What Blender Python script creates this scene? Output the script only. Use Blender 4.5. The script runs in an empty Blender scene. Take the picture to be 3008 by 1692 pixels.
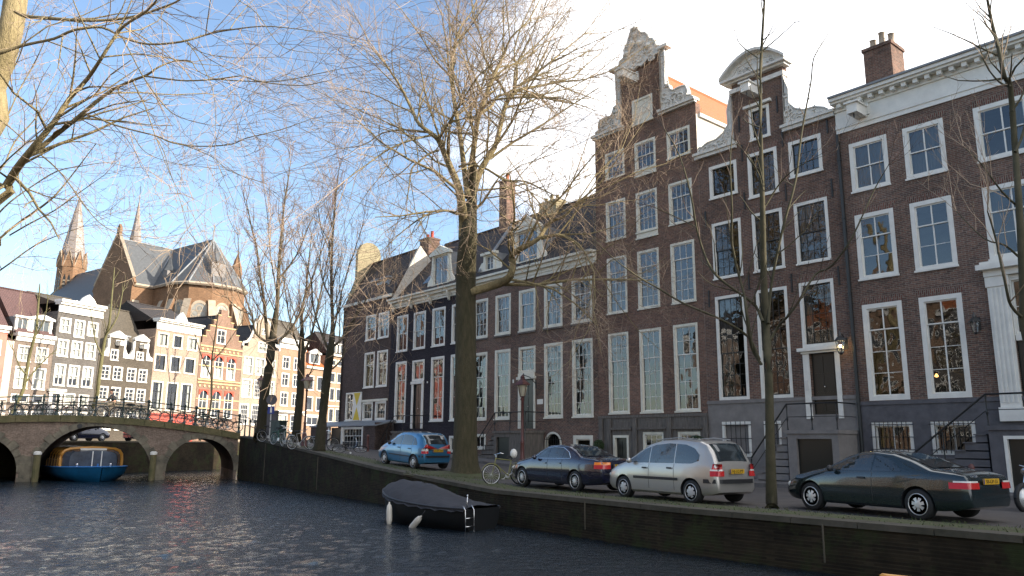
import bpy, math, random
import numpy as np
from mathutils import Vector, Matrix
R = math.radians
S = bpy.context.scene
col = S.collection
rnd = random.Random(7)

# ------------------------------------------------------------------ camera
cam = bpy.data.objects.new('camera', bpy.data.cameras.new('camera'))
col.objects.link(cam)
cam.data.sensor_width = 36
cam.data.lens = 36 * 2285 / 3008
cam.data.clip_end = 3000
cam.location = (0, 0, 1.5)
cam.matrix_world = Matrix.Translation((0, 0, 1.5)) @ Matrix.Rotation(R(90 + 11.26), 4, 'X') @ Matrix.Rotation(R(0.4), 4, 'Z')
S.camera = cam
# ------------------------------------------------------------------ light
SUN_EL, SUN_X, SUN_Y = 23.0, 0.97, -0.24
W = bpy.data.worlds.new('World'); S.world = W; W.use_nodes = True
nt = W.node_tree; nt.nodes.clear()
def N(t, **k):
    n = nt.nodes.new(t)
    for a, b in k.items(): setattr(n, a, b)
    return n
out = N('ShaderNodeOutputWorld'); bg = N('ShaderNodeBackground'); sky = N('ShaderNodeTexSky')
sky.sky_type = 'NISHITA'; sky.sun_disc = False; sky.sun_elevation = R(SUN_EL)
sky.sun_rotation = math.atan2(SUN_X, SUN_Y)
sky.air_density = 1.0; sky.dust_density = 1.0; sky.ozone_density = 1.6
tc = N('ShaderNodeTexCoord'); no = N('ShaderNodeTexNoise'); no.inputs['Scale'].default_value = 2.2
no.inputs['Detail'].default_value = 7; no.inputs['Roughness'].default_value = 0.55
mp = N('ShaderNodeMapping'); mp.inputs['Scale'].default_value = (1, 1, 2.2); mp.inputs['Location'].default_value = (0.3, 0.1, 0.0)
sx = N('ShaderNodeSeparateXYZ'); ma = N('ShaderNodeMath', operation='MULTIPLY_ADD'); ma.inputs[1].default_value = 1.35
mr = N('ShaderNodeMapRange'); mr.interpolation_type = 'SMOOTHSTEP'
mr.inputs['From Min'].default_value = 0.45; mr.inputs['From Max'].default_value = 0.63
mix = N('ShaderNodeMix', data_type='RGBA'); mix.inputs[7].default_value = (7.0, 7.1, 7.4, 1)
nt.links.new(tc.outputs['Generated'], mp.inputs[0]); nt.links.new(mp.outputs[0], no.inputs['Vector'])
nt.links.new(tc.outputs['Generated'], sx.inputs[0]); nt.links.new(sx.outputs[0], ma.inputs[0])
nt.links.new(no.outputs['Fac'], ma.inputs[2]); nt.links.new(ma.outputs[0], mr.inputs['Value'])
nt.links.new(mr.outputs[0], mix.inputs[0]); nt.links.new(sky.outputs[0], mix.inputs[6])
nt.links.new(mix.outputs[2], bg.inputs[0]); nt.links.new(bg.outputs[0], out.inputs[0])
bg.inputs[1].default_value = 0.15
sun = bpy.data.objects.new('sun', bpy.data.lights.new('sun', 'SUN')); col.objects.link(sun)
sun.data.energy = 5.0; sun.data.angle = R(0.5); sun.data.color = (1.0, 0.89, 0.74)
_sd = Vector((SUN_X, SUN_Y, math.tan(R(SUN_EL)) * math.hypot(SUN_X, SUN_Y)))
sun.rotation_euler = _sd.to_track_quat('Z', 'Y').to_euler()
S.view_settings.view_transform = 'Standard'; S.view_settings.look = 'None'
S.view_settings.gamma = 1; S.view_settings.exposure = 1.05
S.cycles.use_denoising = True; S.cycles.denoising_prefilter = 'NONE'
S.cycles.max_bounces = 8; S.cycles.transparent_max_bounces = 24
S.cycles.caustics_reflective = False; S.cycles.caustics_refractive = False

# ------------------------------------------------------------------ materials
def mat(name, colr=(0.5,)*3, rough=0.8, metal=0.0, var=0.0, vscale=2.0, bump=0.0, bscale=20.0, col2=None, spec=None, emit=None, coat=0, stretch=None):
    m = bpy.data.materials.new(name); m.use_nodes = True
    t = m.node_tree; b = t.nodes['Principled BSDF']
    b.inputs['Base Color'].default_value = (*colr, 1); b.inputs['Roughness'].default_value = rough
    b.inputs['Metallic'].default_value = metal
    if spec is not None: b.inputs['Specular IOR Level'].default_value = spec
    if coat: b.inputs['Coat Weight'].default_value = coat; b.inputs['Coat Roughness'].default_value = 0.05
    if emit: b.inputs['Emission Color'].default_value = (*emit[0], 1); b.inputs['Emission Strength'].default_value = emit[1]
    c = None
    if var or bump or col2:
        c = t.nodes.new('ShaderNodeTexCoord'); src = c.outputs['Object']
        if stretch:
            g = t.nodes.new('ShaderNodeMapping'); g.inputs['Scale'].default_value = stretch
            t.links.new(src, g.inputs[0]); src = g.outputs[0]
    if var or col2:
        n = t.nodes.new('ShaderNodeTexNoise'); n.inputs['Scale'].default_value = vscale; n.inputs['Detail'].default_value = 6
        n.inputs['Roughness'].default_value = 0.65
        r = t.nodes.new('ShaderNodeValToRGB'); r.color_ramp.elements[0].position = 0.32; r.color_ramp.elements[1].position = 0.68
        a = col2 if col2 else tuple(x * (1 - var) for x in colr)
        z = colr if col2 else tuple(min(1, x * (1 + var)) for x in colr)
        r.color_ramp.elements[0].color = (*a, 1); r.color_ramp.elements[1].color = (*z, 1)
        t.links.new(src, n.inputs['Vector']); t.links.new(n.outputs['Fac'], r.inputs[0]); t.links.new(r.outputs[0], b.inputs['Base Color'])
    if bump:
        n = t.nodes.new('ShaderNodeTexNoise'); n.inputs['Scale'].default_value = bscale; n.inputs['Detail'].default_value = 5
        u = t.nodes.new('ShaderNodeBump'); u.inputs['Strength'].default_value = bump; u.inputs['Distance'].default_value = 0.05
        t.links.new(src, n.inputs['Vector']); t.links.new(n.outputs['Fac'], u.inputs['Height']); t.links.new(u.outputs[0], b.inputs['Normal'])
    return m

def brick(name, c1, c2, mortar, bw=0.22, rh=0.068, stain=0.45, sscale=0.5, tint=None, vertical=False, ms=0.012, moss=None):
    m = bpy.data.materials.new(name); m.use_nodes = True
    t = m.node_tree; b = t.nodes['Principled BSDF']; b.inputs['Roughness'].default_value = 0.9
    b.inputs['Specular IOR Level'].default_value = 0.2
    c = t.nodes.new('ShaderNodeTexCoord'); s = t.nodes.new('ShaderNodeSeparateXYZ'); a = t.nodes.new('ShaderNodeMath'); a.operation = 'ADD'
    cb = t.nodes.new('ShaderNodeCombineXYZ')
    t.links.new(c.outputs['Object'], s.inputs[0]); t.links.new(s.outputs[0], a.inputs[0]); t.links.new(s.outputs[1], a.inputs[1])
    t.links.new(a.outputs[0], cb.inputs[1 if vertical else 0]); t.links.new(s.outputs[2], cb.inputs[0 if vertical else 1])
    k = t.nodes.new('ShaderNodeTexBrick'); k.inputs['Scale'].default_value = 1; k.inputs['Brick Width'].default_value = bw
    k.inputs['Row Height'].default_value = rh; k.inputs['Mortar Size'].default_value = ms; k.inputs['Mortar Smooth'].default_value = 0.3
    k.inputs['Bias'].default_value = 0.0
    k.inputs['Color1'].default_value = (*c1, 1); k.inputs['Color2'].default_value = (*c2, 1); k.inputs['Mortar'].default_value = (*mortar, 1)
    t.links.new(cb.outputs[0], k.inputs['Vector'])
    n = t.nodes.new('ShaderNodeTexNoise'); n.inputs['Scale'].default_value = sscale; n.inputs['Detail'].default_value = 8; n.inputs['Roughness'].default_value = 0.7
    t.links.new(c.outputs['Object'], n.inputs['Vector'])
    r = t.nodes.new('ShaderNodeMapRange'); r.inputs['From Min'].default_value = 0.3; r.inputs['From Max'].default_value = 0.7
    r.inputs['To Min'].default_value = 1 - stain; r.inputs['To Max'].default_value = 1 + stain
    t.links.new(n.outputs['Fac'], r.inputs['Value'])
    x = t.nodes.new('ShaderNodeVectorMath'); x.operation = 'SCALE'
    t.links.new(k.outputs['Color'], x.inputs[0]); t.links.new(r.outputs[0], x.inputs['Scale'])
    src = x.outputs[0]
    # brick to brick speckle
    n3 = t.nodes.new('ShaderNodeTexNoise'); n3.inputs['Scale'].default_value = 9; n3.inputs['Detail'].default_value = 3
    t.links.new(cb.outputs[0], n3.inputs['Vector'])
    r3 = t.nodes.new('ShaderNodeMapRange'); r3.inputs['From Min'].default_value = 0.3; r3.inputs['From Max'].default_value = 0.7
    r3.inputs['To Min'].default_value = 0.78; r3.inputs['To Max'].default_value = 1.22
    t.links.new(n3.outputs['Fac'], r3.inputs['Value'])
    x3 = t.nodes.new('ShaderNodeVectorMath'); x3.operation = 'SCALE'; t.links.new(src, x3.inputs[0]); t.links.new(r3.outputs[0], x3.inputs['Scale']); src = x3.outputs[0]
    if moss:
        n2 = t.nodes.new('ShaderNodeTexNoise'); n2.inputs['Scale'].default_value = moss[1]; n2.inputs['Detail'].default_value = 9; n2.inputs['Roughness'].default_value = 0.7
        t.links.new(c.outputs['Object'], n2.inputs['Vector'])
        r2 = t.nodes.new('ShaderNodeMapRange'); r2.inputs['From Min'].default_value = moss[2]; r2.inputs['From Max'].default_value = moss[2] + 0.14
        t.links.new(n2.outputs['Fac'], r2.inputs['Value'])
        mx = t.nodes.new('ShaderNodeMix'); mx.data_type = 'RGBA'; mx.inputs[7].default_value = (*moss[0], 1)
        t.links.new(r2.outputs[0], mx.inputs[0]); t.links.new(src, mx.inputs[6]); src = mx.outputs[2]
    t.links.new(src, b.inputs['Base Color'])
    u = t.nodes.new('ShaderNodeBump'); u.inputs['Strength'].default_value = 0.5; u.inputs['Distance'].default_value = 0.01; u.invert = True
    t.links.new(k.outputs['Fac'], u.inputs['Height']); t.links.new(u.outputs[0], b.inputs['Normal'])
    return m

def glass(name, ior=1.9, tint=(0.55, 0.6, 0.6), wob=0.25):
    m = bpy.data.materials.new(name); m.use_nodes = True
    t = m.node_tree; t.nodes.clear()
    o = t.nodes.new('ShaderNodeOutputMaterial'); g = t.nodes.new('ShaderNodeBsdfGlossy'); g.inputs['Roughness'].default_value = 0.02
    g.inputs['Color'].default_value = (0.92, 0.95, 1, 1)
    tr = t.nodes.new('ShaderNodeBsdfTransparent'); tr.inputs['Color'].default_value = (*tint, 1)
    f = t.nodes.new('ShaderNodeFresnel'); f.inputs['IOR'].default_value = ior
    x = t.nodes.new('ShaderNodeMixShader')
    c = t.nodes.new('ShaderNodeTexCoord'); n = t.nodes.new('ShaderNodeTexNoise'); n.inputs['Scale'].default_value = 2.2; n.inputs['Detail'].default_value = 1
    u = t.nodes.new('ShaderNodeBump'); u.inputs['Strength'].default_value = wob; u.inputs['Distance'].default_value = 0.02
    t.links.new(c.outputs['Object'], n.inputs['Vector']); t.links.new(n.outputs['Fac'], u.inputs['Height'])
    t.links.new(u.outputs[0], g.inputs['Normal'])
    t.links.new(f.outputs[0], x.inputs[0]); t.links.new(tr.outputs[0], x.inputs[1]); t.links.new(g.outputs[0], x.inputs[2])
    t.links.new(x.outputs[0], o.inputs[0])
    return m

def tiles(name, c1, c2, sx_=0.25, sz=0.3):
    m = mat(name, c1, 0.75, col2=c2, vscale=6)
    t = m.node_tree; b = t.nodes['Principled BSDF']
    c = t.nodes.new('ShaderNodeTexCoord'); w = t.nodes.new('ShaderNodeTexWave'); w.inputs['Scale'].default_value = 1 / sx_ * 0.5
    w.bands_direction = 'X'
    w2 = t.nodes.new('ShaderNodeTexWave'); w2.bands_direction = 'Z'; w2.wave_profile = 'SAW'; w2.inputs['Scale'].default_value = 1 / sz * 0.5
    a = t.nodes.new('ShaderNodeMath'); a.operation = 'ADD'
    t.links.new(c.outputs['Object'], w.inputs['Vector']); t.links.new(c.outputs['Object'], w2.inputs['Vector'])
    t.links.new(w.outputs['Fac'], a.inputs[0]); t.links.new(w2.outputs['Fac'], a.inputs[1])
    u = t.nodes.new('ShaderNodeBump'); u.inputs['Strength'].default_value = 1.0; u.inputs['Distance'].default_value = 0.06
    t.links.new(a.outputs[0], u.inputs['Height']); t.links.new(u.outputs[0], b.inputs['Normal'])
    return m

M = dict(
 white=mat('white_paint', (0.72, 0.70, 0.64), 0.5, var=0.08, vscale=3),
 cream=mat('cream_paint', (0.66, 0.63, 0.53), 0.55, var=0.1, vscale=2.5),
 stonewhite=mat('painted_stone', (0.62, 0.60, 0.55), 0.7, var=0.14, vscale=4, bump=0.5, bscale=9),
 black=mat('black_paint', (0.012, 0.013, 0.012), 0.35),
 doorgreen=mat('dark_door_paint', (0.012, 0.014, 0.012), 0.3),
 iron=mat('black_iron', (0.015, 0.016, 0.016), 0.45),
 irongreen=mat('green_iron', (0.018, 0.035, 0.03), 0.45, var=.3, vscale=5),
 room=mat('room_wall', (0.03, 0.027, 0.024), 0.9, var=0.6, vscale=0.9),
 lace=mat('lace_curtain', (0.19, 0.2, 0.21), 0.9, var=0.25, vscale=3, stretch=(14, 1, 0.15)),
 curtain=mat('white_blind', (0.85, 0.83, 0.78), 0.9, var=0.06, vscale=2, stretch=(10, 1, .1)),
 brown=brick('brown_brick', (0.186, 0.103, 0.076), (0.101, 0.064, 0.055), (0.205, 0.190, 0.158), stain=.42, sscale=.35, ms=.009),
 brown2=brick('dark_red_brick', (0.177, 0.096, 0.069), (0.097, 0.061, 0.053), (0.193, 0.172, 0.145), stain=.38, sscale=.4, ms=.009),
 brown3=brick('warm_brown_brick', (0.205, 0.109, 0.080), (0.113, 0.066, 0.055), (0.181, 0.161, 0.129), stain=.45, sscale=.3, ms=.009),
 blackbrick=brick('tarred_brick', (0.041, 0.036, 0.043), (0.024, 0.022, 0.028), (0.041, 0.036, 0.041), stain=.3),
 cornerbrick=brick('dull_brown_brick', (0.111, 0.072, 0.058), (0.072, 0.047, 0.042), (0.104, 0.091, 0.085), stain=.3),
 soldier=brick('soldier_course_brick', (0.179, 0.075, 0.057), (0.097, 0.050, 0.043), (0.216, 0.200, 0.165), bw=0.22, rh=0.068, vertical=True, stain=.2),
 plaster=mat('pale_plaster', (0.5, 0.46, 0.4), 0.9, var=0.15, vscale=1.2),
 yplaster=mat('yellow_plaster', (0.27, 0.23, 0.14), 0.9, var=0.15, vscale=1.2),
 stone=mat('grey_stone', (0.17, 0.15, 0.13), 0.8, col2=(0.07, 0.062, 0.055), vscale=3, bump=.2, stretch=(5, 5, .6)),
 stoneblue=mat('blue_grey_stone', (0.09, 0.087, 0.095), 0.75, var=0.25, vscale=2.5, bump=.1),
 stonelight=mat('light_grey_stone', (0.19, 0.175, 0.165), 0.75, var=0.18, vscale=2),
 lead=mat('lead', (0.2, 0.21, 0.22), 0.6, var=.2),
 tile_dark=tiles('dark_roof_tile', (0.045, 0.036, 0.033), (0.022, 0.019, 0.019)),
 tile_brown=tiles('brown_roof_tile', (0.06, 0.042, 0.034), (0.03, 0.022, 0.02)),
 tile_orange=tiles('orange_roof_tile', (0.42, 0.12, 0.03), (0.32, 0.085, 0.022)),
 tile_purple=tiles('purple_roof_tile', (0.13, 0.07, 0.065), (0.08, 0.045, 0.045)),
 tile_grey=tiles('grey_roof_tile', (0.12, 0.10, 0.075), (0.07, 0.06, 0.045)),
 slate=mat('slate', (0.07, 0.075, 0.08), 0.6, var=.2, vscale=3, bump=.2, bscale=6),
 slate_light=mat('light_slate', (0.23, 0.2, 0.185), 0.55, var=.25, vscale=1.5, bump=.3, bscale=4),
 church=brick('church_brick', (0.238, 0.132, 0.072), (0.170, 0.093, 0.053), (0.212, 0.153, 0.102), stain=.25, bw=.3, rh=.1),
 churchtrim=mat('church_stone', (0.34, 0.28, 0.21), 0.85, var=.2),
 glass=glass('window_glass', 1.8), glass2=glass('sash_glass_clear', 1.75, (0.75, 0.78, 0.76), 0.2),
 farglass=mat('far_glass', (0.03, 0.035, 0.035), 0.12, var=.4, vscale=1, spec=.8),
 barkslim=mat('slim_tree_bark', (0.085, 0.072, 0.042), 0.95, col2=(0.045, 0.042, 0.02), vscale=4),
 paving=mat('paving', (0.15, 0.135, 0.125), 0.85, col2=(0.10, 0.09, 0.083), vscale=3), asphalt=mat('street_clinker', (0.105, 0.09, 0.08), 0.85, col2=(0.06, 0.053, 0.048), vscale=1.2, bump=.3, bscale=12),
 coping=mat('coping_stone', (0.085, 0.072, 0.052), 0.85, col2=(0.045, 0.04, 0.024), vscale=1.6, bump=.3, bscale=8),
 quaybrick=brick('quay_brick', (0.027, 0.020, 0.011), (0.015, 0.011, 0.007), (0.032, 0.024, 0.014), stain=.6, sscale=.8, moss=((0.03, 0.036, 0.013), 1.1, .5)),
 bridgebrick=brick('bridge_brick', (0.24, 0.17, 0.13), (0.16, 0.115, 0.09), (0.24, 0.2, 0.16), stain=.35, sscale=1.2, moss=((0.07, 0.065, 0.035), 1.1, .62)),
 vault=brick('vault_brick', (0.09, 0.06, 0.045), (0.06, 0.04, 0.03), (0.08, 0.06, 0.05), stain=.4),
 bridgestone=mat('bridge_stone', (0.24, 0.21, 0.15), 0.85, col2=(0.07, 0.065, 0.05), vscale=1.3, bump=.3, bscale=6),
 mossstone=mat('mossy_stone', (0.17, 0.14, 0.07), 0.9, col2=(0.085, 0.085, 0.035), vscale=2.2, bump=.4, bscale=10),
 grass=mat('grass', (0.065, 0.085, 0.025), 0.9, col2=(0.075, 0.06, 0.035), vscale=5, bump=.6, bscale=30),
 blade=mat('grass_blade', (0.05, 0.09, 0.02), 0.8, col2=(0.06, 0.055, 0.025), vscale=4),
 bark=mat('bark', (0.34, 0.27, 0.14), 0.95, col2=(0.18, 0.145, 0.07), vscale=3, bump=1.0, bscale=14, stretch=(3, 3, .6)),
 bark2=mat('mossy_bark', (0.05, 0.04, 0.024), 0.95, col2=(0.03, 0.03, 0.012), vscale=4, bump=1.0, bscale=14, stretch=(3, 3, .6)),
 twig=mat('twig', (0.34, 0.25, 0.17), 0.85), twigred=mat('red_twig', (0.24, 0.145, 0.105), 0.85), twigdark=mat('dark_twig', (0.10, 0.07, 0.05), 0.85),
 rubber=mat('rubber', (0.012, 0.012, 0.012), 0.7), chrome=mat('chrome', (0.65, 0.65, 0.65), 0.2, 1.0), alloy=mat('alloy', (0.62, 0.62, 0.6), 0.4, 0.4),
 wheelgrey=mat('hubcap_plastic', (0.5, 0.5, 0.5), 0.4, 0.3),
 trim=mat('black_trim', (0.02, 0.02, 0.022), 0.55),
 carglass=glass('car_glass', 1.7, (0.12, 0.15, 0.15), 0.02),
 redlamp=mat('red_lens', (0.45, 0.012, 0.01), 0.2, coat=.6), amber=mat('amber_lens', (0.8, 0.22, 0.02), 0.25, coat=.6), clearlamp=mat('clear_lens', (0.6, 0.58, 0.52), 0.2, coat=.6),
 plate=mat('yellow_plate', (0.62, 0.36, 0.02), 0.5), ink=mat('black_ink', (0.02, 0.015, 0.01), 0.6),
 redpaint=mat('red_plinth_paint', (0.4, 0.06, 0.035), 0.6, var=.15), redtrim=mat('red_trim', (0.5, 0.06, 0.03), 0.6),
 peach=brick('peach_brick', (0.346, 0.246, 0.179), (0.280, 0.200, 0.147), (0.346, 0.281, 0.232), stain=.12),
 orange=brick('orange_brick', (0.242, 0.128, 0.083), (0.187, 0.099, 0.067), (0.221, 0.189, 0.154), stain=.2),
 sand=mat('sandstone', (0.55, 0.40, 0.2), 0.85, var=.15), hb=brick('grey_brown_brick', (0.20, 0.15, 0.12), (0.15, 0.115, 0.095), (0.2, 0.17, 0.14), stain=.2),
 hc=brick('grey_black_brick', (0.13, 0.12, 0.11), (0.09, 0.083, 0.077), (0.13, 0.12, 0.11), stain=.25),
 hd=brick('dark_olive_brick', (0.10, 0.085, 0.065), (0.07, 0.06, 0.047), (0.1, 0.085, 0.07), stain=.2),
 hg=brick('cream_brick', (0.340, 0.264, 0.196), (0.281, 0.221, 0.170), (0.340, 0.281, 0.221), stain=.15),
 hh=brick('tan_brick', (0.306, 0.187, 0.119), (0.238, 0.145, 0.098), (0.306, 0.238, 0.170), stain=.2),
 pink=mat('pink_render', (0.52, 0.17, 0.13), 0.8, var=.12), greige=mat('greige_render', (0.5, 0.42, 0.35), 0.85, var=.1),
)
# ------------------------------------------------------------------ mesh helpers
class MB:
    def __init__(s): s.v = []; s.f = []; s.m = []; s.mats = []; s.sm = []; s.cur = 0; s.smooth = False
    def use(s, m):
        if isinstance(m, str): m = M[m]
        if m not in s.mats: s.mats.append(m)
        s.cur = s.mats.index(m); return s
    def add(s, vs, fs):
        o = len(s.v); s.v += [tuple(v) for v in vs]
        for f in fs: s.f.append(tuple(i + o for i in f)); s.m.append(s.cur); s.sm.append(s.smooth)
        return s
    def box(s, x0, x1, y0, y1, z0, z1):
        v = [(x, y, z) for z in (z0, z1) for y in (y0, y1) for x in (x0, x1)]
        return s.add(v, [(0, 2, 3, 1), (4, 5, 7, 6), (0, 1, 5, 4), (2, 6, 7, 3), (0, 4, 6, 2), (1, 3, 7, 5)])
    def quad(s, a, b, c, d): return s.add([a, b, c, d], [(0, 1, 2, 3)])
    def poly(s, pts): return s.add(pts, [tuple(range(len(pts)))])
    def prism(s, pts, ax, a, b):
        """pts 2-D outline, extruded along axis ax ('x','y','z') from a to b"""
        def P(p, t): return {'x': (t, p[0], p[1]), 'y': (p[0], t, p[1]), 'z': (p[0], p[1], t)}[ax]
        n = len(pts); v = [P(p, a) for p in pts] + [P(p, b) for p in pts]
        return s.add(v, [tuple(range(n)), tuple(range(2 * n - 1, n - 1, -1))] + [(i, i + n, (i + 1) % n + n, (i + 1) % n) for i in range(n)])
    def tube(s, pts, rad, n=6, cap=True):
        pts = [Vector(p) for p in pts]; 
        if not hasattr(rad, '__len__'): rad = [rad] * len(pts)
        t0 = (pts[-1] - pts[0]); up = Vector((0.13, 0.2, 1)) if abs(t0.normalized().z if t0.length else 0) < .9 else Vector((1, .1, 0.05))
        vs = []
        for i, p in enumerate(pts):
            t = (pts[min(i + 1, len(pts) - 1)] - pts[max(i - 1, 0)]).normalized() if len(pts) > 1 else Vector((0, 0, 1))
            a = t.cross(up)
            a = a.normalized() if a.length > 1e-4 else Vector((1, 0, 0)); b = t.cross(a).normalized()
            for k in range(n):
                w = 2 * math.pi * k / n; vs.append(p + (a * math.cos(w) + b * math.sin(w)) * rad[i])
        fs = [(i * n + k, i * n + (k + 1) % n, (i + 1) * n + (k + 1) % n, (i + 1) * n + k) for i in range(len(pts) - 1) for k in range(n)]
        if cap: fs += [tuple(range(n - 1, -1, -1)), tuple(range((len(pts) - 1) * n, len(pts) * n))]
        return s.add(vs, fs)
    def lathe(s, prof, n=12, c=(0, 0, 0), ax='z'):
        """prof [(r, h)]"""
        vs = []
        for r_, h in prof:
            for k in range(n):
                w = 2 * math.pi * k / n; a, b = r_ * math.cos(w), r_ * math.sin(w)
                vs.append({'z': (c[0] + a, c[1] + b, c[2] + h), 'y': (c[0] + a, c[1] + h, c[2] + b), 'x': (c[0] + h, c[1] + a, c[2] + b)}[ax])
        fs = [(i * n + k, i * n + (k + 1) % n, (i + 1) * n + (k + 1) % n, (i + 1) * n + k) for i in range(len(prof) - 1) for k in range(n)]
        fs += [tuple(range(n)), tuple(range((len(prof) - 1) * n, len(prof) * n))]
        return s.add(vs, fs)
    def ball(s, c, r_, n=8, sq=(1, 1, 1)):
        prof = []; vs = []; m_ = n // 2 + 1
        for i in range(m_ + 1):
            a = math.pi * i / m_
            for k in range(n):
                w = 2 * math.pi * k / n
                vs.append((c[0] + sq[0] * r_ * math.sin(a) * math.cos(w), c[1] + sq[1] * r_ * math.sin(a) * math.sin(w), c[2] + sq[2] * r_ * math.cos(a)))
        return s.add(vs, [(i * n + k, i * n + (k + 1) % n, (i + 1) * n + (k + 1) % n, (i + 1) * n + k) for i in range(m_) for k in range(n)])
    def obj(s, name, parent=None, loc=None, mat_=None):
        me = bpy.data.meshes.new(name); me.from_pydata(s.v, [], s.f); me.validate(clean_customdata=False)
        if mat_ is not None: s.use(mat_)
        for m_ in s.mats: me.materials.append(m_)
        if len(me.polygons) == len(s.m):
            me.polygons.foreach_set('material_index', s.m); me.polygons.foreach_set('use_smooth', s.sm)
        me.update()
        o = bpy.data.objects.new(name, me); col.objects.link(o)
        if parent is not None: o.parent = parent
        if loc is not None: o.location = loc
        return o

def mb(m=None, smooth=False):
    b = MB(); b.smooth = smooth
    if m: b.use(m)
    return b
def tag(o, label, cat, group=None, kind=None):
    if label: o['label'] = label
    if cat: o['category'] = cat
    if group: o['group'] = group
    if kind: o['kind'] = kind
    return o
def empty(name, loc=(0, 0, 0), rz=0):
    o = bpy.data.objects.new(name, None); col.objects.link(o); o.location = loc; o.rotation_euler.z = rz; o.empty_display_size = .3
    return o
def bake(o):
    dg = bpy.context.evaluated_depsgraph_get(); dg.update()
    me = bpy.data.meshes.new_from_object(o.evaluated_get(dg)); o.modifiers.clear(); o.data = me
    return o
def text(s_, size, m, name, parent=None, loc=(0, 0, 0), rot=(0, 0, 0), depth=0.003, align='CENTER'):
    c = bpy.data.curves.new(name, 'FONT'); c.body = s_; c.size = size; c.extrude = depth; c.align_x = align; c.align_y = 'CENTER'
    o = bpy.data.objects.new(name, c); col.objects.link(o)
    dg = bpy.context.evaluated_depsgraph_get(); me = bpy.data.meshes.new_from_object(o.evaluated_get(dg)); me.name = name
    bpy.data.objects.remove(o); me.materials.append(m)
    o = bpy.data.objects.new(name, me); col.objects.link(o); o.parent = parent; o.location = loc; o.rotation_euler = rot
    return o
def copytree(o, parent=None):
    c = o.copy(); col.objects.link(c)
    if parent: c.parent = parent
    for ch in list(o.children): copytree(ch, c)
    return c

# ------------------------------------------------------------------ the lie of the land
YW = R(40.4)
D1 = Vector((-math.sin(YW), math.cos(YW), 0)); N1 = Vector((math.cos(YW), math.sin(YW), 0))
YR = R(24); D2 = Vector((math.sin(YR), math.cos(YR), 0)); O2 = Vector((-40, 70, 0))
BA = Vector((-29.758, 48.312, 0)); BD = Vector((0.9033, 0.4290, 0)); BN = Vector((-0.4290, 0.9033, 0))   # bridge face, t along BD, depth along BN
EDGE = [(22, 0.5), (14, 8.0), (8.59, 13.57), (4.0, 18.9), (-0.5, 25.5), (-18.37, 53.72)]
GS = [(-50, 0), (19.8, 0.02), (24.2, .2), (29.8, .48), (35.6, .86), (43.1, 1.33), (50.3, 1.89), (53, 2.0), (60, 1.9), (75, 1.6), (400, 1.5)]
def lerp(T, x):
    if x <= T[0][0]: return T[0][1]
    for (a, b), (c, d) in zip(T, T[1:]):
        if x <= c: return b + (d - b) * (x - a) / (c - a)
    return T[-1][1]
def gz(x, y):
    s_ = D1.x * x + D1.y * y; n_ = N1.x * x + N1.y * y
    return lerp(GS, s_) * (1 - .38 * max(0, min(1, (n_ - 19) / 8)) * max(0, min(1, (62 - s_) / 5)))
WZ = -1.0

# ------------------------------------------------------------------ facades
def row1(u, z=0): p = N1 * 29 - D1 * u; return (p.x, p.y, z), math.atan2(-D1.y, -D1.x)
def row2(u, z=0): p = O2 + D2 * u; return (p.x, p.y, z), math.atan2(D2.y, D2.x)
def wallgrid(b, x0, x1, z0, z1, ops, y=0.0, reveal=0.16, rm=None):
    ops = [o for o in ops if o[1] > x0 and o[0] < x1 and o[3] > z0 and o[2] < z1]
    xs = sorted({x0, x1, *[max(x0, o[0]) for o in ops], *[min(x1, o[1]) for o in ops]})
    zs = sorted({z0, z1, *[max(z0, o[2]) for o in ops], *[min(z1, o[3]) for o in ops]})
    for a, c in zip(xs, xs[1:]):
        for e, g in zip(zs, zs[1:]):
            mx, mz = (a + c) / 2, (e + g) / 2
            if any(o[0] < mx < o[1] and o[2] < mz < o[3] for o in ops): continue
            b.quad((a, y, e), (c, y, e), (c, y, g), (a, y, g))
    for o in ops:
        a, c, e, g = max(x0, o[0]), min(x1, o[1]), max(z0, o[2]), min(z1, o[3]); r_ = y + reveal
        b.quad((a, y, e), (a, y, g), (a, r_, g), (a, r_, e)); b.quad((c, y, e), (c, r_, e), (c, r_, g), (c, y, g))
        b.quad((a, y, g), (c, y, g), (c, r_, g), (a, r_, g)); b.quad((a, y, e), (a, r_, e), (c, r_, e), (c, y, e))

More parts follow.
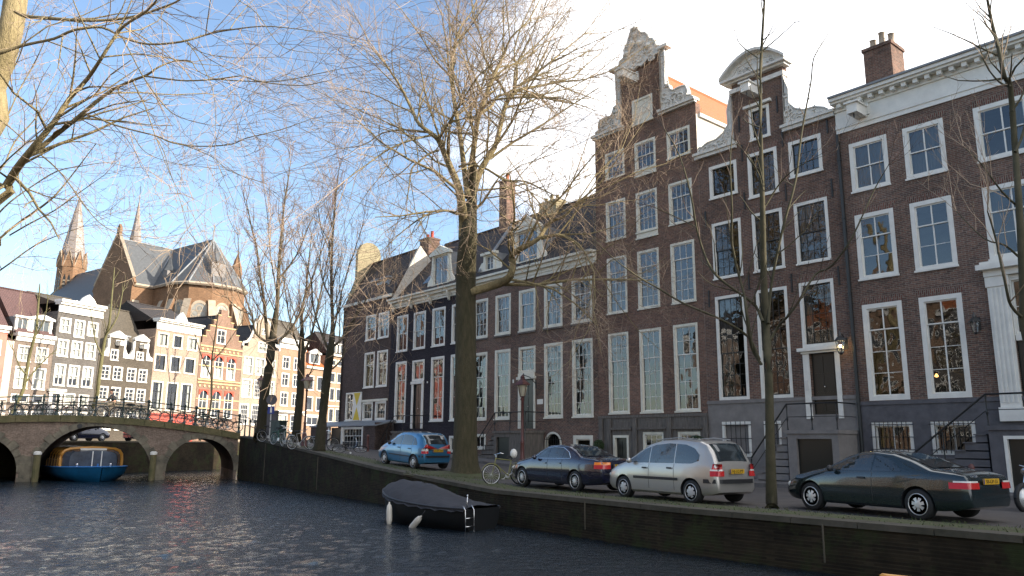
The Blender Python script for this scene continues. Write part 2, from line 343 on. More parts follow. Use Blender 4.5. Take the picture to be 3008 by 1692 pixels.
def window(H, x0, x1, z0, z1, cols=4, up=2, lo=4, split=None, case='white', sash='white', cw=0.12, gl='glass', cur=None, sill=True, y0=0.0, mun=.022, bot=None, name='window', curm='lace', glseed=0):
    """a window: casing and sashes as one mesh, glazing as its child"""
    f = mb(case); sy = y0
    bot = cw * (1.1 if sill else 1) if bot is None else bot
    f.box(x0, x0 + cw, sy - .015, sy + .14, z0, z1); f.box(x1 - cw, x1, sy - .015, sy + .14, z0, z1)
    f.box(x0 + cw, x1 - cw, sy - .013, sy + .14, z1 - cw, z1); f.box(x0 + cw, x1 - cw, sy - .013, sy + .14, z0, z0 + bot)
    if sill: f.box(x0 - .03, x1 + .03, sy - .07, sy - .014, z0, z0 + .07)
    f.use(sash)
    a, c, e, g = x0 + cw, x1 - cw, z0 + bot, z1 - cw
    split = 1 if not up else lo / (lo + up) if split is None else split
    zm = e + (g - e) * split; gp = mb(gl); rr = random.Random(int(x0 * 91 + z0 * 17) + glseed); rw = .045
    parts = [(e, zm + (.02 if up else 0), lo, .085)] + ([(zm - .02, g, up, .045)] if up else [])
    for (p, q, nr, yy) in parts:
        yy += sy
        f.box(a, a + rw, yy, yy + .035, p, q); f.box(c - rw, c, yy, yy + .035, p, q)
        f.box(a + rw, c - rw, yy, yy + .035, p, p + rw); f.box(a + rw, c - rw, yy, yy + .035, q - rw, q)
        ia, ic, ip, iq = a + rw, c - rw, p + rw, q - rw
        for i in range(1, cols):
            x = ia + (ic - ia) * i / cols; m_ = mun * (2.2 if cols == 2 else 1); f.box(x - m_ / 2, x + m_ / 2, yy + .004, yy + .03, ip, iq)
        for j in range(1, nr):
            z = ip + (iq - ip) * j / nr; f.box(ia, ic, yy + .006, yy + .028, z - mun / 2, z + mun / 2)
        for i in range(cols):
            for j in range(nr):
                xa, xb = ia + (ic - ia) * i / cols, ia + (ic - ia) * (i + 1) / cols; za, zb = ip + (iq - ip) * j / nr, ip + (iq - ip) * (j + 1) / nr
                d = [rr.uniform(-1, 1) * .0022 * (xb - xa) / .3 for _ in range(3)]
                gp.quad((xa, yy + .018 + d[0], za), (xb, yy + .018 + d[1], za), (xb, yy + .018 + d[1] + d[2], zb), (xa, yy + .018 + d[0] + d[2], zb))
    w = f.obj(name, H); gp.obj('pane', w)
    if cur:
        cb = mb(curm); h = g - e; yy = sy + .2
        def drape(xa, xb, za, zb, k=.035):
            n = max(3, int((xb - xa) / .05)); v = []
            for i in range(n + 1):
                x = xa + (xb - xa) * i / n; v += [(x, yy + k * (i % 2), za), (x, yy + k * (i % 2), zb)]
            cb.add(v, [(2 * i, 2 * i + 2, 2 * i + 3, 2 * i + 1) for i in range(n)])
        if cur == 'full': drape(a, c, e, g)
        elif cur == 'sides': drape(a, a + (c - a) * .24, e, g); drape(c - (c - a) * .24, c, e, g)
        elif cur == 'left': drape(a, a + (c - a) * .45, e, g)
        elif cur == 'half': drape(a, c, e, e + h * .45)
        elif cur == 'top': drape(a, c, e + h * .36, g, .004)
        elif cur == 'right': drape(a + (c - a) * .7, c, e, g)
        cb.obj('curtain', w)
    return w

def door(H, x0, x1, z0, z1, m='doorgreen', y=0.1, panels=3, handle=True):
    d = mb(m); d.box(x0, x1, y, y + .06, z0, z1)
    h = (z1 - z0)
    for k in range(panels):
        a, c = z0 + h * (.06 + .92 * k / panels), z0 + h * (.06 + .92 * (k + 1) / panels) - .1
        for (p, q) in ((x0 + .1, (x0 + x1) / 2 - .04), ((x0 + x1) / 2 + .04, x1 - .1)): d.box(p, q, y - .018, y - .001, a, c)
    o = d.obj('door', H)
    if handle:
        k = mb('chrome'); k.ball(((x0 + x1) / 2, y - .06, z0 + h * .45), .035); k.obj('handle', o)
    return o

def cornice(b, x0, x1, prof, y=0):
    """prof: list of (z0,z1,projection)"""
    for (a, c, pr) in prof: b.box(x0 - (pr > .2) * .0, x1, y - pr, y + .05, a, c)

def body(H, x0, x1, zb, zt, wallm, ops, depth=9, plinth=None, side=None, room=True, y=0.0, pieces=None):
    b = mb(wallm); wallgrid(b, x0, x1, plinth[1] if plinth else zb, zt, ops, y)
    for p in (pieces or []): wallgrid(b, *p, ops, y)
    s2 = side or wallm
    for p in (pieces or []): b.quad((p[0], 0, p[2]), (p[0], 0, p[3]), (p[0], .36, p[3]), (p[0], .36, p[2])); b.quad((p[1], 0, p[2]), (p[1], .36, p[2]), (p[1], .36, p[3]), (p[1], 0, p[3])); b.quad((p[0], 0, p[3]), (p[1], 0, p[3]), (p[1], .36, p[3]), (p[0], .36, p[3])); b.quad((p[0], .36, p[2]), (p[0], .36, p[3]), (p[1], .36, p[3]), (p[1], .36, p[2]))
    b.use(s2)
    b.quad((x0, y, zb), (x0, y, zt), (x0, y + depth, zt), (x0, y + depth, zb)); b.quad((x1, y, zb), (x1, y + depth, zb), (x1, y + depth, zt), (x1, y, zt))
    b.quad((x0, y + depth, zb), (x0, y + depth, zt), (x1, y + depth, zt), (x1, y + depth, zb))
    b.obj('wall', H)
    if plinth:
        b = mb(plinth[0]); wallgrid(b, x0, x1, zb, plinth[1], ops, -.035, .19)
        b.box(x0, x1, -.075, -.036, plinth[1] - .14, plinth[1]); b.obj('plinth', H)
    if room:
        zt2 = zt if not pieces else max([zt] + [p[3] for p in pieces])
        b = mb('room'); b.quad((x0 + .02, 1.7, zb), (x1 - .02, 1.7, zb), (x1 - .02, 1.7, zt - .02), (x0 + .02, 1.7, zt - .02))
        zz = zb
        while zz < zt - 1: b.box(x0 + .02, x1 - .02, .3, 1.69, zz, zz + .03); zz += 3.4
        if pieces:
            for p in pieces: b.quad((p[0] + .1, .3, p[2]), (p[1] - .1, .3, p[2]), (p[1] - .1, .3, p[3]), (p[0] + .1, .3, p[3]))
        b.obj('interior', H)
def gable_roof(H, x0, x1, zt, y0, y1, zr, m, axis='x', yr=None, fill=None, fillm=None):
    """axis 'x': ridge runs along the facade"""
    b = mb(m)
    if axis == 'x':
        yr = (y0 + y1) / 2 if yr is None else yr
        b.quad((x0, y0, zt), (x1, y0, zt), (x1, yr, zr), (x0, yr, zr)); b.quad((x0, yr, zr), (x1, yr, zr), (x1, y1, zt), (x0, y1, zt))
        b.tube([(x0, yr, zr + .02), (x1, yr, zr + .02)], .09, 6)
        b.use(fillm or m)
        for x in (x0, x1): b.poly([(x, y0, zt), (x, yr, zr), (x, y1, zt)])
    else:
        xm = (x0 + x1) / 2
        b.quad((x0, y0, zt), (x0, y1, zt), (xm, y1, zr), (xm, y0, zr)); b.quad((x1, y0, zt), (xm, y0, zr), (xm, y1, zr), (x1, y1, zt))
        b.tube([(xm, y0, zr + .02), (xm, y1, zr + .02)], .09, 6)
        b.use(fillm or m); b.poly([(x0, y1, zt), (x1, y1, zt), (xm, y1, zr)])
    return b.obj('roof', H)
def chimney(H, x0, x1, y0, y1, z0, z1, m='brown3', pots=3, potm='plaster', par=None, ph=.5):
    b = mb(m); b.box(x0, x1, y0, y1, z0, z1 - .14); b.box(x0 - .05, x1 + .05, y0 - .05, y1 + .05, z1 - .14, z1)
    c = b.obj('chimney', par or H)
    for k in range(pots):
        p = mb(potm, True); x = x0 + (x1 - x0) * (k + .5) / pots; y = (y0 + y1) / 2; r_ = .13
        p.lathe([(r_, z1), (r_ * .9, z1 + ph * (.8 + .3 * (k % 2))), (r_ * 1.1, z1 + ph * (.82 + .3 * (k % 2))), (r_ * .7, z1 + ph * (.83 + .3 * (k % 2)))], 10, (x, y, 0))
        p.obj('chimney_pot', c)
    return c
def dormer(H, x0, x1, z0, z1, zp, y=.6, depth=3.0, cols=2, m='cream', scroll=True, lo=3, up=0):
    b = mb(m); w = .16
    b.box(x0 - .16, x0, y - .05, y + .12, z0, z1); b.box(x1, x1 + .16, y - .05, y + .12, z0, z1)
    b.box(x0 - .3, x1 + .3, y - .2, y + .12, z1, z1 + .16)
    if zp > z1 + .2: b.prism([(x0 - .3, z1 + .17), (x1 + .3, z1 + .17), ((x0 + x1) / 2, zp)], 'y', y - .18, y + .12)
    if scroll:
        for s_, x in ((-1, x0 - .16), (1, x1 + .16)):
            pts = [(x, z0), (x + s_ * .55, z0), (x + s_ * .5, z0 + .3), (x + s_ * .22, z0 + .6), (x + s_ * .1, z0 + (z1 - z0) * .6), (x, z1 - .2)]
            if s_ < 0: pts = pts[::-1]
            b.prism(pts, 'y', y, y + .1)
    b.use('lead'); b.box(x0 - .15, x1 + .15, y + .121, y + depth, z0, z1 + .12)
    d = b.obj('dormer', H)
    window(d, x0, x1, z0, z1, cols, up, lo, case=m, sash='white', cw=.07, y0=y - .02)
    return d
def lantern(H, x, y, z, s=1.0, lit=False, m='iron', name='wall_lantern'):
    b = mb(m)
    b.tube([(x, 0, z + .1 * s), (x, y * .5, z + .35 * s), (x, y, z + .42 * s)], .02, 5); b.box(x - .07, x + .07, -.02, 0, z - .15, z + .3)
    for k in range(4):
        a = math.pi / 4 + k * math.pi / 2; c, d = math.cos(a), math.sin(a)
        b.tube([(x + .09 * s * c, y + .09 * s * d, z - .28 * s), (x + .16 * s * c, y + .16 * s * d, z + .12 * s)], .012, 4)
    b.lathe([(.24 * s, .12 * s), (.15 * s, .22 * s), (.06 * s, .3 * s), (.05 * s, .4 * s), (.01, .5 * s)], 4, (x, y, z)); b.lathe([(.03, -.36 * s), (.1 * s, -.29 * s), (.1 * s, -.27 * s)], 4, (x, y, z))
    o = b.obj(name, H)
    g = mb('lampglass' if not lit else 'lampglass_lit'); g.lathe([(.085 * s, -.27 * s), (.15 * s, .12 * s)], 4, (x, y, z)); g.obj('lamp_glass', o)
    if lit:
        bb = mb('bulb'); bb.ball((x, y, z - .05), .05); bb.obj('bulb', o)
        l = bpy.data.objects.new('lamp_light', bpy.data.lights.new('lamp_light', 'POINT')); col.objects.link(l); l.parent = o; l.location = (x, y, z - .05)
        l.data.energy = 12; l.data.color = (1, .75, .4); l.data.shadow_soft_size = .05
    return o
M['lampglass'] = glass('lamp_glass', 1.5, (.8, .8, .75), 0); M['lampglass_lit'] = M['lampglass']
M['bulb'] = mat('glowing_bulb', (1, .8, .5), emit=((1, .72, .35), 30))

def railing(b, pts, h=.95, mid=True, post_every=None, r_=.025):
    """iron hand rail over a list of foot points"""
    b.tube([(p[0], p[1], p[2] + h) for p in pts], r_ * 1.3, 6)
    if mid: b.tube([(p[0], p[1], p[2] + h * .5) for p in pts], r_ * .6, 5)

def stoop(H, xa, xb, zl, dep, steps, sx0, m='stone', zb=0.0, under=None, yf=0.0):
    """landing xa..xb at height zl, stairs falling to the left down to x=sx0"""
    b = mb(m); y1 = -.04
    b.box(xa - .08, xb + .05, -dep - .06, y1, zl - .14, zl)
    if under: # opening below the landing
        b.box(xa, under[0], -dep, y1, zb, zl - .141); b.box(under[1], xb, -dep, y1, zb, zl - .141); b.box(under[0], under[1], -dep, y1, under[2], zl - .141)
    else: b.box(xa, xb, -dep, y1, zb, zl - .141)
    n = steps; w = (xa - .09 - sx0) / n
    for k in range(n):
        z = zb + (zl - zb) * (k + 1) / (n + 1)
        b.box(sx0 + w * k, xa - .085, -dep + .1, y1 - .002 * k, z - (zl - zb) / (n + 1) + .001, z - .04)
        b.box(sx0 + w * k - .04, sx0 + w * (k + 1), -dep + .05, y1, z - .04, z)
    s = b.obj('stoop', H)
    r_ = mb('iron'); y = -dep + .06
    pts = [(sx0, y, zb + .1), (xa, y, zl), (xb, y, zl)]
    railing(r_, pts, .98)
    r_.tube([(xb, y, zl + .98), (xb, -.02, zl + .98)], .03, 6); r_.tube([(xb, y, zl + .49), (xb, -.02, zl + .49)], .015, 6)
    for (px, pz) in ((sx0, zb + .1), ((sx0 + xa) / 2, (zb + zl) / 2), (xa, zl), ((xa + xb) / 2, zl), (xb - .03, zl)):
        r_.lathe([(.05, 0), (.025, .06), (.02, .3), (.045, .42), (.02, .55), (.025, .8), (.04, .95)], 8, (px, y, pz))
    r_.obj('stoop_railing', s)
    if under:
        d = mb('doorgreen'); d.box(under[0] + .002, under[1] - .002, -dep + .12, -dep + .17, zb, under[2] - .002)
        d.obj('basement_door', H)
        if under[2] > 1.7 and len(under) > 3:
            d2 = mb('white'); d2.box(under[0] + .002, under[0] + .1, -dep - .02, -dep + .11, zb, under[2] - .002); d2.box(under[0] + .1, under[1], -dep - .02, -dep + .11, under[2] - .1, under[2] - .002); d2.obj('basement_door_frame', H)
    return s
def bars(H, x0, x1, z0, z1, n, y=-.1):
    b = mb('iron')
    for k in range(n): x = x0 + (x1 - x0) * (k + .5) / n; b.tube([(x, y, z0), (x, y, z1)], .014, 5)
    for f in (.1, .5, .9): z = z0 + (z1 - z0) * f; b.tube([(x0 - .12, y + .01, z), (x1 + .12, y + .01, z)], .014, 5); b.tube([(x0 - .12, y + .01, z), (x0 - .12, -.03, z)], .014, 5); b.tube([(x1 + .12, y + .01, z), (x1 + .12, -.03, z)], .014, 5)
    return b.obj('window_bars', H)
def lintels(H, ops, h=.26, m='soldier', y=-.004):
    for o in ops:
        b = mb(m); b.poly([(o[0] - .02, y, o[3] + .002), (o[1] + .02, y, o[3] + .002), (o[1] + .12, y, o[3] + h), (o[0] - .12, y, o[3] + h)]); b.obj('lintel', H)
def anchors(H, pts):
    for x, z in pts: b = mb('iron'); b.box(x - .03, x + .03, -.045, -.004, z - .38, z + .38); b.obj('wall_anchor', H)
def hoist(H, x, z, m='white', y=1.0):
    b = mb(m); b.box(x - .2, x + .2, -y, .05, z - .18, z + .2); b.box(x - .28, x + .28, -y - .08, -y + .08, z + .2, z + .27); b.box(x - .26, x + .26, -y, .02, z + .201, z + .26)
    b.box(x - .3, x + .3, -.12, -.005, z - .1, z + .35); b.use('iron'); b.tube([(x, -y + .15, z - .18), (x, -y + .15, z - .34)], .025, 5)
    return b.obj('hoist_beam', H)
def newhouse(label, row, u0, zb, name='canal_house', group=None):
    loc, rz = row(u0, zb); H = empty(name, loc, rz); tag(H, label, 'house', group)
    H['_o'] = (u0, zb)
    return H
def finish(H):
    """children were built in row coordinates: shift them under the root"""
    u0, zb = H['_o']; del H['_o']
    for c in H.children: c.location = (c.location.x - u0, c.location.y, c.location.z - zb)
    # nested children keep their parent's frame, so nothing to do
M['bulbdim'] = mat('warm_lamp', (1, .6, .25), emit=((1, .5, .15), 2.5))
# ------------------------------------------------------------------ right bank, near to far
def scroll_relief(b, pts, y, r_=.09, seed=1):
    """lumpy carved ornament scattered inside an outline"""
    rr = random.Random(seed); xs = [p[0] for p in pts]; zs = [p[1] for p in pts]
    def inside(x, z):
        c = False; j = len(pts) - 1
        for i in range(len(pts)):
            if (pts[i][1] > z) != (pts[j][1] > z) and x < (pts[j][0] - pts[i][0]) * (z - pts[i][1]) / (pts[j][1] - pts[i][1]) + pts[i][0]: c = not c
            j = i
        return c
    n = 0; t = 0
    while n < 15 and t < 400:
        t += 1; x = rr.uniform(min(xs), max(xs)); z = rr.uniform(min(zs), max(zs)); k = rr.uniform(.7, 1.5) * r_
        if not (inside(x, z) and inside(x + k, z) and inside(x - k, z)): continue
        n += 1; a0 = rr.uniform(0, 6); sg = rr.choice((-1, 1))
        b.tube([(x + k * 1.7 * (1 - i / 12) * math.cos(a0 + sg * i * .62), y - .03, z + k * 1.7 * (1 - i / 12) * math.sin(a0 + sg * i * .62)) for i in range(11)], [k * .34 * (1 - i / 15) for i in range(11)], 6)
    b.tube([(p[0], y - .01, p[1]) for p in pts + pts[:1]], r_ * .5, 6)

def house_cornice():   # H6
    H = newhouse('brown brick house with tall white cornice, chimney and white portal at far right', row1, -14.0, 0)
    X = [(-13.55, -12.08), (-11.48, -10.05), (-9.05, -7.35), (-6.35, -4.92), (-4.3, -2.87)]
    up = [(*x, 11.13, 13.18) for x in X]; mid = [(*x, 7.64, 10.25) for x in X]; low = [(*X[i], 3.12, 6.72) for i in (0, 1, 3, 4)]
    base = [(X[i][0], X[i][1], 1.2, 2.33) for i in (0, 1, 3, 4)]; portal = (-8.58, -7.48, 2.46, 7.1)
    ops = up + mid + low + base + [portal]
    body(H, -14.0, -2.4, -.3, 14.6, 'brown', ops, 10, plinth=('stoneblue', 3.1))
    for i, o in enumerate(up): window(H, *o, cols=2, up=1, lo=1, cw=.16, cur=['full', 'full', 'right', 'sides', 'full'][i], gl='glass2')
    for i, o in enumerate(mid): window(H, *o, cols=2, up=1, lo=2, cw=.16, cur=[None, None, 'sides', None, None][i])
    for i, o in enumerate(low): window(H, *o, cols=2, up=1, lo=3, cw=.17, sill=False)
    for o in base: window(H, *o, cols=2, up=0, lo=1, cw=.13, y0=.0, sill=False); bars(H, o[0] + .1, o[1] - .1, o[2] + .05, o[3] + .02, 8, -.13)
    lintels(H, up + mid + low)
    b = mb('white'); x0, x1 = -14.0, -2.4
    for z0, z1, p in ((13.72, 13.9, .06), (13.9, 14.05, .1), (14.05, 14.62, .05), (14.62, 14.7, .12), (14.7, 14.86, .1), (14.86, 14.95, .45), (14.95, 15.08, .55)): b.box(x0 + .02, x1, -p, .05 if z0 < 14.6 else 1.2, z0, z1)
    k = x0 + .25
    while k < x1: b.box(k, k + .16, -.36, -.1, 14.70, 14.859); k += .42
    b.use('lead'); b.box(x0 + .02, x1, -.62, 1.3, 15.08, 15.16)
    b.obj('cornice', H)
    gable_roof(H, x0, x1, 14.6, .9, 10, 16.2, 'tile_dark', 'x')
    hoist(H, -12.9, 14.25, y=.9)
    chimney(H, -13.0, -11.9, .75, 1.9, 14.6, 17.3, 'brown3', 3, 'churchtrim', ph=.65)
    # portal
    b = mb('white')
    for a, c in ((-9.2, -8.58), (-7.48, -6.86)):
        b.box(a, c, -.12, -.004, 2.3, 7.1); b.box(a - .05, c + .05, -.17, -.005, 2.3, 2.75); b.box(a - .04, c + .04, -.16, -.006, 6.75, 7.1)
        for j in range(4): x = a + (c - a) * (j + .8) / 4.6; b.box(x - .03, x + .03, -.145, -.12, 2.9, 6.7)
    b.box(-9.25, -6.81, -.2, -.007, 7.1, 7.32); b.box(-9.4, -6.66, -.42, -.008, 7.32, 7.5); b.box(-9.3, -6.76, -.3, -.009, 7.501, 7.6)
    b.box(-8.56, -7.5, -.02, .16, 4.9, 5.08); b.box(-8.56, -7.5, -.02, .16, 6.98, 7.09)
    b.obj('portal', H)
    window(H, -8.57, -7.49, 5.085, 6.975, cols=2, up=0, lo=2, cw=.06, sill=False, name='fanlight')
    door(H, -8.55, -7.51, 2.46, 4.9)
    stoop(H, -9.15, -6.9, 2.13, 1.6, 8, -11.9, 'stoneblue', -.15, under=(-8.75, -7.4, 1.82, 1))
    lantern(H, -9.62, -.35, 5.5, .9)
    b = mb('iron'); b.tube([(-13.94, -.07, 13.7), (-13.94, -.07, 0)], .07, 8)
    for z in (1.2, 4.2, 7.2, 10.2, 12.6): b.lathe([(.09, z), (.09, z + .06)], 8, (-13.94, -.07, 0))
    b.obj('downpipe', H)
    finish(H)

def house_twin():   # H5, segmental pediment
    H = newhouse('brown brick neck gable house with curved white pediment and black sash bars', row1, -20.7, 0)
    w4 = [(-20.12, -18.66, 12.42, 14.02), (-18.1, -16.67, 11.98, 14.05), (-16.12, -14.67, 12.4, 14.03)]
    X = [(-20.1, -18.6), (-18.04, -16.6), (-16.06, -14.6)]
    w3 = [(*x, 8.68, 11.3) for x in X]; w2 = [(*X[0], 3.37, 7.93), (*X[1], 3.37, 7.93), (*X[2], 5.3, 7.95)]
    attic = (-17.9, -16.9, 14.58, 16.1); dr = (-15.78, -14.76, 2.66, 5.05); bw = [(-20.0, -18.6, 1.0, 2.45), (-17.98, -17.2, 1.0, 2.45)]
    ops = w4 + w3 + w2 + [attic, dr] + bw
    body(H, -20.7, -14.02, -.3, 14.55, 'brown2', ops, 10, plinth=('stonelight', 3.36), pieces=[(-18.7, -16.16, 14.55, 17.1)])
    for o in w4: window(H, *o, cols=4, up=0, lo=3, sash='black', cw=.15, mun=.02, cur='sides' if o[0] > -17 else None)
    for o in w3: window(H, *o, cols=4, up=2, lo=3, split=.5, sash='black', cw=.13, cur='left' if o[0] > -19 else None)
    for i, o in enumerate(w2): window(H, *o, cols=4, up=3 if i < 2 else 0, lo=4, split=.44, sash='black', cw=.13, cur=['left', None, 'sides'][i], sill=False)
    window(H, *attic, cols=2, up=0, lo=2, sash='black', cw=.14)
    for o in bw:
        s = mb('stonelight'); s.box(o[0] + .12, o[1] - .12, .06, .1, o[2] + .1, o[3] - .12); s.obj('shutter', H)
        f = mb('white'); f.box(o[0], o[0] + .12, -.05, .1, o[2], o[3]); f.box(o[1] - .12, o[1], -.05, .1, o[2], o[3]); f.box(o[0] + .12, o[1] - .12, -.05, .1, o[3] - .12, o[3]); f.box(o[0] + .12, o[1] - .12, -.05, .1, o[2], o[2] + .12); f.obj('window_frame', H)
        bars(H, o[0] + .15, o[1] - .1, o[2] + .05, o[3], 5, -.13)
    lintels(H, w4 + w3 + w2)
    anchors(H, [(-20.4, z) for z in (7.9, 11.6)] + [(-18.33, z) for z in (8.4, 12.0, 14.2)] + [(-16.35, z) for z in (8.0, 11.9, 14.3)] + [(-14.35, z) for z in (8.0, 11.6, 14.3)] + [(-18.4, 15.6), (-16.5, 15.9)])
    b = mb('brown2'); b.box(-18.7, -16.16, 0, .35, 17.1, 17.57); b.use('stonewhite')
    b.box(-18.78, -16.08, -.12, .34, 17.12, 17.32); b.box(-18.95, -15.95, -.22, .3, 17.56, 17.66); b.box(-19.1, -15.85, -.38, .32, 17.66, 17.76)
    arc = [(-19.12 + 3.28 * i / 16, 17.78 + .86 * math.sin(math.pi * (i + .0) / 16) ** .9) for i in range(17)]
    b.prism(arc, 'y', -.1, .3)
    for i in range(16):
        (a, c), (d, e) = arc[i], arc[i + 1]; b.add([(a, -.4, c), (d, -.4, e), (d, -.4, e + .13), (a, -.4, c + .13), (a, .32, c), (d, .32, e), (d, .32, e + .13), (a, .32, c + .13)], [(0, 1, 2, 3), (4, 7, 6, 5), (3, 2, 6, 7), (0, 4, 5, 1), (0, 3, 7, 4), (1, 5, 6, 2)])
    scroll_relief(b, [(-18.6, 17.85), (-16.4, 17.85), (-16.7, 18.2), (-17.5, 18.4), (-18.3, 18.25)], -.11, .06, 5)
    b.obj('pediment', H)
    L = [(-18.75, 17.1), (-18.95, 16.4), (-18.93, 15.75), (-19.2, 15.42), (-19.6, 15.22), (-20.1, 15.2), (-20.5, 15.02), (-20.66, 14.82), (-18.71, 14.82)]
    Rr = [(-34.87 - x, z) for x, z in L][::-1]
    for k, P_ in enumerate((L, Rr)):
        s = mb('stonewhite', False); s.prism(P_, 'y', -.08, .2); s.smooth = True; scroll_relief(s, P_, -.08, .08, 11 + k)
        s.smooth = False; x0, x1 = (-20.8, -18.6) if k == 0 else (-16.28, -14.0)
        s.box(x0, x1, -.16, .05, 14.53, 14.69); s.box(x0 - .05, x1 + .05, -.24, .25, 14.69, 14.81); s.obj('scroll', H)
    hoist(H, -17.45, 16.75, y=.95)
    b = mb('white'); b.box(-17.98 - .1, -16.75, -.18, -.006, 16.14, 16.26); b.obj('attic_hood', H)
    gable_roof(H, -20.7, -14.02, 14.3, .4, 10, 15.4, 'tile_dark', 'y')
    # entrance
    b = mb('white')
    for a, c in ((-16.06, -15.8), (-14.74, -14.55)): b.box(a, c, -.08, -.04, 2.5, 5.05)
    b.box(-16.1, -14.5, -.14, -.005, 5.051, 5.14); b.box(-16.2, -14.42, -.26, -.006, 5.14, 5.27); b.obj('door_surround', H)
    door(H, -15.77, -14.77, 2.66, 5.04)
    stoop(H, -16.1, -14.1, 2.05, 1.5, 7, -17.75, 'stonelight', -.1, under=(-15.75, -14.35, 1.72))
    lantern(H, -14.28, -.45, 5.25, 1.1, lit=True)
    b = mb('alloy'); b.box(-16.0, -15.9, -.1, -.081, 3.6, 4.0); b.obj('bell_plate', H)
    finish(H)

def house_rococo():   # H4
    H = newhouse('tallest brown brick neck gable house with carved white rococo crest', row1, -27.27, 0)
    X = [(-26.55, -25.22), (-24.52, -23.18), (-22.47, -21.1)]
    w4 = [(*X[0], 15.0, 16.5), (*X[1], 14.64, 16.5), (*X[2], 15.0, 16.45)]
    w3 = [(*X[0], 11.68, 13.82), (*X[1], 11.42, 13.84), (*X[2], 11.68, 13.8)]
    w2 = [(*x, 7.88, 10.82) for x in X]; w1 = [(*x, 2.9, 6.92) for x in X]
    hatch = (-24.62, -23.28, 17.42, 18.85); bd = (-26.3, -25.3, -.1, 1.9); bw = [(-24.45, -23.2, .75, 2.05), (-22.4, -21.15, .75, 2.05)]
    ops = w4 + w3 + w2 + w1 + [hatch, bd] + bw
    body(H, -27.27, -20.71, -.3, 16.9, 'brown3', ops, 10, plinth=('stone', 2.86), side='plaster', pieces=[(-27.27, -20.71, 16.9, 17.45), (-25.32, -22.67, 17.45, 21.0)])
    for i, o in enumerate(w4): window(H, o[0], o[1], o[2] + (.3 if i == 1 else 0), o[3], cols=4, up=1, lo=1, case='cream', cur='left' if i == 2 else None)
    for i, o in enumerate(w3): window(H, o[0], o[1], o[2] + (.3 if i == 1 else 0), o[3], cols=4, up=1, lo=2, case='cream', cur='half' if i == 0 else None)
    for o in (w4[1], w3[1]):
        p = mb('cream'); p.box(o[0], o[1], -.01, .1, o[2], o[2] + .299); p.box(o[0] - .03, o[1] + .03, -.07, -.011, o[2], o[2] + .07); p.obj('window_panel', H)
    for i, o in enumerate(w2): window(H, *o, cols=3, up=1, lo=4, split=.74, case='cream', cur=['full', 'half', 'left'][i])
    for i, o in enumerate(w1): window(H, *o, cols=3, up=2, lo=4, split=.66, case='cream', cur=[None, 'sides', None][i])
    for o in bw: window(H, *o, cols=3, up=1, lo=1, case='cream', cur='full')
    f = mb('cream'); o = hatch
    f.box(o[0], o[0] + .14, -.015, .12, o[2], o[3]); f.box(o[1] - .1, o[1], -.015, .12, o[2], o[3]); f.box(o[0] + .14, o[1] - .1, -.015, .12, o[3] - .12, o[3]); f.box(o[0] - .03, o[1] + .03, -.08, .12, o[2], o[2] + .12)
    for k in range(6): x = o[0] + .15 + k * .182; f.box(x, x + .172, .03, .07, o[2] + .125, o[3] - .125)
    f.obj('hatch_door', H)
    lintels(H, w3 + w2 + w1 + w4, m='soldier')
    # crest
    crest = [(-25.45, 20.84), (-25.3, 21.1), (-25.22, 21.3), (-25.0, 21.36), (-24.92, 21.62), (-24.85, 21.95), (-24.68, 22.1), (-24.6, 22.35), (-24.5, 22.5), (-24.42, 22.75), (-24.2, 22.84), (-24.02, 22.7), (-23.9, 22.45), (-23.75, 22.3), (-23.5, 22.2), (-23.35, 22.0), (-23.25, 21.75), (-23.05, 21.7), (-22.9, 21.45), (-22.82, 21.2), (-22.6, 21.12), (-22.55, 20.84), (-22.85, 20.78), (-23.15, 20.62), (-23.35, 20.75), (-23.55, 20.62), (-23.8, 20.5), (-24.05, 20.6), (-24.3, 20.5), (-24.6, 20.68), (-24.95, 20.6), (-25.15, 20.72)]
    c = mb('stonewhite'); c.prism(crest, 'y', -.14, .2); c.smooth = True; scroll_relief(c, crest, -.14, .12, 3)
    for (x, z, r_) in ((-24.35, 21.9, .2), (-23.9, 21.75, .18), (-24.75, 21.5, .16), (-24.2, 22.3, .17), (-24.15, 22.72, .12), (-23.3, 21.4, .15)): c.ball((x, -.18, z), r_, 8)
    c.smooth = False; c.box(-25.95, -25.3, -.25, .2, 20.9, 21.05); c.box(-22.75, -22.1, -.25, .2, 20.9, 21.05); c.obj('crest', H)
    L = [(-25.34, 20.88), (-25.62, 20.86), (-25.62, 20.4), (-25.58, 19.4), (-25.6, 18.95), (-25.8, 18.9), (-25.9, 18.6), (-26.05, 18.48), (-26.45, 18.52), (-26.82, 18.48), (-26.92, 18.15), (-26.85, 17.95), (-27.1, 17.9), (-27.2, 17.7), (-25.34, 17.7)]
    Rr = [(-48.0 - x, z) for x, z in L][::-1]
    for k, P_ in enumerate((L, Rr)):
        s = mb('stonewhite'); s.prism(P_, 'y', -.08, .2); s.smooth = True; scroll_relief(s, P_, -.08, .1, 21 + k); s.smooth = False
        x0, x1 = (-27.32, -25.2) if k == 0 else (-22.8, -20.66)
        s.box(x0, x1, -.16, .05, 17.46, 17.56); s.box(x0 - .04, x1 + .04, -.26, .2, 17.56, 17.69); s.obj('scroll', H)
    hoist(H, -24.4, 19.95, y=1.15)
    gable_roof(H, -27.27, -20.71, 16.9, .25, 10, 20.65, 'tile_orange', 'y')
    b = mb('white'); b.box(-20.72, -20.6, .2, 10, 16.78, 16.95); b.obj('gutter', H)
    b = mb('cream'); b.box(bd[0], bd[0] + .12, -.06, .1, bd[2], bd[3]); b.box(bd[1] - .12, bd[1], -.06, .1, bd[2], bd[3]); b.box(bd[0] + .12, bd[1] - .12, -.06, .1, bd[3] - .12, bd[3]); b.obj('basement_door_frame', H)
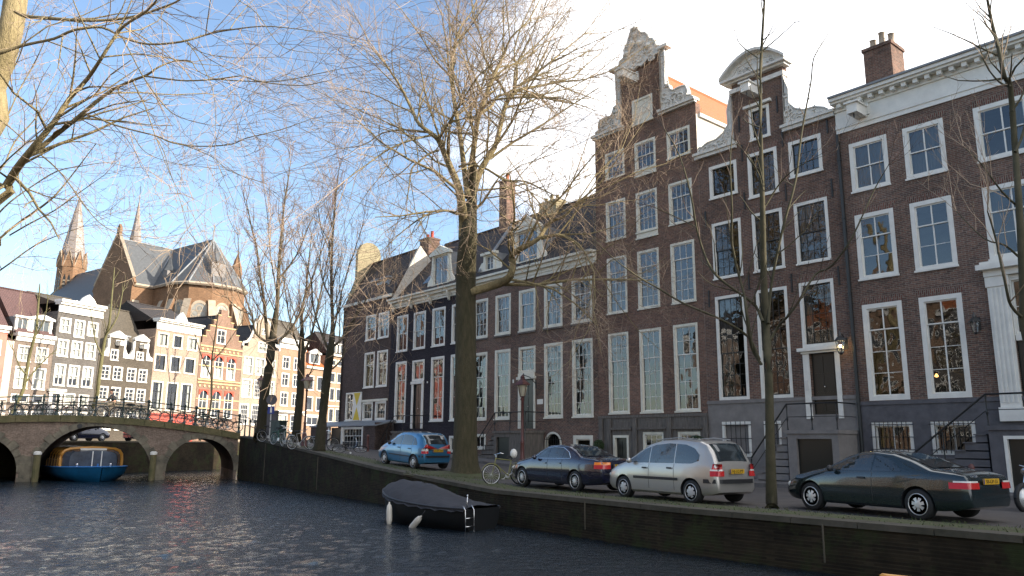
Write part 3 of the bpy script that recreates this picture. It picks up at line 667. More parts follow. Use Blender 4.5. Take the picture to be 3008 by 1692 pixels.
    door(H, bd[0] + .121, bd[1] - .121, bd[2], bd[3] - .121, panels=2)
    b = mb('stone')
    for x in (-27.2, -26.65, -25.0, -22.95, -20.95): b.box(x, x + .25, -.12, -.077, -.3, 2.7)
    for x0, x1 in ((-26.4, -25.1), (-24.7, -23.0), (-22.65, -21.0)): b.box(x0, x1, -.14, -.078, 2.16, 2.26)
    b.obj('stone_trim', H)
    finish(H)

def house_wide():   # H3
    H = newhouse('wide low brown brick house of five bays with big white roof dormer', row1, -38.4, 0.2)
    X = [(-37.7, -36.3), (-35.58, -34.17), (-33.44, -32.02), (-31.3, -29.85), (-29.13, -27.63)]
    w2 = [(*x, 7.7, 10.13) for x in X]; w1 = [(*X[i], 2.78, 6.85) for i in (0, 1, 3, 4)]
    fan = (*X[2], 5.35, 6.84); dr = (-33.2, -32.15, 2.28, 5.0); bw = [(-31.25, -29.95, .3, 2.1), (-29.1, -27.7, 1.15, 1.9), (-37.6, -36.35, 1.1, 2.0)]
    ops = w2 + w1 + [fan, dr] + bw
    body(H, -38.38, -27.29, -.2, 11.0, 'brown', ops, 9)
    for i, o in enumerate(w2): window(H, *o, cols=3, up=1, lo=2, split=.66, case='cream', cw=.15, cur=['half', None, None, 'full', 'full'][i])
    for i, o in enumerate(w1): window(H, *o, cols=3 if i < 2 else 4, up=2, lo=4, split=.64, case='cream', cw=.15, cur='full', curm='lace')
    window(H, *fan, cols=3, up=0, lo=3, case='cream', cw=.14, sill=False, name='fanlight')
    window(H, *bw[1], cols=1, up=0, lo=1, case='cream', cw=.2, sill=False)
    window(H, *bw[2], cols=2, up=0, lo=1, case='cream', cw=.14, sill=False)
    o = bw[0]; f = mb('cream'); n = 12; cx = (o[0] + o[1]) / 2
    arc = [(cx + .65 * math.cos(math.pi * k / n), 1.55 + .55 * math.sin(math.pi * k / n)) for k in range(n + 1)]
    for k in range(n):
        (a, c), (d, e) = arc[k], arc[k + 1]; s_ = .8
        f.add([(a, -.03, c), (d, -.03, e), (cx + (d - cx) * s_, -.03, 1.55 + (e - 1.55) * s_), (cx + (a - cx) * s_, -.03, 1.55 + (c - 1.55) * s_), (cx + (d - cx) * s_, .12, 1.55 + (e - 1.55) * s_), (cx + (a - cx) * s_, .12, 1.55 + (c - 1.55) * s_)], [(0, 3, 2, 1), (3, 5, 4, 2)])
    f.box(cx - .65, cx - .52, -.03, .12, .3, 1.55); f.box(cx + .52, cx + .65, -.03, .12, .3, 1.55); f.obj('arched_window', H)
    bars(H, o[0] + .15, o[1] - .1, .3, 1.85, 6)
    b = mb('brown'); 
    for s_ in (-1, 1):
        pts = [(cx + s_ * .651, 2.1)] + [(cx + s_ * abs(p[0] - cx) * 1.0, p[1]) for p in (arc[:n // 2 + 1])] + [(cx, 2.1)]
        b.poly([(p[0], -.002, p[1]) for p in (pts if s_ > 0 else pts[::-1])])
    b.obj('arch_infill', H)
    lintels(H, w2 + w1)
    b = mb('stone')
    for o in w2: b.box(o[0] - .05, o[1] + .05, -.08, -.004, 7.6, 7.69)
    b.obj('stone_sills', H)
    b = mb('cream')
    for z0, z1, p in ((10.72, 10.88, .08), (10.88, 11.1, .12), (11.1, 11.32, .3), (11.32, 11.45, .45)): b.box(-38.36, -27.3, -p, .05 if z0 < 11 else .5, z0, z1)
    b.obj('cornice', H)
    gable_roof(H, -38.38, -27.29, 11.4, .0, 9, 16.4, 'tile_dark', 'x', fillm='plaster')
    dormer(H, -34.3, -32.4, 11.95, 13.85, 14.75, .55, 3.4, 4, lo=2); dormer(H, -37.3, -36.45, 12.0, 13.0, 13.2, .55, 1.8, 2, lo=2)
    chimney(H, -40.1, -39.3, 3.9, 4.7, 14, 19.4, 'brown3', 1, 'tile_orange', ph=.7)
    chimney(H, -36.2, -34.6, 4.1, 4.9, 15.5, 16.9, 'yplaster', 3, 'yplaster', ph=.45)
    b = mb('lead'); b.tube([(-37.75, .4, 12.0), (-39.0 + .1, 4.4, 16.5)], .1, 5); b.obj('verge', H)
    b = mb('cream'); b.box(-33.44, -33.21, -.05, -.004, 2.28, 5.0); b.box(-32.14, -32.02, -.05, -.005, 2.28, 5.0); b.box(-33.5, -31.95, -.14, -.006, 5.0, 5.14); b.box(-33.4, -32.05, -.1, -.007, 5.14, 5.34); b.obj('door_surround', H)
    door(H, -33.19, -32.16, 2.28, 5.0)
    stoop(H, -33.9, -31.3, 2.15, 1.4, 7, -35.9, 'stone', .1, under=(-33.7, -32.6, 1.8)); lantern(H, -32.0, -.9, 4.6, 1.3)
    b = mb('white'); b.box(-31.85, -31.4, -.03, -.004, 3.58, 3.85); b.obj('wall_sign', H)
    b = mb('white'); b.box(-33.95, -33.83, -.02, -.004, 4.85, 5.05); b.obj('number_plate', H)
    finish(H)

def house_black():   # H2
    H = newhouse('black tarred brick house with cream cornice and a panelled door', row1, -47.28, .6)
    X = [(-46.5, -45.1), (-44.4, -42.95), (-42.18, -40.7), (-40.0, -38.6)]
    w2 = [(*x, 7.6, 10.18) for x in X]; w1 = [(*X[i], 2.78, 6.95) for i in (0, 2, 3)]
    fan = (*X[1], 5.5, 6.9); dr = (-44.15, -43.2, 2.38, 5.3); bw = [(X[3][0], X[3][1], .9, 1.9), (X[2][0], X[2][1], 1.3, 2.0)]
    ops = w2 + w1 + [fan, dr] + bw
    body(H, -47.28, -38.4, 0, 10.8, 'blackbrick', ops, 9)
    for i, o in enumerate(w2): window(H, *o, cols=2, up=1, lo=1, split=.5, case='white', cw=.14, cur='sides' if i == 1 else None)
    for i, o in enumerate(w1): window(H, *o, cols=2, up=1, lo=2, split=.7, case='white', cw=.15)
    window(H, *fan, cols=2, up=0, lo=1, case='white', cw=.12, sill=False, name='fanlight', cur='full')
    for o in bw: window(H, *o, cols=2, up=0, lo=1, case='white', cw=.13, sill=False)
    lintels(H, w2 + w1, m='blackbrick')
    b = mb('cream')
    for z0, z1, p in ((10.75, 10.9, .08), (10.9, 11.12, .14), (11.12, 11.3, .34), (11.3, 11.42, .5)): b.box(-47.26, -38.42, -p, .05 if z0 < 11 else .5, z0, z1)
    for x in (-46.9, -44.6, -42.3, -40.2, -38.7): b.prism([(-.08, 10.9), (-.34, 11.12), (-.34, 11.0), (-.16, 10.55), (-.08, 10.5)], 'x', x - .09, x + .09)
    b.obj('cornice', H)
    gable_roof(H, -47.28, -38.4, 11.35, .0, 9, 16.3, 'tile_brown', 'x')
    dormer(H, -43.0, -41.3, 11.9, 13.95, 14.6, .55, 3.0, 2, lo=1)
    g = mb('farglass'); g.quad((-44.4, .62, 12.3), (-43.5, .62, 12.3), (-43.5, 1.3, 13.1), (-44.4, 1.3, 13.1)); g.obj('skylight', H)
    chimney(H, -48.5, -47.3, 3.0, 4.0, 13, 16.7, 'brown3', 2, 'redtrim', ph=.5)
    b = mb('white'); b.box(-44.38, -44.16, -.05, -.004, 2.38, 5.3); b.box(-43.19, -42.96, -.05, -.005, 2.38, 5.3); b.box(-44.42, -42.92, -.1, -.006, 5.3, 5.48); b.obj('door_surround', H)
    door(H, -44.14, -43.21, 2.38, 5.3, m='doorgreen')
    stoop(H, -44.6, -42.2, 2.2, 1.3, 5, -46.1, 'stone', .5)
    b = mb('white'); b.box(-42.6, -42.5, -.02, -.004, 5.3, 5.42); b.obj('number_plate', H)
    finish(H)

def house_corner():   # H1
    H = newhouse('brown brick corner house with steep tiled roof and yellow hourglass shutter', row1, -54.3, 1.0)
    A = [(-50.85, -49.4), (-49.05, -47.6)]
    w3 = [(*x, 8.8, 10.72) for x in A]; w2 = [(*x, 5.32, 7.95) for x in A]; w1 = [(*x, 3.0, 4.33) for x in A]; sh = (-53.4, -50.95, 3.0, 5.12)
    ops = w3 + w2 + w1 + [sh]
    body(H, -54.3, -47.3, .3, 11.9, 'cornerbrick', ops, 9)
    for i, o in enumerate(w3): window(H, *o, cols=3, up=1, lo=1, split=.5, cw=.13, cur='half')
    for o in w2: window(H, *o, cols=2, up=1, lo=1, split=.66, cw=.13)
    for o in w1: window(H, *o, cols=3, up=0, lo=2, cw=.13, cur='full', sill=False)
    window(H, -53.4, -52.2, 3.0, 5.12, cols=2, up=1, lo=2, cw=.1)
    s = mb('white'); s.box(-52.18, -50.95, -.09, -.02, 3.02, 5.1); s.use('plateyellow')
    s.poly([(-52.05, -.093, 5.05), (-51.56, -.093, 4.1), (-51.08, -.093, 5.05)]); s.poly([(-52.05, -.093, 3.07), (-51.08, -.093, 3.07), (-51.56, -.093, 4.02)])
    s.obj('shutter', H)
    b = mb('cream'); b.box(-54.3, -47.32, -.15, .3, 11.75, 11.95); b.obj('gutter', H); b = mb('cream'); b.box(-50.9, -47.4, -.08, -.004, 4.34, 4.5); b.obj('string_course', H)
    gable_roof(H, -54.3, -47.3, 11.95, -.05, 5.4, 15.6, 'tile_brown', 'x', yr=2.2)
    g = mb('plaster'); g.prism([(-.02, 11.6), (2.2, 15.85), (6.4, 11.6)], 'x', -47.42, -47.2); g.obj('party_wall', H)
    n = 10; g = mb('yplaster'); g.prism([(-.05, 11.6), (.85, 14.2), (.85, 16.3)] + [(1.9 - 1.05 * math.cos(math.pi * k / n), 16.3 + 1.05 * math.sin(math.pi * k / n)) for k in range(n + 1)] + [(2.95, 14.2), (5.4, 11.6)], 'x', -54.45, -54.1); g.obj('gable_end', H)
    dormer(H, -50.9, -48.9, 12.35, 13.4, 13.5, .6, 1.8, 2, m='lead', scroll=False, lo=1)
    # lean-to in front
    b = mb('lead'); b.prism([(-1.6, 2.55), (-1.6, 2.63), (-.03, 3.0), (-.03, 2.9)], 'x', -56.0, -46.2); b.obj('lean_to_roof', H)
    b = mb('cornerbrick'); b.box(-55.9, -53.1, -1.5, -1.35, .8, 2.56); b.obj('lean_to_wall', H); b = mb('cornerbrick'); b.box(-48.0, -46.4, -1.5, -.04, .8, 2.56); b.box(-46.5, -46.4, -1.49, -.04, .8, 2.8); b.obj('lean_to_wall', H)
    window(H, -50.9, -48.1, 1.0, 2.5, cols=6, up=1, lo=2, split=.62, cw=.1, y0=-1.5, sill=False, cur='half')
    for px_ in (-53.1, -51.1, -48.15): b = mb('white'); b.box(px_, px_ + .15, -1.52, -1.35, .9, 2.55); b.obj('lean_to_post', H)
    b = mb('doorgreen'); b.box(-52.94, -51.11, -1.3, -1.25, .9, 2.5); b.obj('lean_to_door', H)
    b = mb('iron'); b.tube([(-54.15, -.08, 11.8), (-54.15, -.08, 1.2)], .06, 6); b.obj('downpipe', H)
    finish(H)
M['plateyellow'] = mat('yellow_shutter_paint', (0.62, 0.45, 0.03), .6)
for u_, z_, y_, lb in ((-11.3, 3.95, .45, 'small glowing lamp low behind the second tall window from the drainpipe'), (-10.45, 5.1, .9, 'glowing lamp high behind the second tall window from the drainpipe')):
    b = mb('bulbdim', True); b.lathe([(.02, .07), (.06, 0), (.065, -.04), (.03, -.06)], 10); b.use('iron'); b.tube([(0, 0, .1), (0, 0, .45)], .008, 4); o = b.obj('hanging_lamp'); p_ = Vector(row1(u_)[0]) + N1 * y_; o.location = (p_.x, p_.y, z_); tag(o, lb, 'lamp', 'lamps glowing inside the white portal house')
for f_ in (house_cornice, house_twin, house_rococo, house_wide, house_black, house_corner): f_()
# ------------------------------------------------------------------ far bank houses, left to right
def farwin(H, ops, style, cw=.1, cur=None, case='white', **k):
    for i, o in enumerate(ops):
        c = cur[i % len(cur)] if cur else None
        window(H, *o, cols=style[0], up=style[1], lo=style[2], cw=cw, cur=c, case=case, sash=k.get('sash', case), mun=.03, y0=k.get('y0', 0.0), curm='curtain' if c and c != 'lacefull' else 'lace', gl='glass2', split=k.get('split'))
def cols3(xs, z0, z1): return [(a, b, z0, z1) for a, b in xs]
ZB = 1.5
def far_house(label, u0, u1, zt, wallm, ops, pieces=None, depth=9, plinth=None):
    H = newhouse(label, row2, u0, ZB); body(H, u0, u1, ZB - .5, zt, wallm, ops, depth, pieces=pieces, plinth=plinth); return H

# pink house at the frame's left edge
ops = cols3([(-11.6, -10.3), (-9.6, -8.3), (-7.6, -6.05)], 8.3, 9.6) + cols3([(-11.6, -10.3), (-9.6, -8.3), (-7.6, -6.3)], 5.0, 7.2)
H = far_house('pink rendered house at the left frame edge with a brick chimney', -12.5, -5.65, 10.3, 'pink', ops); farwin(H, ops, (2, 1, 1))
b = mb('white'); b.box(-12.5, -5.6, -.1, .05, 10.25, 10.5); b.box(-12.5, -5.55, -.3, .05, 10.5, 10.8); b.obj('cornice', H)
gable_roof(H, -12.5, -5.65, 10.7, -.1, 6, 14.2, 'tile_purple', 'x', fillm='hh'); chimney(H, -7.6, -6.6, 2.2, 3.2, 12, 16.2, 'orange', 1, 'redtrim'); finish(H)
H = far_house('narrow pale rendered house squeezed beside the pink house', -5.63, -4.97, 9.65, 'greige', []); 
gable_roof(H, -5.63, -4.97, 9.65, 0, 8, 11.5, 'tile_purple', 'x'); finish(H)
# Hb
xs = [(-4.62, -3.4), (-3.0, -1.85)]
ops = cols3(xs, 8.0, 9.4) + cols3(xs, 5.7, 7.6) + cols3([(-4.7, -3.1), (-2.78, -1.7)], 4.5, 5.27) + cols3([(-4.7, -3.1), (-2.78, -1.7)], 2.2, 3.9)
H = far_house('low grey brown house with white dormers under purple tiles', -4.95, -1.42, 9.8, 'hb', ops)
farwin(H, ops[:4], (2, 1, 1), cur=['full']); farwin(H, ops[4:], (1, 0, 1))
b = mb('white'); b.box(-4.9, -1.45, -.1, .05, 9.75, 10.15); b.box(-4.95, -1.42, -.28, .4, 10.15, 10.45); b.obj('cornice', H)
gable_roof(H, -4.95, -1.42, 10.4, 0, 7, 14.6, 'tile_purple', 'x')
dormer(H, -4.8, -3.75, 10.5, 11.75, 11.8, .3, 2, 2, m='white', scroll=False, lo=1); dormer(H, -3.4, -1.75, 10.5, 11.8, 12.3, .3, 2, 3, m='white', scroll=False, lo=1); finish(H)
# Hc
xs = [(-1.1, -.02), (.26, 1.36), (1.65, 2.77)]
w4 = cols3(xs, 10.93, 12.3); w4[1] = (.32, 1.38, 10.65, 12.3); w3 = cols3(xs, 8.77, 10.36); w2 = cols3(xs, 6.17, 8.15); dr = (-1.05, -.45, 1.5, 5.5); w1 = [(.12, 1.2, 4.4, 5.6), (1.55, 2.6, 4.4, 5.56), (.15, 1.2, 2.4, 4.0), (1.5, 2.6, 2.4, 4.0)]
H = far_house('tall grey black brick house with white cornice, blinds and classical doorway', -1.4, 3.08, 12.8, 'hc', w4 + w3 + w2 + w1 + [dr])
farwin(H, w4 + w3, (2, 1, 1), cur=['full'], cw=.12); farwin(H, w2, (2, 1, 1), cur=['top'], cw=.12); farwin(H, w1, (1, 0, 1), cur=['full', 'full', None, None], cw=.12)
b = mb('white'); b.box(-1.4, 3.1, -.12, .05, 12.75, 12.95); b.box(-1.38, 3.08, -.07, .05, 12.95, 13.45); b.box(-1.42, 3.12, -.3, .5, 13.45, 13.65); b.box(-1.46, 3.16, -.45, .6, 13.65, 13.9); b.prism([(.5, 13.9), (2.2, 13.9), (1.9, 14.35), (1.35, 14.75), (.8, 14.35)], 'y', -.2, .1); b.obj('cornice', H)
b = mb('white'); b.box(-1.36, -1.06, -.1, -.004, 1.5, 5.5); b.box(-.44, -.12, -.1, -.004, 1.5, 5.5); b.box(-1.45, -.02, -.2, -.005, 5.5, 5.68); b.box(-1.55, .08, -.34, -.006, 5.68, 5.9); b.box(-1.05, -.45, -.02, .1, 4.2, 4.4); b.obj('door_surround', H)
door(H, -1.04, -.46, 1.5, 4.2); window(H, -1.04, -.46, 4.41, 5.48, cols=1, up=0, lo=1, cw=.05, sill=False, name='fanlight')
gable_roof(H, -1.4, 3.08, 13.6, .3, 9, 14.9, 'tile_grey', 'x'); finish(H)
# Hd double gable
xs = [(3.56, 4.56), (4.86, 5.92), (6.42, 7.48), (7.76, 8.8)]
w2 = cols3(xs, 7.1, 8.43); w1 = cols3(xs, 5.15, 6.48); at_ = [(4.37, 5.25, 8.95, 10.05), (7.28, 8.15, 9.25, 10.12)]; w0 = [(4.3, 5.2, 2.4, 4.2), (5.6, 6.6, 2.4, 4.2), (7.0, 8.2, 2.4, 4.2)]
H = far_house('dark brown double house with twin white scrolled neck gables', 3.12, 9.33, 9.3, 'hd', w2 + w1 + at_ + w0, pieces=[(4.18, 5.76, 9.3, 11.15), (7.02, 8.45, 9.3, 11.15)])
farwin(H, w2 + w1, (2, 1, 2)); farwin(H, at_, (2, 1, 1)); farwin(H, w0, (2, 0, 1))
for (a, c, L, Rt) in ((4.18, 5.76, 3.3, 6.4), (7.02, 8.45, 6.3, 9.25)):
    b = mb('white'); b.box(a - .15, c + .15, -.15, .25, 11.15, 11.35); b.prism([(a - .2, 11.35), (c + .2, 11.35), ((a + c) / 2, 11.85)], 'y', -.2, .25)
    b.prism([(a, 11.1), (a - .22, 11.0), (a - .2, 10.2), (a - .45, 9.75), (L, 9.6), (L, 9.3), (a, 9.3)], 'y', -.06, .2)
    b.prism([(c, 9.3), (Rt, 9.3), (Rt, 9.6), (c + .45, 9.75), (c + .2, 10.2), (c + .22, 11.0), (c, 11.1)], 'y', -.06, .2)
    b.obj('scroll', H); hoist(H, (a + c) / 2 + .1, 10.6, y=.6)
gable_roof(H, 3.12, 9.33, 9.4, .3, 9, 14.6, 'tile_grey', 'x', yr=4.0, fillm='plaster')
dormer(H, 5.95, 6.85, 10.7, 11.5, 11.6, 1.0, 1.6, 2, m='lead', scroll=False, lo=1)
b = mb('white'); b.tube([(3.1, 0, 9.6), (3.1, 3.9, 14.7)], .14, 5); b.obj('verge', H); finish(H)
# He
w3 = cols3([(9.65, 11.05), (11.6, 12.9), (13.52, 14.98)], 10.9, 12.4); w2 = cols3([(9.52, 11.0), (11.5, 12.88), (13.38, 14.85)], 8.4, 10.16); w1 = cols3([(9.45, 10.9), (11.35, 12.82), (13.22, 14.7)], 4.45, 7.42)
H = far_house('peach brick house with white cornice above a bright red plinth', 9.36, 15.3, 12.7, 'peach', w3 + w2 + w1, plinth=('redpaint', 4.2))
farwin(H, w3, (2, 0, 1), cur=['full', None, 'full'], cw=.16, case='cream', sash='black'); farwin(H, w2, (2, 0, 1), cw=.14, case='cream', sash='black'); farwin(H, w1, (2, 1, 2), cw=.14, cur=['sides', None, 'sides'], case='cream', sash='black')
b = mb('white'); b.box(9.38, 15.3, -.1, .05, 12.65, 12.85); b.box(9.38, 15.28, -.06, .05, 12.85, 13.45); b.box(9.36, 15.32, -.3, .5, 13.45, 13.6); b.box(9.34, 15.34, -.48, .6, 13.6, 13.8); b.prism([(11.6, 13.8), (13.2, 13.8), (13.0, 14.2), (12.4, 14.8), (11.8, 14.2)], 'y', -.2, .1); b.obj('cornice', H)
gable_roof(H, 9.36, 15.3, 13.6, .4, 9, 15.8, 'tile_dark', 'x'); finish(H)
# Hf stepped
xs2 = [(15.72, 17.02), (17.6, 18.88), (19.46, 20.78)]
w2 = cols3(xs2, 8.2, 10.8); w1 = cols3(xs2, 3.9, 6.98); wa = (17.62, 18.95, 12.1, 13.75)
steps = [(2.95, 12.7), (2.5, 13.35), (2.0, 14.0), (1.5, 14.65), (1.0, 15.3), (.5, 16.0)]
H = far_house('orange brick stepped gable house with sandstone bands and red window arches', 15.35, 21.68, 12.0, 'orange', w2 + w1 + [wa], pieces=[(18.5 - s_, 18.5 + s_, z - (.7 if i == 0 else .65 if i < 5 else .7), z) for i, (s_, z) in enumerate(steps)])
for o in w2 + w1:
    far = mb('redtrim'); cx = (o[0] + o[1]) / 2; a, c = o[0] - .05, o[1] + .05; zt = o[3]
    far.prism([(a, zt - .6), (a, zt), (c, zt), (c, zt - .6), (c - .14, zt - .6)] + [(cx + (c - .14 - cx) * math.cos(math.pi * k / 8), zt - .6 + .48 * math.sin(math.pi * k / 8)) for k in range(9)] + [(a + .14, zt - .6)], 'y', -.06, -.005)
    far.obj('window_arch', H)
farwin(H, w2, (2, 1, 1), cur=['half'], split=.75); farwin(H, w1, (2, 1, 1), split=.6); farwin(H, [wa], (2, 1, 1), split=.6)
b = mb('sand')
for z0, z1 in ((7.62, 7.75), (7.95, 8.1), (11.0, 11.12), (11.6, 11.75), (4.9, 5.0), (5.9, 6.0), (9.5, 9.6)): b.box(15.33, 21.7, -.03 if z0 < 7 or 9 < z0 < 10 else -.09, -.004, z0, z1)
for k in range(9): b.prism([(15.7 + k * .66 + .14 * math.cos(t_), 11.35 + .14 * math.sin(t_)) for t_ in [i * math.pi / 3 for i in range(6)]], 'y', -.07, -.005)
for k in range(9): b.prism([(15.7 + k * .66 + .14 * math.cos(t_), 7.35 + .14 * math.sin(t_)) for t_ in [i * math.pi / 3 for i in range(6)]], 'y', -.07, -.005)
for s_, z in steps[:-1]:
    for sg in (-1, 1): x = 18.5 + sg * (s_ - .25); b.box(x - .27, x + .27, -.06, .2, z, z + .1)
b.box(16.6, 20.4, -.05, -.004, 13.95, 14.07); b.obj('sandstone_band', H)
gable_roof(H, 15.35, 21.68, 11.9, .4, 10, 15.4, 'tile_dark', 'y'); finish(H)
# Hg
w0 = cols3([(21.95, 23.4), (23.85, 25.4), (25.85, 27.35)], 3.3, 5.75); w1 = cols3([(22.02, 23.65), (24.0, 25.55), (25.95, 27.5)], 6.42, 8.62); w2 = cols3([(22.1, 23.62), (24.0, 25.6), (26.0, 27.5)], 9.12, 11.2); wa = [(24.25, 25.75, 11.88, 13.15), (24.65, 25.42, 14.0, 14.75)]
H = far_house('cream brick bell gable house with closed white shutters', 21.72, 27.88, 12.4, 'hg', w0 + w1 + w2 + wa, pieces=[(22.6, 27.1, 12.4, 13.4), (23.5, 26.4, 13.4, 15.3)])
farwin(H, w0, (4, 1, 3), cw=.14); farwin(H, w1, (4, 1, 3), cw=.14, cur=['full', None, 'full']); farwin(H, w2, (2, 1, 1), cur=['full'], cw=.1); farwin(H, wa, (2, 1, 1), cur=['full', None])
b = mb('white'); g_ = [(21.7, 12.35), (21.75, 12.75), (22.4, 12.9), (22.9, 13.5), (23.35, 14.4), (23.6, 15.3), (24.0, 15.75), (24.8, 16.35)]
g2 = g_ + [(49.75 - x, z) for x, z in g_[::-1]]
for p, q in zip(g2, g2[1:]): b.tube([(p[0], .02, p[1]), (q[0], .02, q[1])], .13, 5)
b.use('hg'); b.poly([(x, .01, z) for x, z in g_ + [(49.75 - x, z) for x, z in g_[::-1]]][::1]) if False else None
for p, q in zip(g_, g_[1:]):
    b.quad((p[0], .02, p[1]), (q[0], .02, p[1]), (q[0], .02, q[1]), (q[0] - .001, .02, q[1])); b.quad((49.75 - q[0], .02, q[1]), (49.75 - q[0], .02, p[1]), (49.75 - p[0], .02, p[1]), (49.749 - q[0], .02, q[1]))
b.box(23.6, 26.15, .01, .3, 15.3, 15.85); b.box(24.3, 25.45, .01, .3, 15.85, 16.3); b.obj('gable', H)
gable_roof(H, 21.72, 27.88, 12.3, .3, 10, 15.2, 'tile_dark', 'y'); finish(H)
# Hh
xs = [(28.7, 30.1), (30.8, 32.2)]
ws = cols3(xs, 10.25, 11.9) + cols3(xs, 8.13, 9.82) + cols3(xs, 5.73, 7.5); sp = [(28.4, 30.25, 2.7, 4.75), (30.8, 32.4, 2.7, 4.75)]
H = far_house('tan brick house with white cornice over a white shopfront and mansard', 27.95, 33.1, 12.9, 'hh', ws + sp)
farwin(H, ws, (2, 1, 1), cw=.13, split=.62); farwin(H, sp, (2, 1, 2), cur=['full', None], split=.6)
b = mb('white'); b.box(27.97, 33.08, -.1, .05, 12.85, 13.5); b.box(27.95, 33.1, -.4, .4, 13.5, 14.1); b.obj('cornice', H); b = mb('white'); b.box(27.95, 33.1, -.2, -.005, 4.85, 5.0); b.box(27.9, 33.15, -.5, -.006, 5.0, 5.2); b.obj('shopfront_cornice', H)
gable_roof(H, 27.95, 33.1, 14.0, .3, 8, 16.6, 'tile_grey', 'x', yr=2.2); finish(H)
# Hi
xs = [(33.72, 35.0), (35.65, 36.95)]
ws = cols3(xs, 7.98, 9.9) + cols3(xs, 5.35, 7.2); sp = [(33.9, 36.3, 3.5, 4.65)]
H = far_house('lower tan brick house with an orange tiled roof between trees', 33.15, 37.6, 10.8, 'hh', ws + sp)
farwin(H, ws, (1, 0, 1), cw=.1); farwin(H, sp, (2, 0, 1))
b = mb('cream'); b.box(33.15, 37.6, -.25, .3, 10.8, 11.1); b.obj('cornice', H); b = mb('cream'); b.box(33.2, 37.5, -.12, -.005, 4.66, 4.9); b.obj('string_course', H)
gable_roof(H, 33.15, 37.6, 11.1, 0, 8, 14.2, 'tile_orange', 'x'); dormer(H, 34.3, 36.2, 11.5, 12.8, 13.5, .3, 2, 2, m='white', scroll=False, lo=1); finish(H)
# Hj, Hk
xs = [(38.4, 39.55), (39.85, 41.15), (42.0, 43.3), (43.8, 45.1)]
ws = cols3(xs, 11.55, 12.45) + cols3(xs, 9.25, 10.7) + cols3(xs, 6.82, 8.6) + cols3(xs, 4.0, 5.9)
H = far_house('tan brick house with pale dormer roof seen beside the corner house', 37.65, 46.0, 12.9, 'hh', ws)
farwin(H, ws, (1, 0, 1), cw=.12, case='cream')
b = mb('cream'); b.box(37.65, 46, -.3, .3, 12.9, 13.2); b.obj('cornice', H); b = mb('cream'); b.box(38, 46, -.1, -.004, 6.1, 6.25); b.obj('string_course', H)
gable_roof(H, 37.65, 46, 13.2, 0, 8, 16.2, 'tile_dark', 'x', yr=2.5); dormer(H, 38.3, 39.8, 13.4, 14.6, 14.7, .3, 2, 2, m='white', scroll=False, lo=1); dormer(H, 40.6, 42.1, 13.4, 14.6, 14.7, .3, 2, 2, m='white', scroll=False, lo=1); finish(H)
xs = [(47.0, 48.4), (49.4, 50.8), (51.8, 53.2)]
ws = cols3(xs, 9.25, 10.9) + cols3(xs, 6.5, 8.4)
H = far_house('last cream brick house on the far bank, behind the corner house', 46.05, 54.0, 12.5, 'hg', ws); farwin(H, ws, (2, 1, 1))
gable_roof(H, 46.05, 54, 12.5, 0, 8, 15.5, 'tile_dark', 'x'); finish(H)

# ------------------------------------------------------------------ houses of the near left bank, seen only in the window reflections and the water
def row3(s_, z=0): p = D1 * s_ - N1 * 20; return (p.x, p.y, z), math.atan2(D1.y, D1.x)
spec = [(2, 7.5, 15, 'hg', 'white', 'cream brick'), (9.6, 6.5, 14, 'hh', 'tile_orange', 'tan brick'), (16.2, 7.2, 16, 'peach', 'tile_dark', 'peach brick'), (23.5, 6.4, 14.5, 'hc', 'tile_orange', 'grey black brick'), (30, 7.8, 15.5, 'hh', 'tile_dark', 'tan brick with tall gable'), (37.9, 6.2, 13.8, 'hg', 'tile_orange', 'cream brick with low roof'), (44.2, 7, 15, 'orange', 'tile_dark', 'orange brick'), (51.3, 7, 14.2, 'peach', 'tile_dark', 'pale peach brick')]
spec2 = [(-2.35, 7.2, 15, 'brown3', 'tile_dark', 'first brown brick'), (4.9, 6.4, 14, 'hc', 'tile_orange', 'grey black brick'), (11.4, 7.4, 16, 'brown', 'tile_dark', 'tall brown brick'), (18.9, 6.6, 14.5, 'brown2', 'tile_dark', 'dark red brick'), (25.6, 7.5, 15.5, 'hh', 'tile_dark', 'tan brick'), (33.2, 7, 14, 'brown', 'tile_dark', 'last brown brick')]
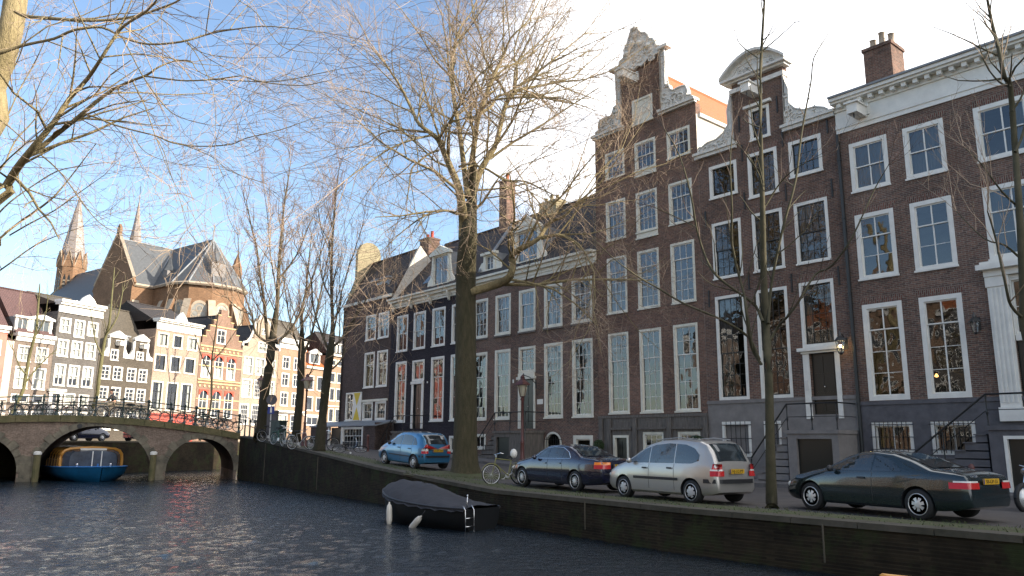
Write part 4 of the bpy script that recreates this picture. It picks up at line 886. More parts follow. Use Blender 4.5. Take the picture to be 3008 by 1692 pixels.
for i, (s0, w_, zt, wm, rm, lb) in enumerate(spec + spec2):
    if i < len(spec): loc, rz = row3(s0, 0); lb2 = lb + ' house number %s along the near left bank, outside the frame' % ['one', 'two', 'three', 'four', 'five', 'six', 'seven', 'eight'][i]; gp_ = 'houses of the near left bank'
    else: loc, rz = row1(s0, 0); lb2 = lb + ' house beyond the white portal house, past the right frame edge'; gp_ = 'houses past the right frame edge'
    H = empty('canal_house', loc, rz); tag(H, lb2, 'house', gp_); H['_o'] = (0, 0)
    n = 3; xs = [(w_ * (k + .5) / n - .65, w_ * (k + .5) / n + .65) for k in range(n)]
    ws = [(a, c, z, z + 2.1) for z in (2.2, 5.6, 8.9, 11.6) if z + 2.1 < zt for a, c in xs]
    b = mb(wm); wallgrid(b, 0, w_, 0, zt, ws, 0); b.quad((0, 0, 0), (0, 0, zt), (0, 9, zt), (0, 9, 0)); b.quad((w_, 0, 0), (w_, 9, 0), (w_, 9, zt), (w_, 0, zt))
    if i % 2 == 0: b.poly([(0.6, 0, zt), (w_ - .6, 0, zt), (w_ / 2 + .8, 0, zt + 3.4), (w_ / 2 - .8, 0, zt + 3.4)])
    b.obj('wall', H)
    for o in ws:
        f = mb('white'); f.box(o[0], o[0] + .12, -.02, .1, o[2], o[3]); f.box(o[1] - .12, o[1], -.02, .1, o[2], o[3]); f.box(o[0] + .12, o[1] - .12, -.02, .1, o[3] - .12, o[3]); f.box(o[0] + .12, o[1] - .12, -.02, .1, o[2], o[2] + .14); f.box((o[0] + o[1]) / 2 - .03, (o[0] + o[1]) / 2 + .03, .02, .08, o[2] + .14, o[3] - .12); w2_ = f.obj('window', H)
        p = mb('farglass'); p.quad((o[0] + .1, .11, o[2] + .1), (o[1] - .1, .11, o[2] + .1), (o[1] - .1, .11, o[3] - .1), (o[0] + .1, .11, o[3] - .1)); p.obj('pane', w2_)
    b = mb('white'); b.box(0, w_, -.35, .1, zt - .4, zt); b.obj('cornice', H)
    gable_roof(H, 0, w_, zt, 0, 9, zt + 3.2, rm if rm != 'white' else 'tile_dark', 'y' if i % 2 == 0 else 'x'); finish(H)

# ------------------------------------------------------------------ the church
CH = empty('church', (-51.7, 115.4, 1.0), math.atan2(-.6, .8)); tag(CH, 'brown brick neo gothic church with steep slate roofs behind the far houses', 'church')
# local x = choir direction, local -y = transept direction (towards the canal on the left)
ZR, ZE, Z0 = 29.0, 21.9, 0.0
hw, TL, CL = 5.4, 8.2, 10.6
def pointed(x0, x1, z0, z1, n=6):
    cx = (x0 + x1) / 2; w_ = (x1 - x0) / 2; zs = z1 - w_ * 1.5
    pts = [(x0, z0), (x1, z0)] + [(cx + w_ * math.cos(t_), zs + (z1 - zs) * math.sin(t_) ** .85) for t_ in [math.pi / 2 * k / n for k in range(n + 1)]] + [(cx - w_ * math.cos(t_), zs + (z1 - zs) * math.sin(t_) ** .85) for t_ in [math.pi / 2 * (n - k) / n for k in range(1, n + 1)]]
    return pts
def gothic(P, x0, x1, z0, z1, M4, name='window'):
    """pointed window on a wall whose local frame is M4 (x along, y out of the wall, z up)"""
    f = mb('churchtrim'); pts = pointed(x0, x1, z0, z1); cx = (x0 + x1) / 2; w_ = x1 - x0
    def T(v): q = M4 @ Vector(v); return (q.x, q.y, q.z)
    outl = [(cx + (x - cx) * 1.16, z0 + (z - z0) * 1.05 - .1) for x, z in pts]
    n = len(pts)
    f.add([T((x, .12, z)) for x, z in outl] + [T((x, .1, z)) for x, z in pts] + [T((x, .02, z)) for x, z in outl], [(i, (i + 1) % n, n + (i + 1) % n, n + i) for i in range(n)] + [(i, 2 * n + i, 2 * n + (i + 1) % n, (i + 1) % n) for i in range(n)])
    def bar(a, c, w2=.07):
        d = Vector((c[0] - a[0], 0, c[1] - a[1])).normalized(); nn = Vector((-d.z, 0, d.x)) * w2
        f.add([T((a[0] + nn.x, .09, a[1] + nn.z)), T((a[0] - nn.x, .09, a[1] - nn.z)), T((c[0] - nn.x, .09, c[1] - nn.z)), T((c[0] + nn.x, .09, c[1] + nn.z))], [(0, 1, 2, 3)])
    for k in (1, 2, 3): x = x0 + w_ * k / 4; bar((x, z0), (x, z1 - w_ * (.95 if k != 2 else .75)))
    for k in range(1, 5): z = z0 + (z1 - z0 - w_) * k / 4; bar((x0, z), (x1, z), .04)
    for sx_ in (-1, 1):
        for c0, rr_ in ((w_ / 4, w_ * .22),):
            for k in range(8):
                a, c = 2 * math.pi * k / 8, 2 * math.pi * (k + 1) / 8; bar((cx + sx_ * c0 + rr_ * math.cos(a), z1 - w_ * .75 + rr_ * math.sin(a)), (cx + sx_ * c0 + rr_ * math.cos(c), z1 - w_ * .75 + rr_ * math.sin(c)), .05)
    for k in range(8):
        a, c = 2 * math.pi * k / 8, 2 * math.pi * (k + 1) / 8; bar((cx + w_ * .2 * math.cos(a), z1 - w_ * .38 + w_ * .2 * math.sin(a)), (cx + w_ * .2 * math.cos(c), z1 - w_ * .38 + w_ * .2 * math.sin(c)), .05)
    w = f.obj(name, P); p = mb('churchglass'); p.add([T((x, .05, z)) for x, z in pts], [tuple(range(n))]); p.obj('pane', w)
M['churchglass'] = mat('leaded_glass', (0.2, 0.2, 0.18), .35, var=.35, vscale=1.3, spec=.6)
b = mb('church')
# transept (along -y), nave (along -x), choir (along +x)
b.quad((hw, -TL, Z0), (hw, 0, Z0), (hw, 0, ZE), (hw, -TL, ZE)); b.quad((-hw, -TL, Z0), (-hw, -TL, ZE), (-hw, 0, ZE), (-hw, 0, Z0))
b.prism([(-hw - .1, Z0), (-hw - .1, ZE - .5), (-hw - .6, ZE), (-hw - .2, ZE + .6), (-.45, ZR + .3), (-.45, ZR + 1.6), (0, ZR + 2.2), (.45, ZR + 1.6), (.45, ZR + .3), (hw + .2, ZE + .6), (hw + .6, ZE), (hw + .1, ZE - .5), (hw + .1, Z0)], 'y', -TL - .35, -TL)
b.quad((hw, -hw, Z0), (CL, -hw, Z0), (CL, -hw, ZE), (hw, -hw, ZE)); b.quad((hw, hw, Z0), (hw, hw, ZE), (CL, hw, ZE), (CL, hw, Z0))
ap = [(CL + 3.7 * math.sin(R(a)), -hw * math.cos(R(a))) for a in (0, 36, 72, 108, 144, 180)]
for (a, c), (d, e) in zip(ap, ap[1:]): b.quad((a, c, Z0), (d, e, Z0), (d, e, ZE), (a, c, ZE))
b.quad((-34, -hw, Z0), (-hw, -hw, Z0), (-hw, -hw, ZE), (-34, -hw, ZE)); b.quad((-34, hw, Z0), (-34, hw, ZE), (-hw, hw, ZE), (-hw, hw, Z0))
b.box(-34, -hw - .01, -hw - 5, -hw - .01, Z0, 15.5)
b.prism([(-hw - 5.4, Z0), (-hw - 5.4, 17), (-hw - 4.6, 17), (-hw - .5, 22.2), (hw, 22.2), (hw, Z0)], 'x', -34.4, -34)
b.obj('wall', CH)
b = mb('slate')
b.quad((hw + .25, -TL, ZE - .1), (hw + .25, -hw, ZE - .1), (0, 0, ZR), (0, -TL, ZR)); b.quad((-hw - .25, -TL, ZE - .1), (0, -TL, ZR), (0, 0, ZR), (-hw - .25, -hw, ZE - .1))
b.quad((hw, -hw - .25, ZE - .1), (CL, -hw - .25, ZE - .1), (CL, 0, ZR), (0, 0, ZR)); b.quad((hw, hw + .25, ZE - .1), (0, 0, ZR), (CL, 0, ZR), (CL, hw + .25, ZE - .1))
ap2 = [(CL + 3.95 * math.sin(R(a)), -(hw + .25) * math.cos(R(a))) for a in (0, 36, 72, 108, 144, 180)]
for (a, c), (d, e) in zip(ap2, ap2[1:]): b.poly([(a, c, ZE - .1), (d, e, ZE - .1), (CL, 0, ZR)])
b.quad((-34, -hw - .25, ZE - .1), (-hw, -hw - .25, ZE - .1), (0, 0, ZR), (-34, 0, ZR)); b.quad((-34, hw + .25, ZE - .1), (-34, 0, ZR), (0, 0, ZR), (-hw, hw + .25, ZE - .1))
b.quad((-34, -hw - 5.3, 15.4), (-hw, -hw - 5.3, 15.4), (-hw, -hw, 20.5), (-34, -hw, 20.5)); b.obj('roof', CH)
b = mb('lead')
for p, q in [((0, -TL, ZR), (0, 0, ZR)), ((0, 0, ZR), (CL, 0, ZR)), ((0, 0, ZR), (-34, 0, ZR)), ((hw, -hw, ZE), (0, 0, ZR))] + [((x, y, ZE), (CL, 0, ZR)) for x, y in ap2]: b.tube([p, q], .13, 5)
b.use('churchtrim')
for (a, c), (d, e) in zip([(hw, -TL)] + [(hw, -hw)] + ap2, [(hw, -hw)] + ap2[:1] + ap2[1:]): b.tube([(a * 1.0 + .12, c - .1, ZE - .25), (d + .12, e - .1, ZE - .25)], .25, 5)
for t_ in (-1, 1): b.tube([(t_ * (hw + .2), -TL - .18, ZE + .7), (t_ * .4, -TL - .18, ZR + .5)], .28, 4)
b.lathe([(.06, ZR), (.05, ZR + 2.6)], 5, (CL, 0, 0)); b.obj('ridge_trim', CH)
# buttresses
def buttress(x, y, ax, ay, w_=.5, d=1.5, zt=19.5):
    b = mb('church'); n = Vector((ax, ay, 0)).normalized(); t_ = Vector((-n.y, n.x, 0)) * w_
    def Q(o, z): return [Vector((x, y, z)) - t_ + n * 0, Vector((x, y, z)) + t_, Vector((x, y, z)) + t_ + n * o, Vector((x, y, z)) - t_ + n * o]
    A = Q(d, Z0); B = Q(d, zt - 3.4); C_ = Q(.15, zt)
    b.add(A + B, [(0, 1, 5, 4), (1, 2, 6, 5), (2, 3, 7, 6), (3, 0, 4, 7)]); b.add([B[0], B[1], B[2], B[3], C_[0], C_[1], C_[2], C_[3]], [(1, 2, 6, 5), (3, 0, 4, 7)])
    b.use('churchtrim'); b.add([B[3], B[2], C_[2], C_[3]], [(0, 1, 2, 3)]); b.obj('buttress', CH)
for (x, y), a in zip(ap, (10, 36, 72, 108, 144, 170)): buttress(x, y, math.sin(R(a)), -math.cos(R(a)))
buttress(hw, -TL + .3, 1, 0); buttress(8.0, -hw, 0, -1); buttress(hw + .1, -TL - .3, 0, -1, .45, 1.2, 18); buttress(-hw, -TL - .3, 0, -1, .45, 1.2, 18)
def frame(px, py, ang): return Matrix.Translation((px, py, 0)) @ Matrix.Rotation(ang, 4, 'Z')
gothic(CH, 1.6, 5.6, 9.5, 18.8, frame(hw, -TL, R(90)) @ Matrix.Scale(-1, 4, (0, 1, 0)))
for k in range(5):
    (a, c), (d, e) = ap[k], ap[k + 1]; L = math.hypot(d - a, e - c)
    gothic(CH, L / 2 - 1.0, L / 2 + 1.0, 9.5, 19.0, frame(a, c, math.atan2(e - c, d - a)) @ Matrix.Scale(-1, 4, (0, 1, 0)))
gothic(CH, 1.2, 2.9, 9.5, 18.5, frame(hw, -hw, 0) @ Matrix.Scale(-1, 4, (0, 1, 0)))
for x in (-2.8, 0, 2.8): gothic(CH, x - .9, x + .9, 9.5, 17.5 + (1.5 if x == 0 else 0), frame(0, -TL - .35, 0) @ Matrix.Scale(-1, 4, (0, 1, 0)))
# dormer turrets on the choir roof and pinnacles
for (x, y, z) in ((7.2, -4.3, 22.6), (CL + 2.6, -1.2, 23.6)):
    b = mb('stonelight'); b.box(x - .5, x + .5, y - .6, y + 1.6, z - .8, z + 1.4); b.use('slate'); b.lathe([(.8, 1.4), (.35, 2.4), (.02, 4.0)], 4, (x, y, z)); b.obj('roof_turret', CH)
b = mb('church')
for (x, y, z, h) in ((9.3, 5.0, 19, 9.2), (-20, -9.8, 15, 7.5), (-26, -10.6, 14, 5)): b.lathe([(.7, 0), (.6, h * .6), (.8, h * .62), (.75, h * .75), (.02, h)], 6, (x, y, z))
b.obj('pinnacle', CH)
b = mb('slate_light'); x = -12; b.lathe([(1.1, ZR - 1.5), (1.0, ZR + 1.2), (1.25, ZR + 1.3), (.62, ZR + 5.5), (.02, ZR + 10.4)], 8, (x, 0, 0)); b.use('iron'); b.tube([(x, 0, ZR + 10), (x, 0, ZR + 12.6)], .05, 4); b.obj('fleche', CH)
# tower
T = empty('church_tower', (-78.3, 135, 1.0), R(-8)); tag(T, 'octagonal brick church tower with a pale slate spire, left of the church roofs', 'tower')
b = mb('church'); b.lathe([(2.6, 0), (2.6, 22), (2.35, 22.3), (2.25, 30.5)], 8, (0, 0, 0)); b.obj('shaft', T)
b = mb('slate_light'); b.lathe([(2.15, 31), (1.75, 34), (1.1, 38.2), (.02, 44.2)], 8); b.use('lead'); b.tube([(0, 0, 44), (0, 0, 46)], .06, 4); b.obj('spire', T)
b = mb('church')
for k in range(8):
    a = 2 * math.pi * (k + .5) / 8; c, s_ = math.cos(a), math.sin(a); q = Vector((-s_, c, 0)); p = Vector((c, s_, 0)) * 2.15
    b.add([p - q * .85 + Vector((0, 0, 30.3)), p + q * .85 + Vector((0, 0, 30.3)), p + Vector((0, 0, 33.4)), p * .55 + Vector((0, 0, 32.5))], [(0, 1, 2), (1, 3, 2), (0, 2, 3)])
    a2 = 2 * math.pi * k / 8; b.lathe([(.2, 0), (.2, 1.2), (.02, 2.2)], 4, (2.3 * math.cos(a2), 2.3 * math.sin(a2), 30.3))
b.use('churchtrim')
for k in range(8):
    a = 2 * math.pi * (k + .5) / 8; c, s_ = math.cos(a), math.sin(a); q = Vector((-s_, c, 0)); p = Vector((c, s_, 0)) * 2.2
    b.tube([p - q * .85 + Vector((0, 0, 30.3)), p + Vector((0, 0, 33.4)), p + q * .85 + Vector((0, 0, 30.3))], .09, 4)
b.obj('spire_gables', T)
for k in range(8):
    b = mb('black'); a = 2 * math.pi * (k + .5) / 8; c, s_ = math.cos(a), math.sin(a); q = Vector((-s_, c, 0)); p = Vector((c, s_, 0)) * 2.13
    for j in (-.35, .35):
        v = [p + q * (j + dx) + Vector((0, 0, z)) for dx, z in ((-.2, 24), (.2, 24), (.2, 28.2), (0, 29), (-.2, 28.2))]; b.add(v, [(0, 1, 2, 3, 4)])
        b.use('churchtrim')
        for z in range(6): b.add([p * 1.01 + q * (j - .2) + Vector((0, 0, 24.4 + z * .65)), p * 1.01 + q * (j + .2) + Vector((0, 0, 24.4 + z * .65)), p * 1.03 + q * (j + .2) + Vector((0, 0, 24.6 + z * .65)), p * 1.03 + q * (j - .2) + Vector((0, 0, 24.6 + z * .65))], [(0, 1, 2, 3)])
        b.use('black')
    b.obj('belfry_opening', T)
M['rustred'] = mat('rust_red_iron', (.09, .03, .025), .5, var=.3, vscale=4)
# ------------------------------------------------------------------ ground, water, quays
def struct(o): o['kind'] = 'structure'; return o
wm = bpy.data.materials.new('canal_water'); wm.use_nodes = True; t = wm.node_tree; b_ = t.nodes['Principled BSDF']
b_.inputs['Base Color'].default_value = (0.008, 0.014, 0.02, 1); b_.inputs['Roughness'].default_value = 0.02; b_.inputs['IOR'].default_value = 1.42
c_ = t.nodes.new('ShaderNodeTexCoord'); g_ = t.nodes.new('ShaderNodeMapping'); g_.inputs['Rotation'].default_value = (0, 0, R(20)); g_.inputs['Scale'].default_value = (1.0, 2.0, 1)
n1 = t.nodes.new('ShaderNodeTexNoise'); n1.inputs['Scale'].default_value = 11; n1.inputs['Detail'].default_value = 5; n1.inputs['Roughness'].default_value = .62; n1.inputs['Distortion'].default_value = .6
u1 = t.nodes.new('ShaderNodeBump'); u1.inputs['Strength'].default_value = 1.0; u1.inputs['Distance'].default_value = 0.036
t.links.new(c_.outputs['Object'], g_.inputs[0]); t.links.new(g_.outputs[0], n1.inputs['Vector']); t.links.new(n1.outputs['Fac'], u1.inputs['Height']); t.links.new(u1.outputs[0], b_.inputs['Normal'])
M['water'] = wm
def water_mesh():
    """wind-rippled surface: a real wave field near the camera, flat beyond"""
    x0, x1, y0, y1, st = -37.0, 15.0, 5.0, 60.0, .115
    nx, ny = int((x1 - x0) / st), int((y1 - y0) / st); X, Y = np.meshgrid(np.linspace(x0, x1, nx), np.linspace(y0, y1, ny)); Z = np.zeros_like(X); rs = np.random.RandomState(4)
    for k in range(64):
        lam = .24 * (3.2 ** rs.rand()); th = math.radians(62) + rs.normal() * .55; amp = .0105 * lam ** .75
        kx, ky = 2 * np.pi / lam * math.cos(th), 2 * np.pi / lam * math.sin(th); ph = kx * X + ky * Y + rs.rand() * 6.28 + .8 * np.sin(.35 * X + rs.rand() * 6) + .8 * np.sin(.3 * Y + rs.rand() * 6)
        Z += amp * np.sin(ph)
    Z *= .25 * (.75 + .25 * np.sin(.22 * X + 1) * np.sin(.17 * Y + 2))
    edge = np.clip(np.minimum.reduce([X - x0, x1 - X, Y - y0, y1 - Y]) / 2.0, 0, 1); Z = Z * edge + WZ
    V = np.stack([X, Y, Z], -1).reshape(-1, 3).astype(np.float32); i = (np.arange(ny - 1)[:, None] * nx + np.arange(nx - 1)[None, :]); F = np.stack([i, i + 1, i + nx + 1, i + nx], -1).reshape(-1, 4).astype(np.int32)
    n0 = len(V); e = 400.0
    V = np.concatenate([V, np.array([[x0, y0, WZ], [x1, y0, WZ], [x1, y1, WZ], [x0, y1, WZ], [-e, -60, WZ], [e, -60, WZ], [e, 500, WZ], [-e, 500, WZ]], np.float32)])
    F = np.concatenate([F, np.array([[n0 + 4, n0 + 5, n0 + 1, n0], [n0 + 5, n0 + 6, n0 + 2, n0 + 1], [n0 + 6, n0 + 7, n0 + 3, n0 + 2], [n0 + 7, n0 + 4, n0, n0 + 3]], np.int32)])
    me = bpy.data.meshes.new('water'); me.vertices.add(len(V)); me.vertices.foreach_set('co', V.ravel()); me.loops.add(F.size); me.loops.foreach_set('vertex_index', F.ravel())
    me.polygons.add(len(F)); me.polygons.foreach_set('loop_start', np.arange(0, F.size, 4, dtype=np.int32)); me.polygons.foreach_set('loop_total', np.full(len(F), 4, np.int32)); me.polygons.foreach_set('use_smooth', np.ones(len(F), bool))
    me.materials.append(M['water']); me.update(calc_edges=True); o = bpy.data.objects.new('water', me); col.objects.link(o); return o
struct(water_mesh())
# right bank street: ruled between the quay edge and a far line
BANK2 = [(-18.37 + D2.x * k, 53.72 + D2.y * k) for k in (6, 14, 25, 45, 80, 160)]
pts = []
for (a, c), (d, e) in zip(EDGE, EDGE[1:]):
    n = max(2, int(math.hypot(d - a, e - c) / 1.2))
    pts += [(a + (d - a) * k / n, c + (e - c) * k / n, N1) for k in range(n)]
pts.append((*EDGE[-1], N1)); 
for i, p in enumerate(BANK2): pts.append((*p, Vector((N1.x * (1 - (i + 1) / 6) + .95 * (i + 1) / 6, N1.y * (1 - (i + 1) / 6) + .1 * (i + 1) / 6, 0)).normalized()))
OFF = [0.45, 1.5, 3, 5, 7, 9, 11, 13, 16, 25, 45, 300]
b = mb('asphalt'); v = []
for (x, y, d) in pts:
    for o in OFF: X, Y = x + d.x * o, y + d.y * o; v.append((X, Y, gz(X, Y) - .01))
m_ = len(OFF); b.add(v, [(i * m_ + j, i * m_ + j + 1, (i + 1) * m_ + j + 1, (i + 1) * m_ + j) for i in range(len(pts) - 1) for j in range(m_ - 1)])
b.smooth = True; struct(b.obj('street'))
# raised pavement with a kerb along the right bank facades
b = mb('paving')
for k in range(64):
    s0, s1 = -22 + k, -21.02 + k
    q = [(D1 * s_ + N1 * n_) for s_, n_ in ((s0, 25.6), (s1, 25.6), (s1, 28.99), (s0, 28.99))]
    zz = [gz(p_.x, p_.y) for p_ in q]; b.add([(p_.x, p_.y, z_ - .05) for p_, z_ in zip(q, zz)] + [(p_.x, p_.y, z_ + .12) for p_, z_ in zip(q, zz)], [(0, 1, 5, 4), (4, 5, 6, 7), (1, 2, 6, 5), (3, 0, 4, 7)])
struct(b.obj('pavement'))
# left bank
LE = [(12, -30), (-4, -3), (-15, 13), (-37.6, 44.6)] + [(-29 - .4067 * 22.4 + .4067 * k, 65.3 - .9135 * 22.4 + .9135 * k) for k in (1.5, 8, 20, 40, 120)]
b = mb('asphalt')
for p, q in zip(LE, LE[1:]):
    for (z,) in ((1.4,),):
        za = .3 if p[1] < 20 else 1.4; zb_ = .3 if q[1] < 20 else 1.4
        b.quad((p[0], p[1], za), (q[0], q[1], zb_), (q[0] - 300, q[1] + 60, zb_), (p[0] - 300, p[1] + 60 * (p[1] > 20), za))
struct(b.obj('left_bank_street'))
def quay(edge, name, label, zf, side=1, group=None):
    b = mb('quaybrick'); c = mb('coping')
    for p, q in zip(edge, edge[1:]):
        n = max(1, int(math.hypot(q[0] - p[0], q[1] - p[1]) / 1.2)); d = Vector((q[0] - p[0], q[1] - p[1], 0)).normalized(); nn = Vector((d.y, -d.x, 0)) * side
        for k in range(n):
            a = Vector((p[0] + (q[0] - p[0]) * k / n, p[1] + (q[1] - p[1]) * k / n, 0)); e = Vector((p[0] + (q[0] - p[0]) * (k + 1) / n, p[1] + (q[1] - p[1]) * (k + 1) / n, 0))
            za, ze = zf(a), zf(e)
            b.quad((a.x, a.y, WZ - 1), (e.x, e.y, WZ - 1), (e.x, e.y, ze - .05), (a.x, a.y, za - .05))
            o0, o1 = nn * -.04, nn * .48; g = d * .008
            vs = [a + o0 + g, e + o0 - g, e + o1 - g, a + o1 + g]; zz = [za, ze, ze, za]
            c.add([(v_.x, v_.y, z - .1) for v_, z in zip(vs, zz)] + [(v_.x, v_.y, z + .02) for v_, z in zip(vs, zz)], [(0, 1, 5, 4), (1, 2, 6, 5), (2, 3, 7, 6), (3, 0, 4, 7), (4, 5, 6, 7), (3, 2, 1, 0)])
    o = b.obj(name); c.obj('coping', o); return tag(o, label, 'quay wall', group)
quay(EDGE, 'quay_wall', 'dark mossy brick quay wall under the parked cars on the right bank', lambda v_: gz(v_.x, v_.y))
quay([(-18.3, 53.85)] + BANK2, 'quay_wall', 'right bank quay wall beyond the bridge', lambda v_: 1.6)
quay(LE[4:], 'quay_wall', 'grey quay wall of the far left bank seen through the arch', lambda v_: 1.42, -1)
quay(LE[:4], 'quay_wall', 'near left bank quay wall outside the frame', lambda v_: .3 if v_.y < 20 else .3 + 1.1 * (v_.y - 20) / 25, -1)

qw = bpy.data.objects['quay_wall']
for ex, ey in ((2.05, 21.65), (6.2, 15.98), (-9.2, 38.3), (-14.2, 46.2)):
    b = mb('coping'); b.tube([(ex - .06, ey - .06, -.05 + gz(ex, ey)), (ex - .06, ey - .06, -.75)], .018, 5); b.obj('iron_rod', qw)
# grass verge between coping and cars, with blades
b = mb('grass'); v = []
rows = [p for p in pts if p[1] < 52.5]
for i, (x, y, d) in enumerate(rows):
    for j, o in enumerate((0.46, .8, 1.2, 1.55 + .12 * math.sin(i * 1.7))): X, Y = x + d.x * o, y + d.y * o; v.append((X, Y, gz(X, Y) + (.012, .04 + .02 * math.sin(i * 2.3), .035, -.012)[j]))
b.add(v, [(i * 4 + j, i * 4 + j + 1, (i + 1) * 4 + j + 1, (i + 1) * 4 + j) for i in range(len(rows) - 1) for j in range(3)])
# mound round the big elm
TB = (-1.75, 31.3)
n = 20
ring = [(TB[0] + r_ * (1.6 * math.cos(a)) * 1.2 - .0, TB[1] + r_ * 1.1 * math.sin(a)) for r_ in (0, .5, 1.0, 1.3) for a in [2 * math.pi * k / n for k in range(n)]]
b.add([(x, y, gz(x, y) + (.14, .12, .05, -.02)[i // n]) for i, (x, y) in enumerate(ring)], [(i * n + k, i * n + (k + 1) % n, (i + 1) * n + (k + 1) % n, (i + 1) * n + k) for i in range(3) for k in range(n)])
b.use('blade'); b.smooth = False; rr = random.Random(3)
for _ in range(6500):
    i = rr.randrange(len(rows) - 1); x, y, d = rows[i]; f = rr.random(); x += (rows[i + 1][0] - x) * f; y += (rows[i + 1][1] - y) * f; o = rr.uniform(.35, 1.6)
    X, Y = x + d.x * o, y + d.y * o
    if rr.random() < .35: a = rr.uniform(0, 6.28); k = rr.uniform(.3, 1.25); X, Y = TB[0] + 1.9 * k * math.cos(a), TB[1] + 1.1 * k * math.sin(a)
    z = gz(X, Y) + .02; h = rr.uniform(.02, .07); a = rr.uniform(0, 6.28); c, s_ = math.cos(a) * .012, math.sin(a) * .012
    b.add([(X - c, Y - s_, z), (X + c, Y + s_, z), (X + rr.uniform(-.05, .05), Y + rr.uniform(-.05, .05), z + h)], [(0, 1, 2)])
tag(b.obj('grass_verge'), 'thin grass and moss along the quay edge and round the big tree', 'grass', kind='stuff')

# ------------------------------------------------------------------ bridge (local x along the face, y away from the camera)
BR = empty('bridge', (BA.x, BA.y, 0), math.atan2(BD.y, BD.x)); tag(BR, 'three arched brick canal bridge with mossy stone coping', 'bridge')
def ctop(t_): return 3.01 - .0092 * (t_ - 2.2) ** 2
ARCH = [(4.05, 3.3, -.83, 3.2), (10.25, 2.1, -.45, 2.1), (-2.2, 2.1, -.45, 2.1)]
def intr(t_):
    for c, a, z0, h in ARCH:
        if abs(t_ - c) < a: return z0 + h * math.sqrt(1 - ((t_ - c) / a) ** 2)
    return None
BWD = 8.5
ts = sorted({round(-10 + .1 * k, 3) for k in range(226)} | {round(c + s_ * a, 4) for c, a, _, _ in ARCH for s_ in (-1, 1)} | {round(c + s_ * a * f, 4) for c, a, _, _ in ARCH for s_ in (-1, 1) for f in (.999, .99, .97, .985, .95)})
b = mb('bridgebrick')
for y in (0, BWD):
    for p, q in zip(ts, ts[1:]):
        m_ = (p + q) / 2; zp, zq = intr(p), intr(q)
        if intr(m_) is None: zp = zq = WZ - .6
        else: zp = zp if zp is not None else ARCH[0][2] if False else (-.83 if abs(m_ - 4.05) < 3.4 else -.45); zq = zq if zq is not None else (-.83 if abs(m_ - 4.05) < 3.4 else -.45)
        b.quad((p, y, zp), (q, y, zq), (q, y, ctop(q) - .3), (p, y, ctop(p) - .3))
for c, a, z0, h in ARCH:
    for x in (c - a, c + a): b.quad((x, 0, WZ - .6), (x, BWD, WZ - .6), (x, BWD, z0), (x, 0, z0))
b.obj('wall', BR)
for c, a, z0, h in ARCH:
    b = mb('vault', True); n = 40; cs = [(c + a * math.cos(math.pi * k / n), z0 + h * math.sin(math.pi * k / n)) for k in range(n + 1)]
    for (p, q), (r_, s_) in zip(cs, cs[1:]): b.quad((p, 0, q), (r_, 0, s_), (r_, BWD, s_), (p, BWD, q))
    b.obj('vault', BR)
    # voussoirs: alternating long and short stones
    b = mb('bridgestone'); n = 23 if a > 3 else 15
    for k in range(n):
        t0, t1 = math.pi * (k + .04) / n, math.pi * (k + .96) / n; ext = .52 if k % 2 else .36
        p = []
        for t_ in (t0, (t0 + t1) / 2, t1): p.append((c + (a - .01) * math.cos(t_), z0 + (h - .01) * math.sin(t_)))
        q = []
        for t_ in (t1, (t0 + t1) / 2, t0):
            zz = min(z0 + (h + ext) * math.sin(t_), ctop(c + (a + ext) * math.cos(t_)) - .42); q.append((c + (a + ext) * math.cos(t_), zz))
        b.prism(p + q, 'y', -.07, .02)
    b.obj('arch_ring', BR)
for x0, x1 in ((7.36, 8.14), (-.09, .74)):
    b = mb('bridgestone'); b.box(x0 + .05, x1 - .05, -.25, .01, WZ - .5, WZ + .22); b.box(x0 + .12, x1 - .12, -.1, .01, WZ + .22, .5); b.obj('pier', BR)
b = mb('bridgestone'); b.box(-10, -4.4, -.12, .01, WZ - .5, WZ + .3); b.obj('pier', BR)
b = mb('mossstone'); k = -10
while k < 12.6:
    e = min(k + 1.18, 12.62); x0, x1 = k + .01, e
    b.add([(x0, -.14, ctop(x0) - .42), (x1, -.14, ctop(x1) - .42), (x1, .42, ctop(x1) - .42), (x0, .42, ctop(x0) - .42), (x0, -.14, ctop(x0)), (x1, -.14, ctop(x1)), (x1, .42, ctop(x1)), (x0, .42, ctop(x0))], [(0, 1, 5, 4), (1, 2, 6, 5), (2, 3, 7, 6), (3, 0, 4, 7), (4, 5, 6, 7), (3, 2, 1, 0)]); k += 1.19
b.obj('coping', BR)
b = mb('mossstone'); k = -10
while k < 12.6: e = min(k + 2, 12.6); b.quad((k, BWD + .1, ctop(k) - .3), (k, BWD + .1, ctop(k)), (e, BWD + .1, ctop(e)), (e, BWD + .1, ctop(e) - .3)); k += 2
b.obj('coping', BR)
b = mb('asphalt', True); xs_ = [-10 + .8 * k for k in range(29)]
for p, q in zip(xs_, xs_[1:]): b.quad((p, .42, ctop(p) - .04), (q, .42, ctop(q) - .04), (q, BWD, ctop(q) - .04), (p, BWD, ctop(p) - .04))
b.quad((-10, .42, ctop(-10) - .04), (-10, BWD, ctop(-10) - .04), (-16, BWD, 1.35), (-16, .42, 1.35)); b.obj('deck', BR)
b = mb('iron'); b.lathe([(.15, 0), (.1, .05)], 8, (3.0, -.16, 2.35), 'y'); b.obj('lamp_bracket', BR)
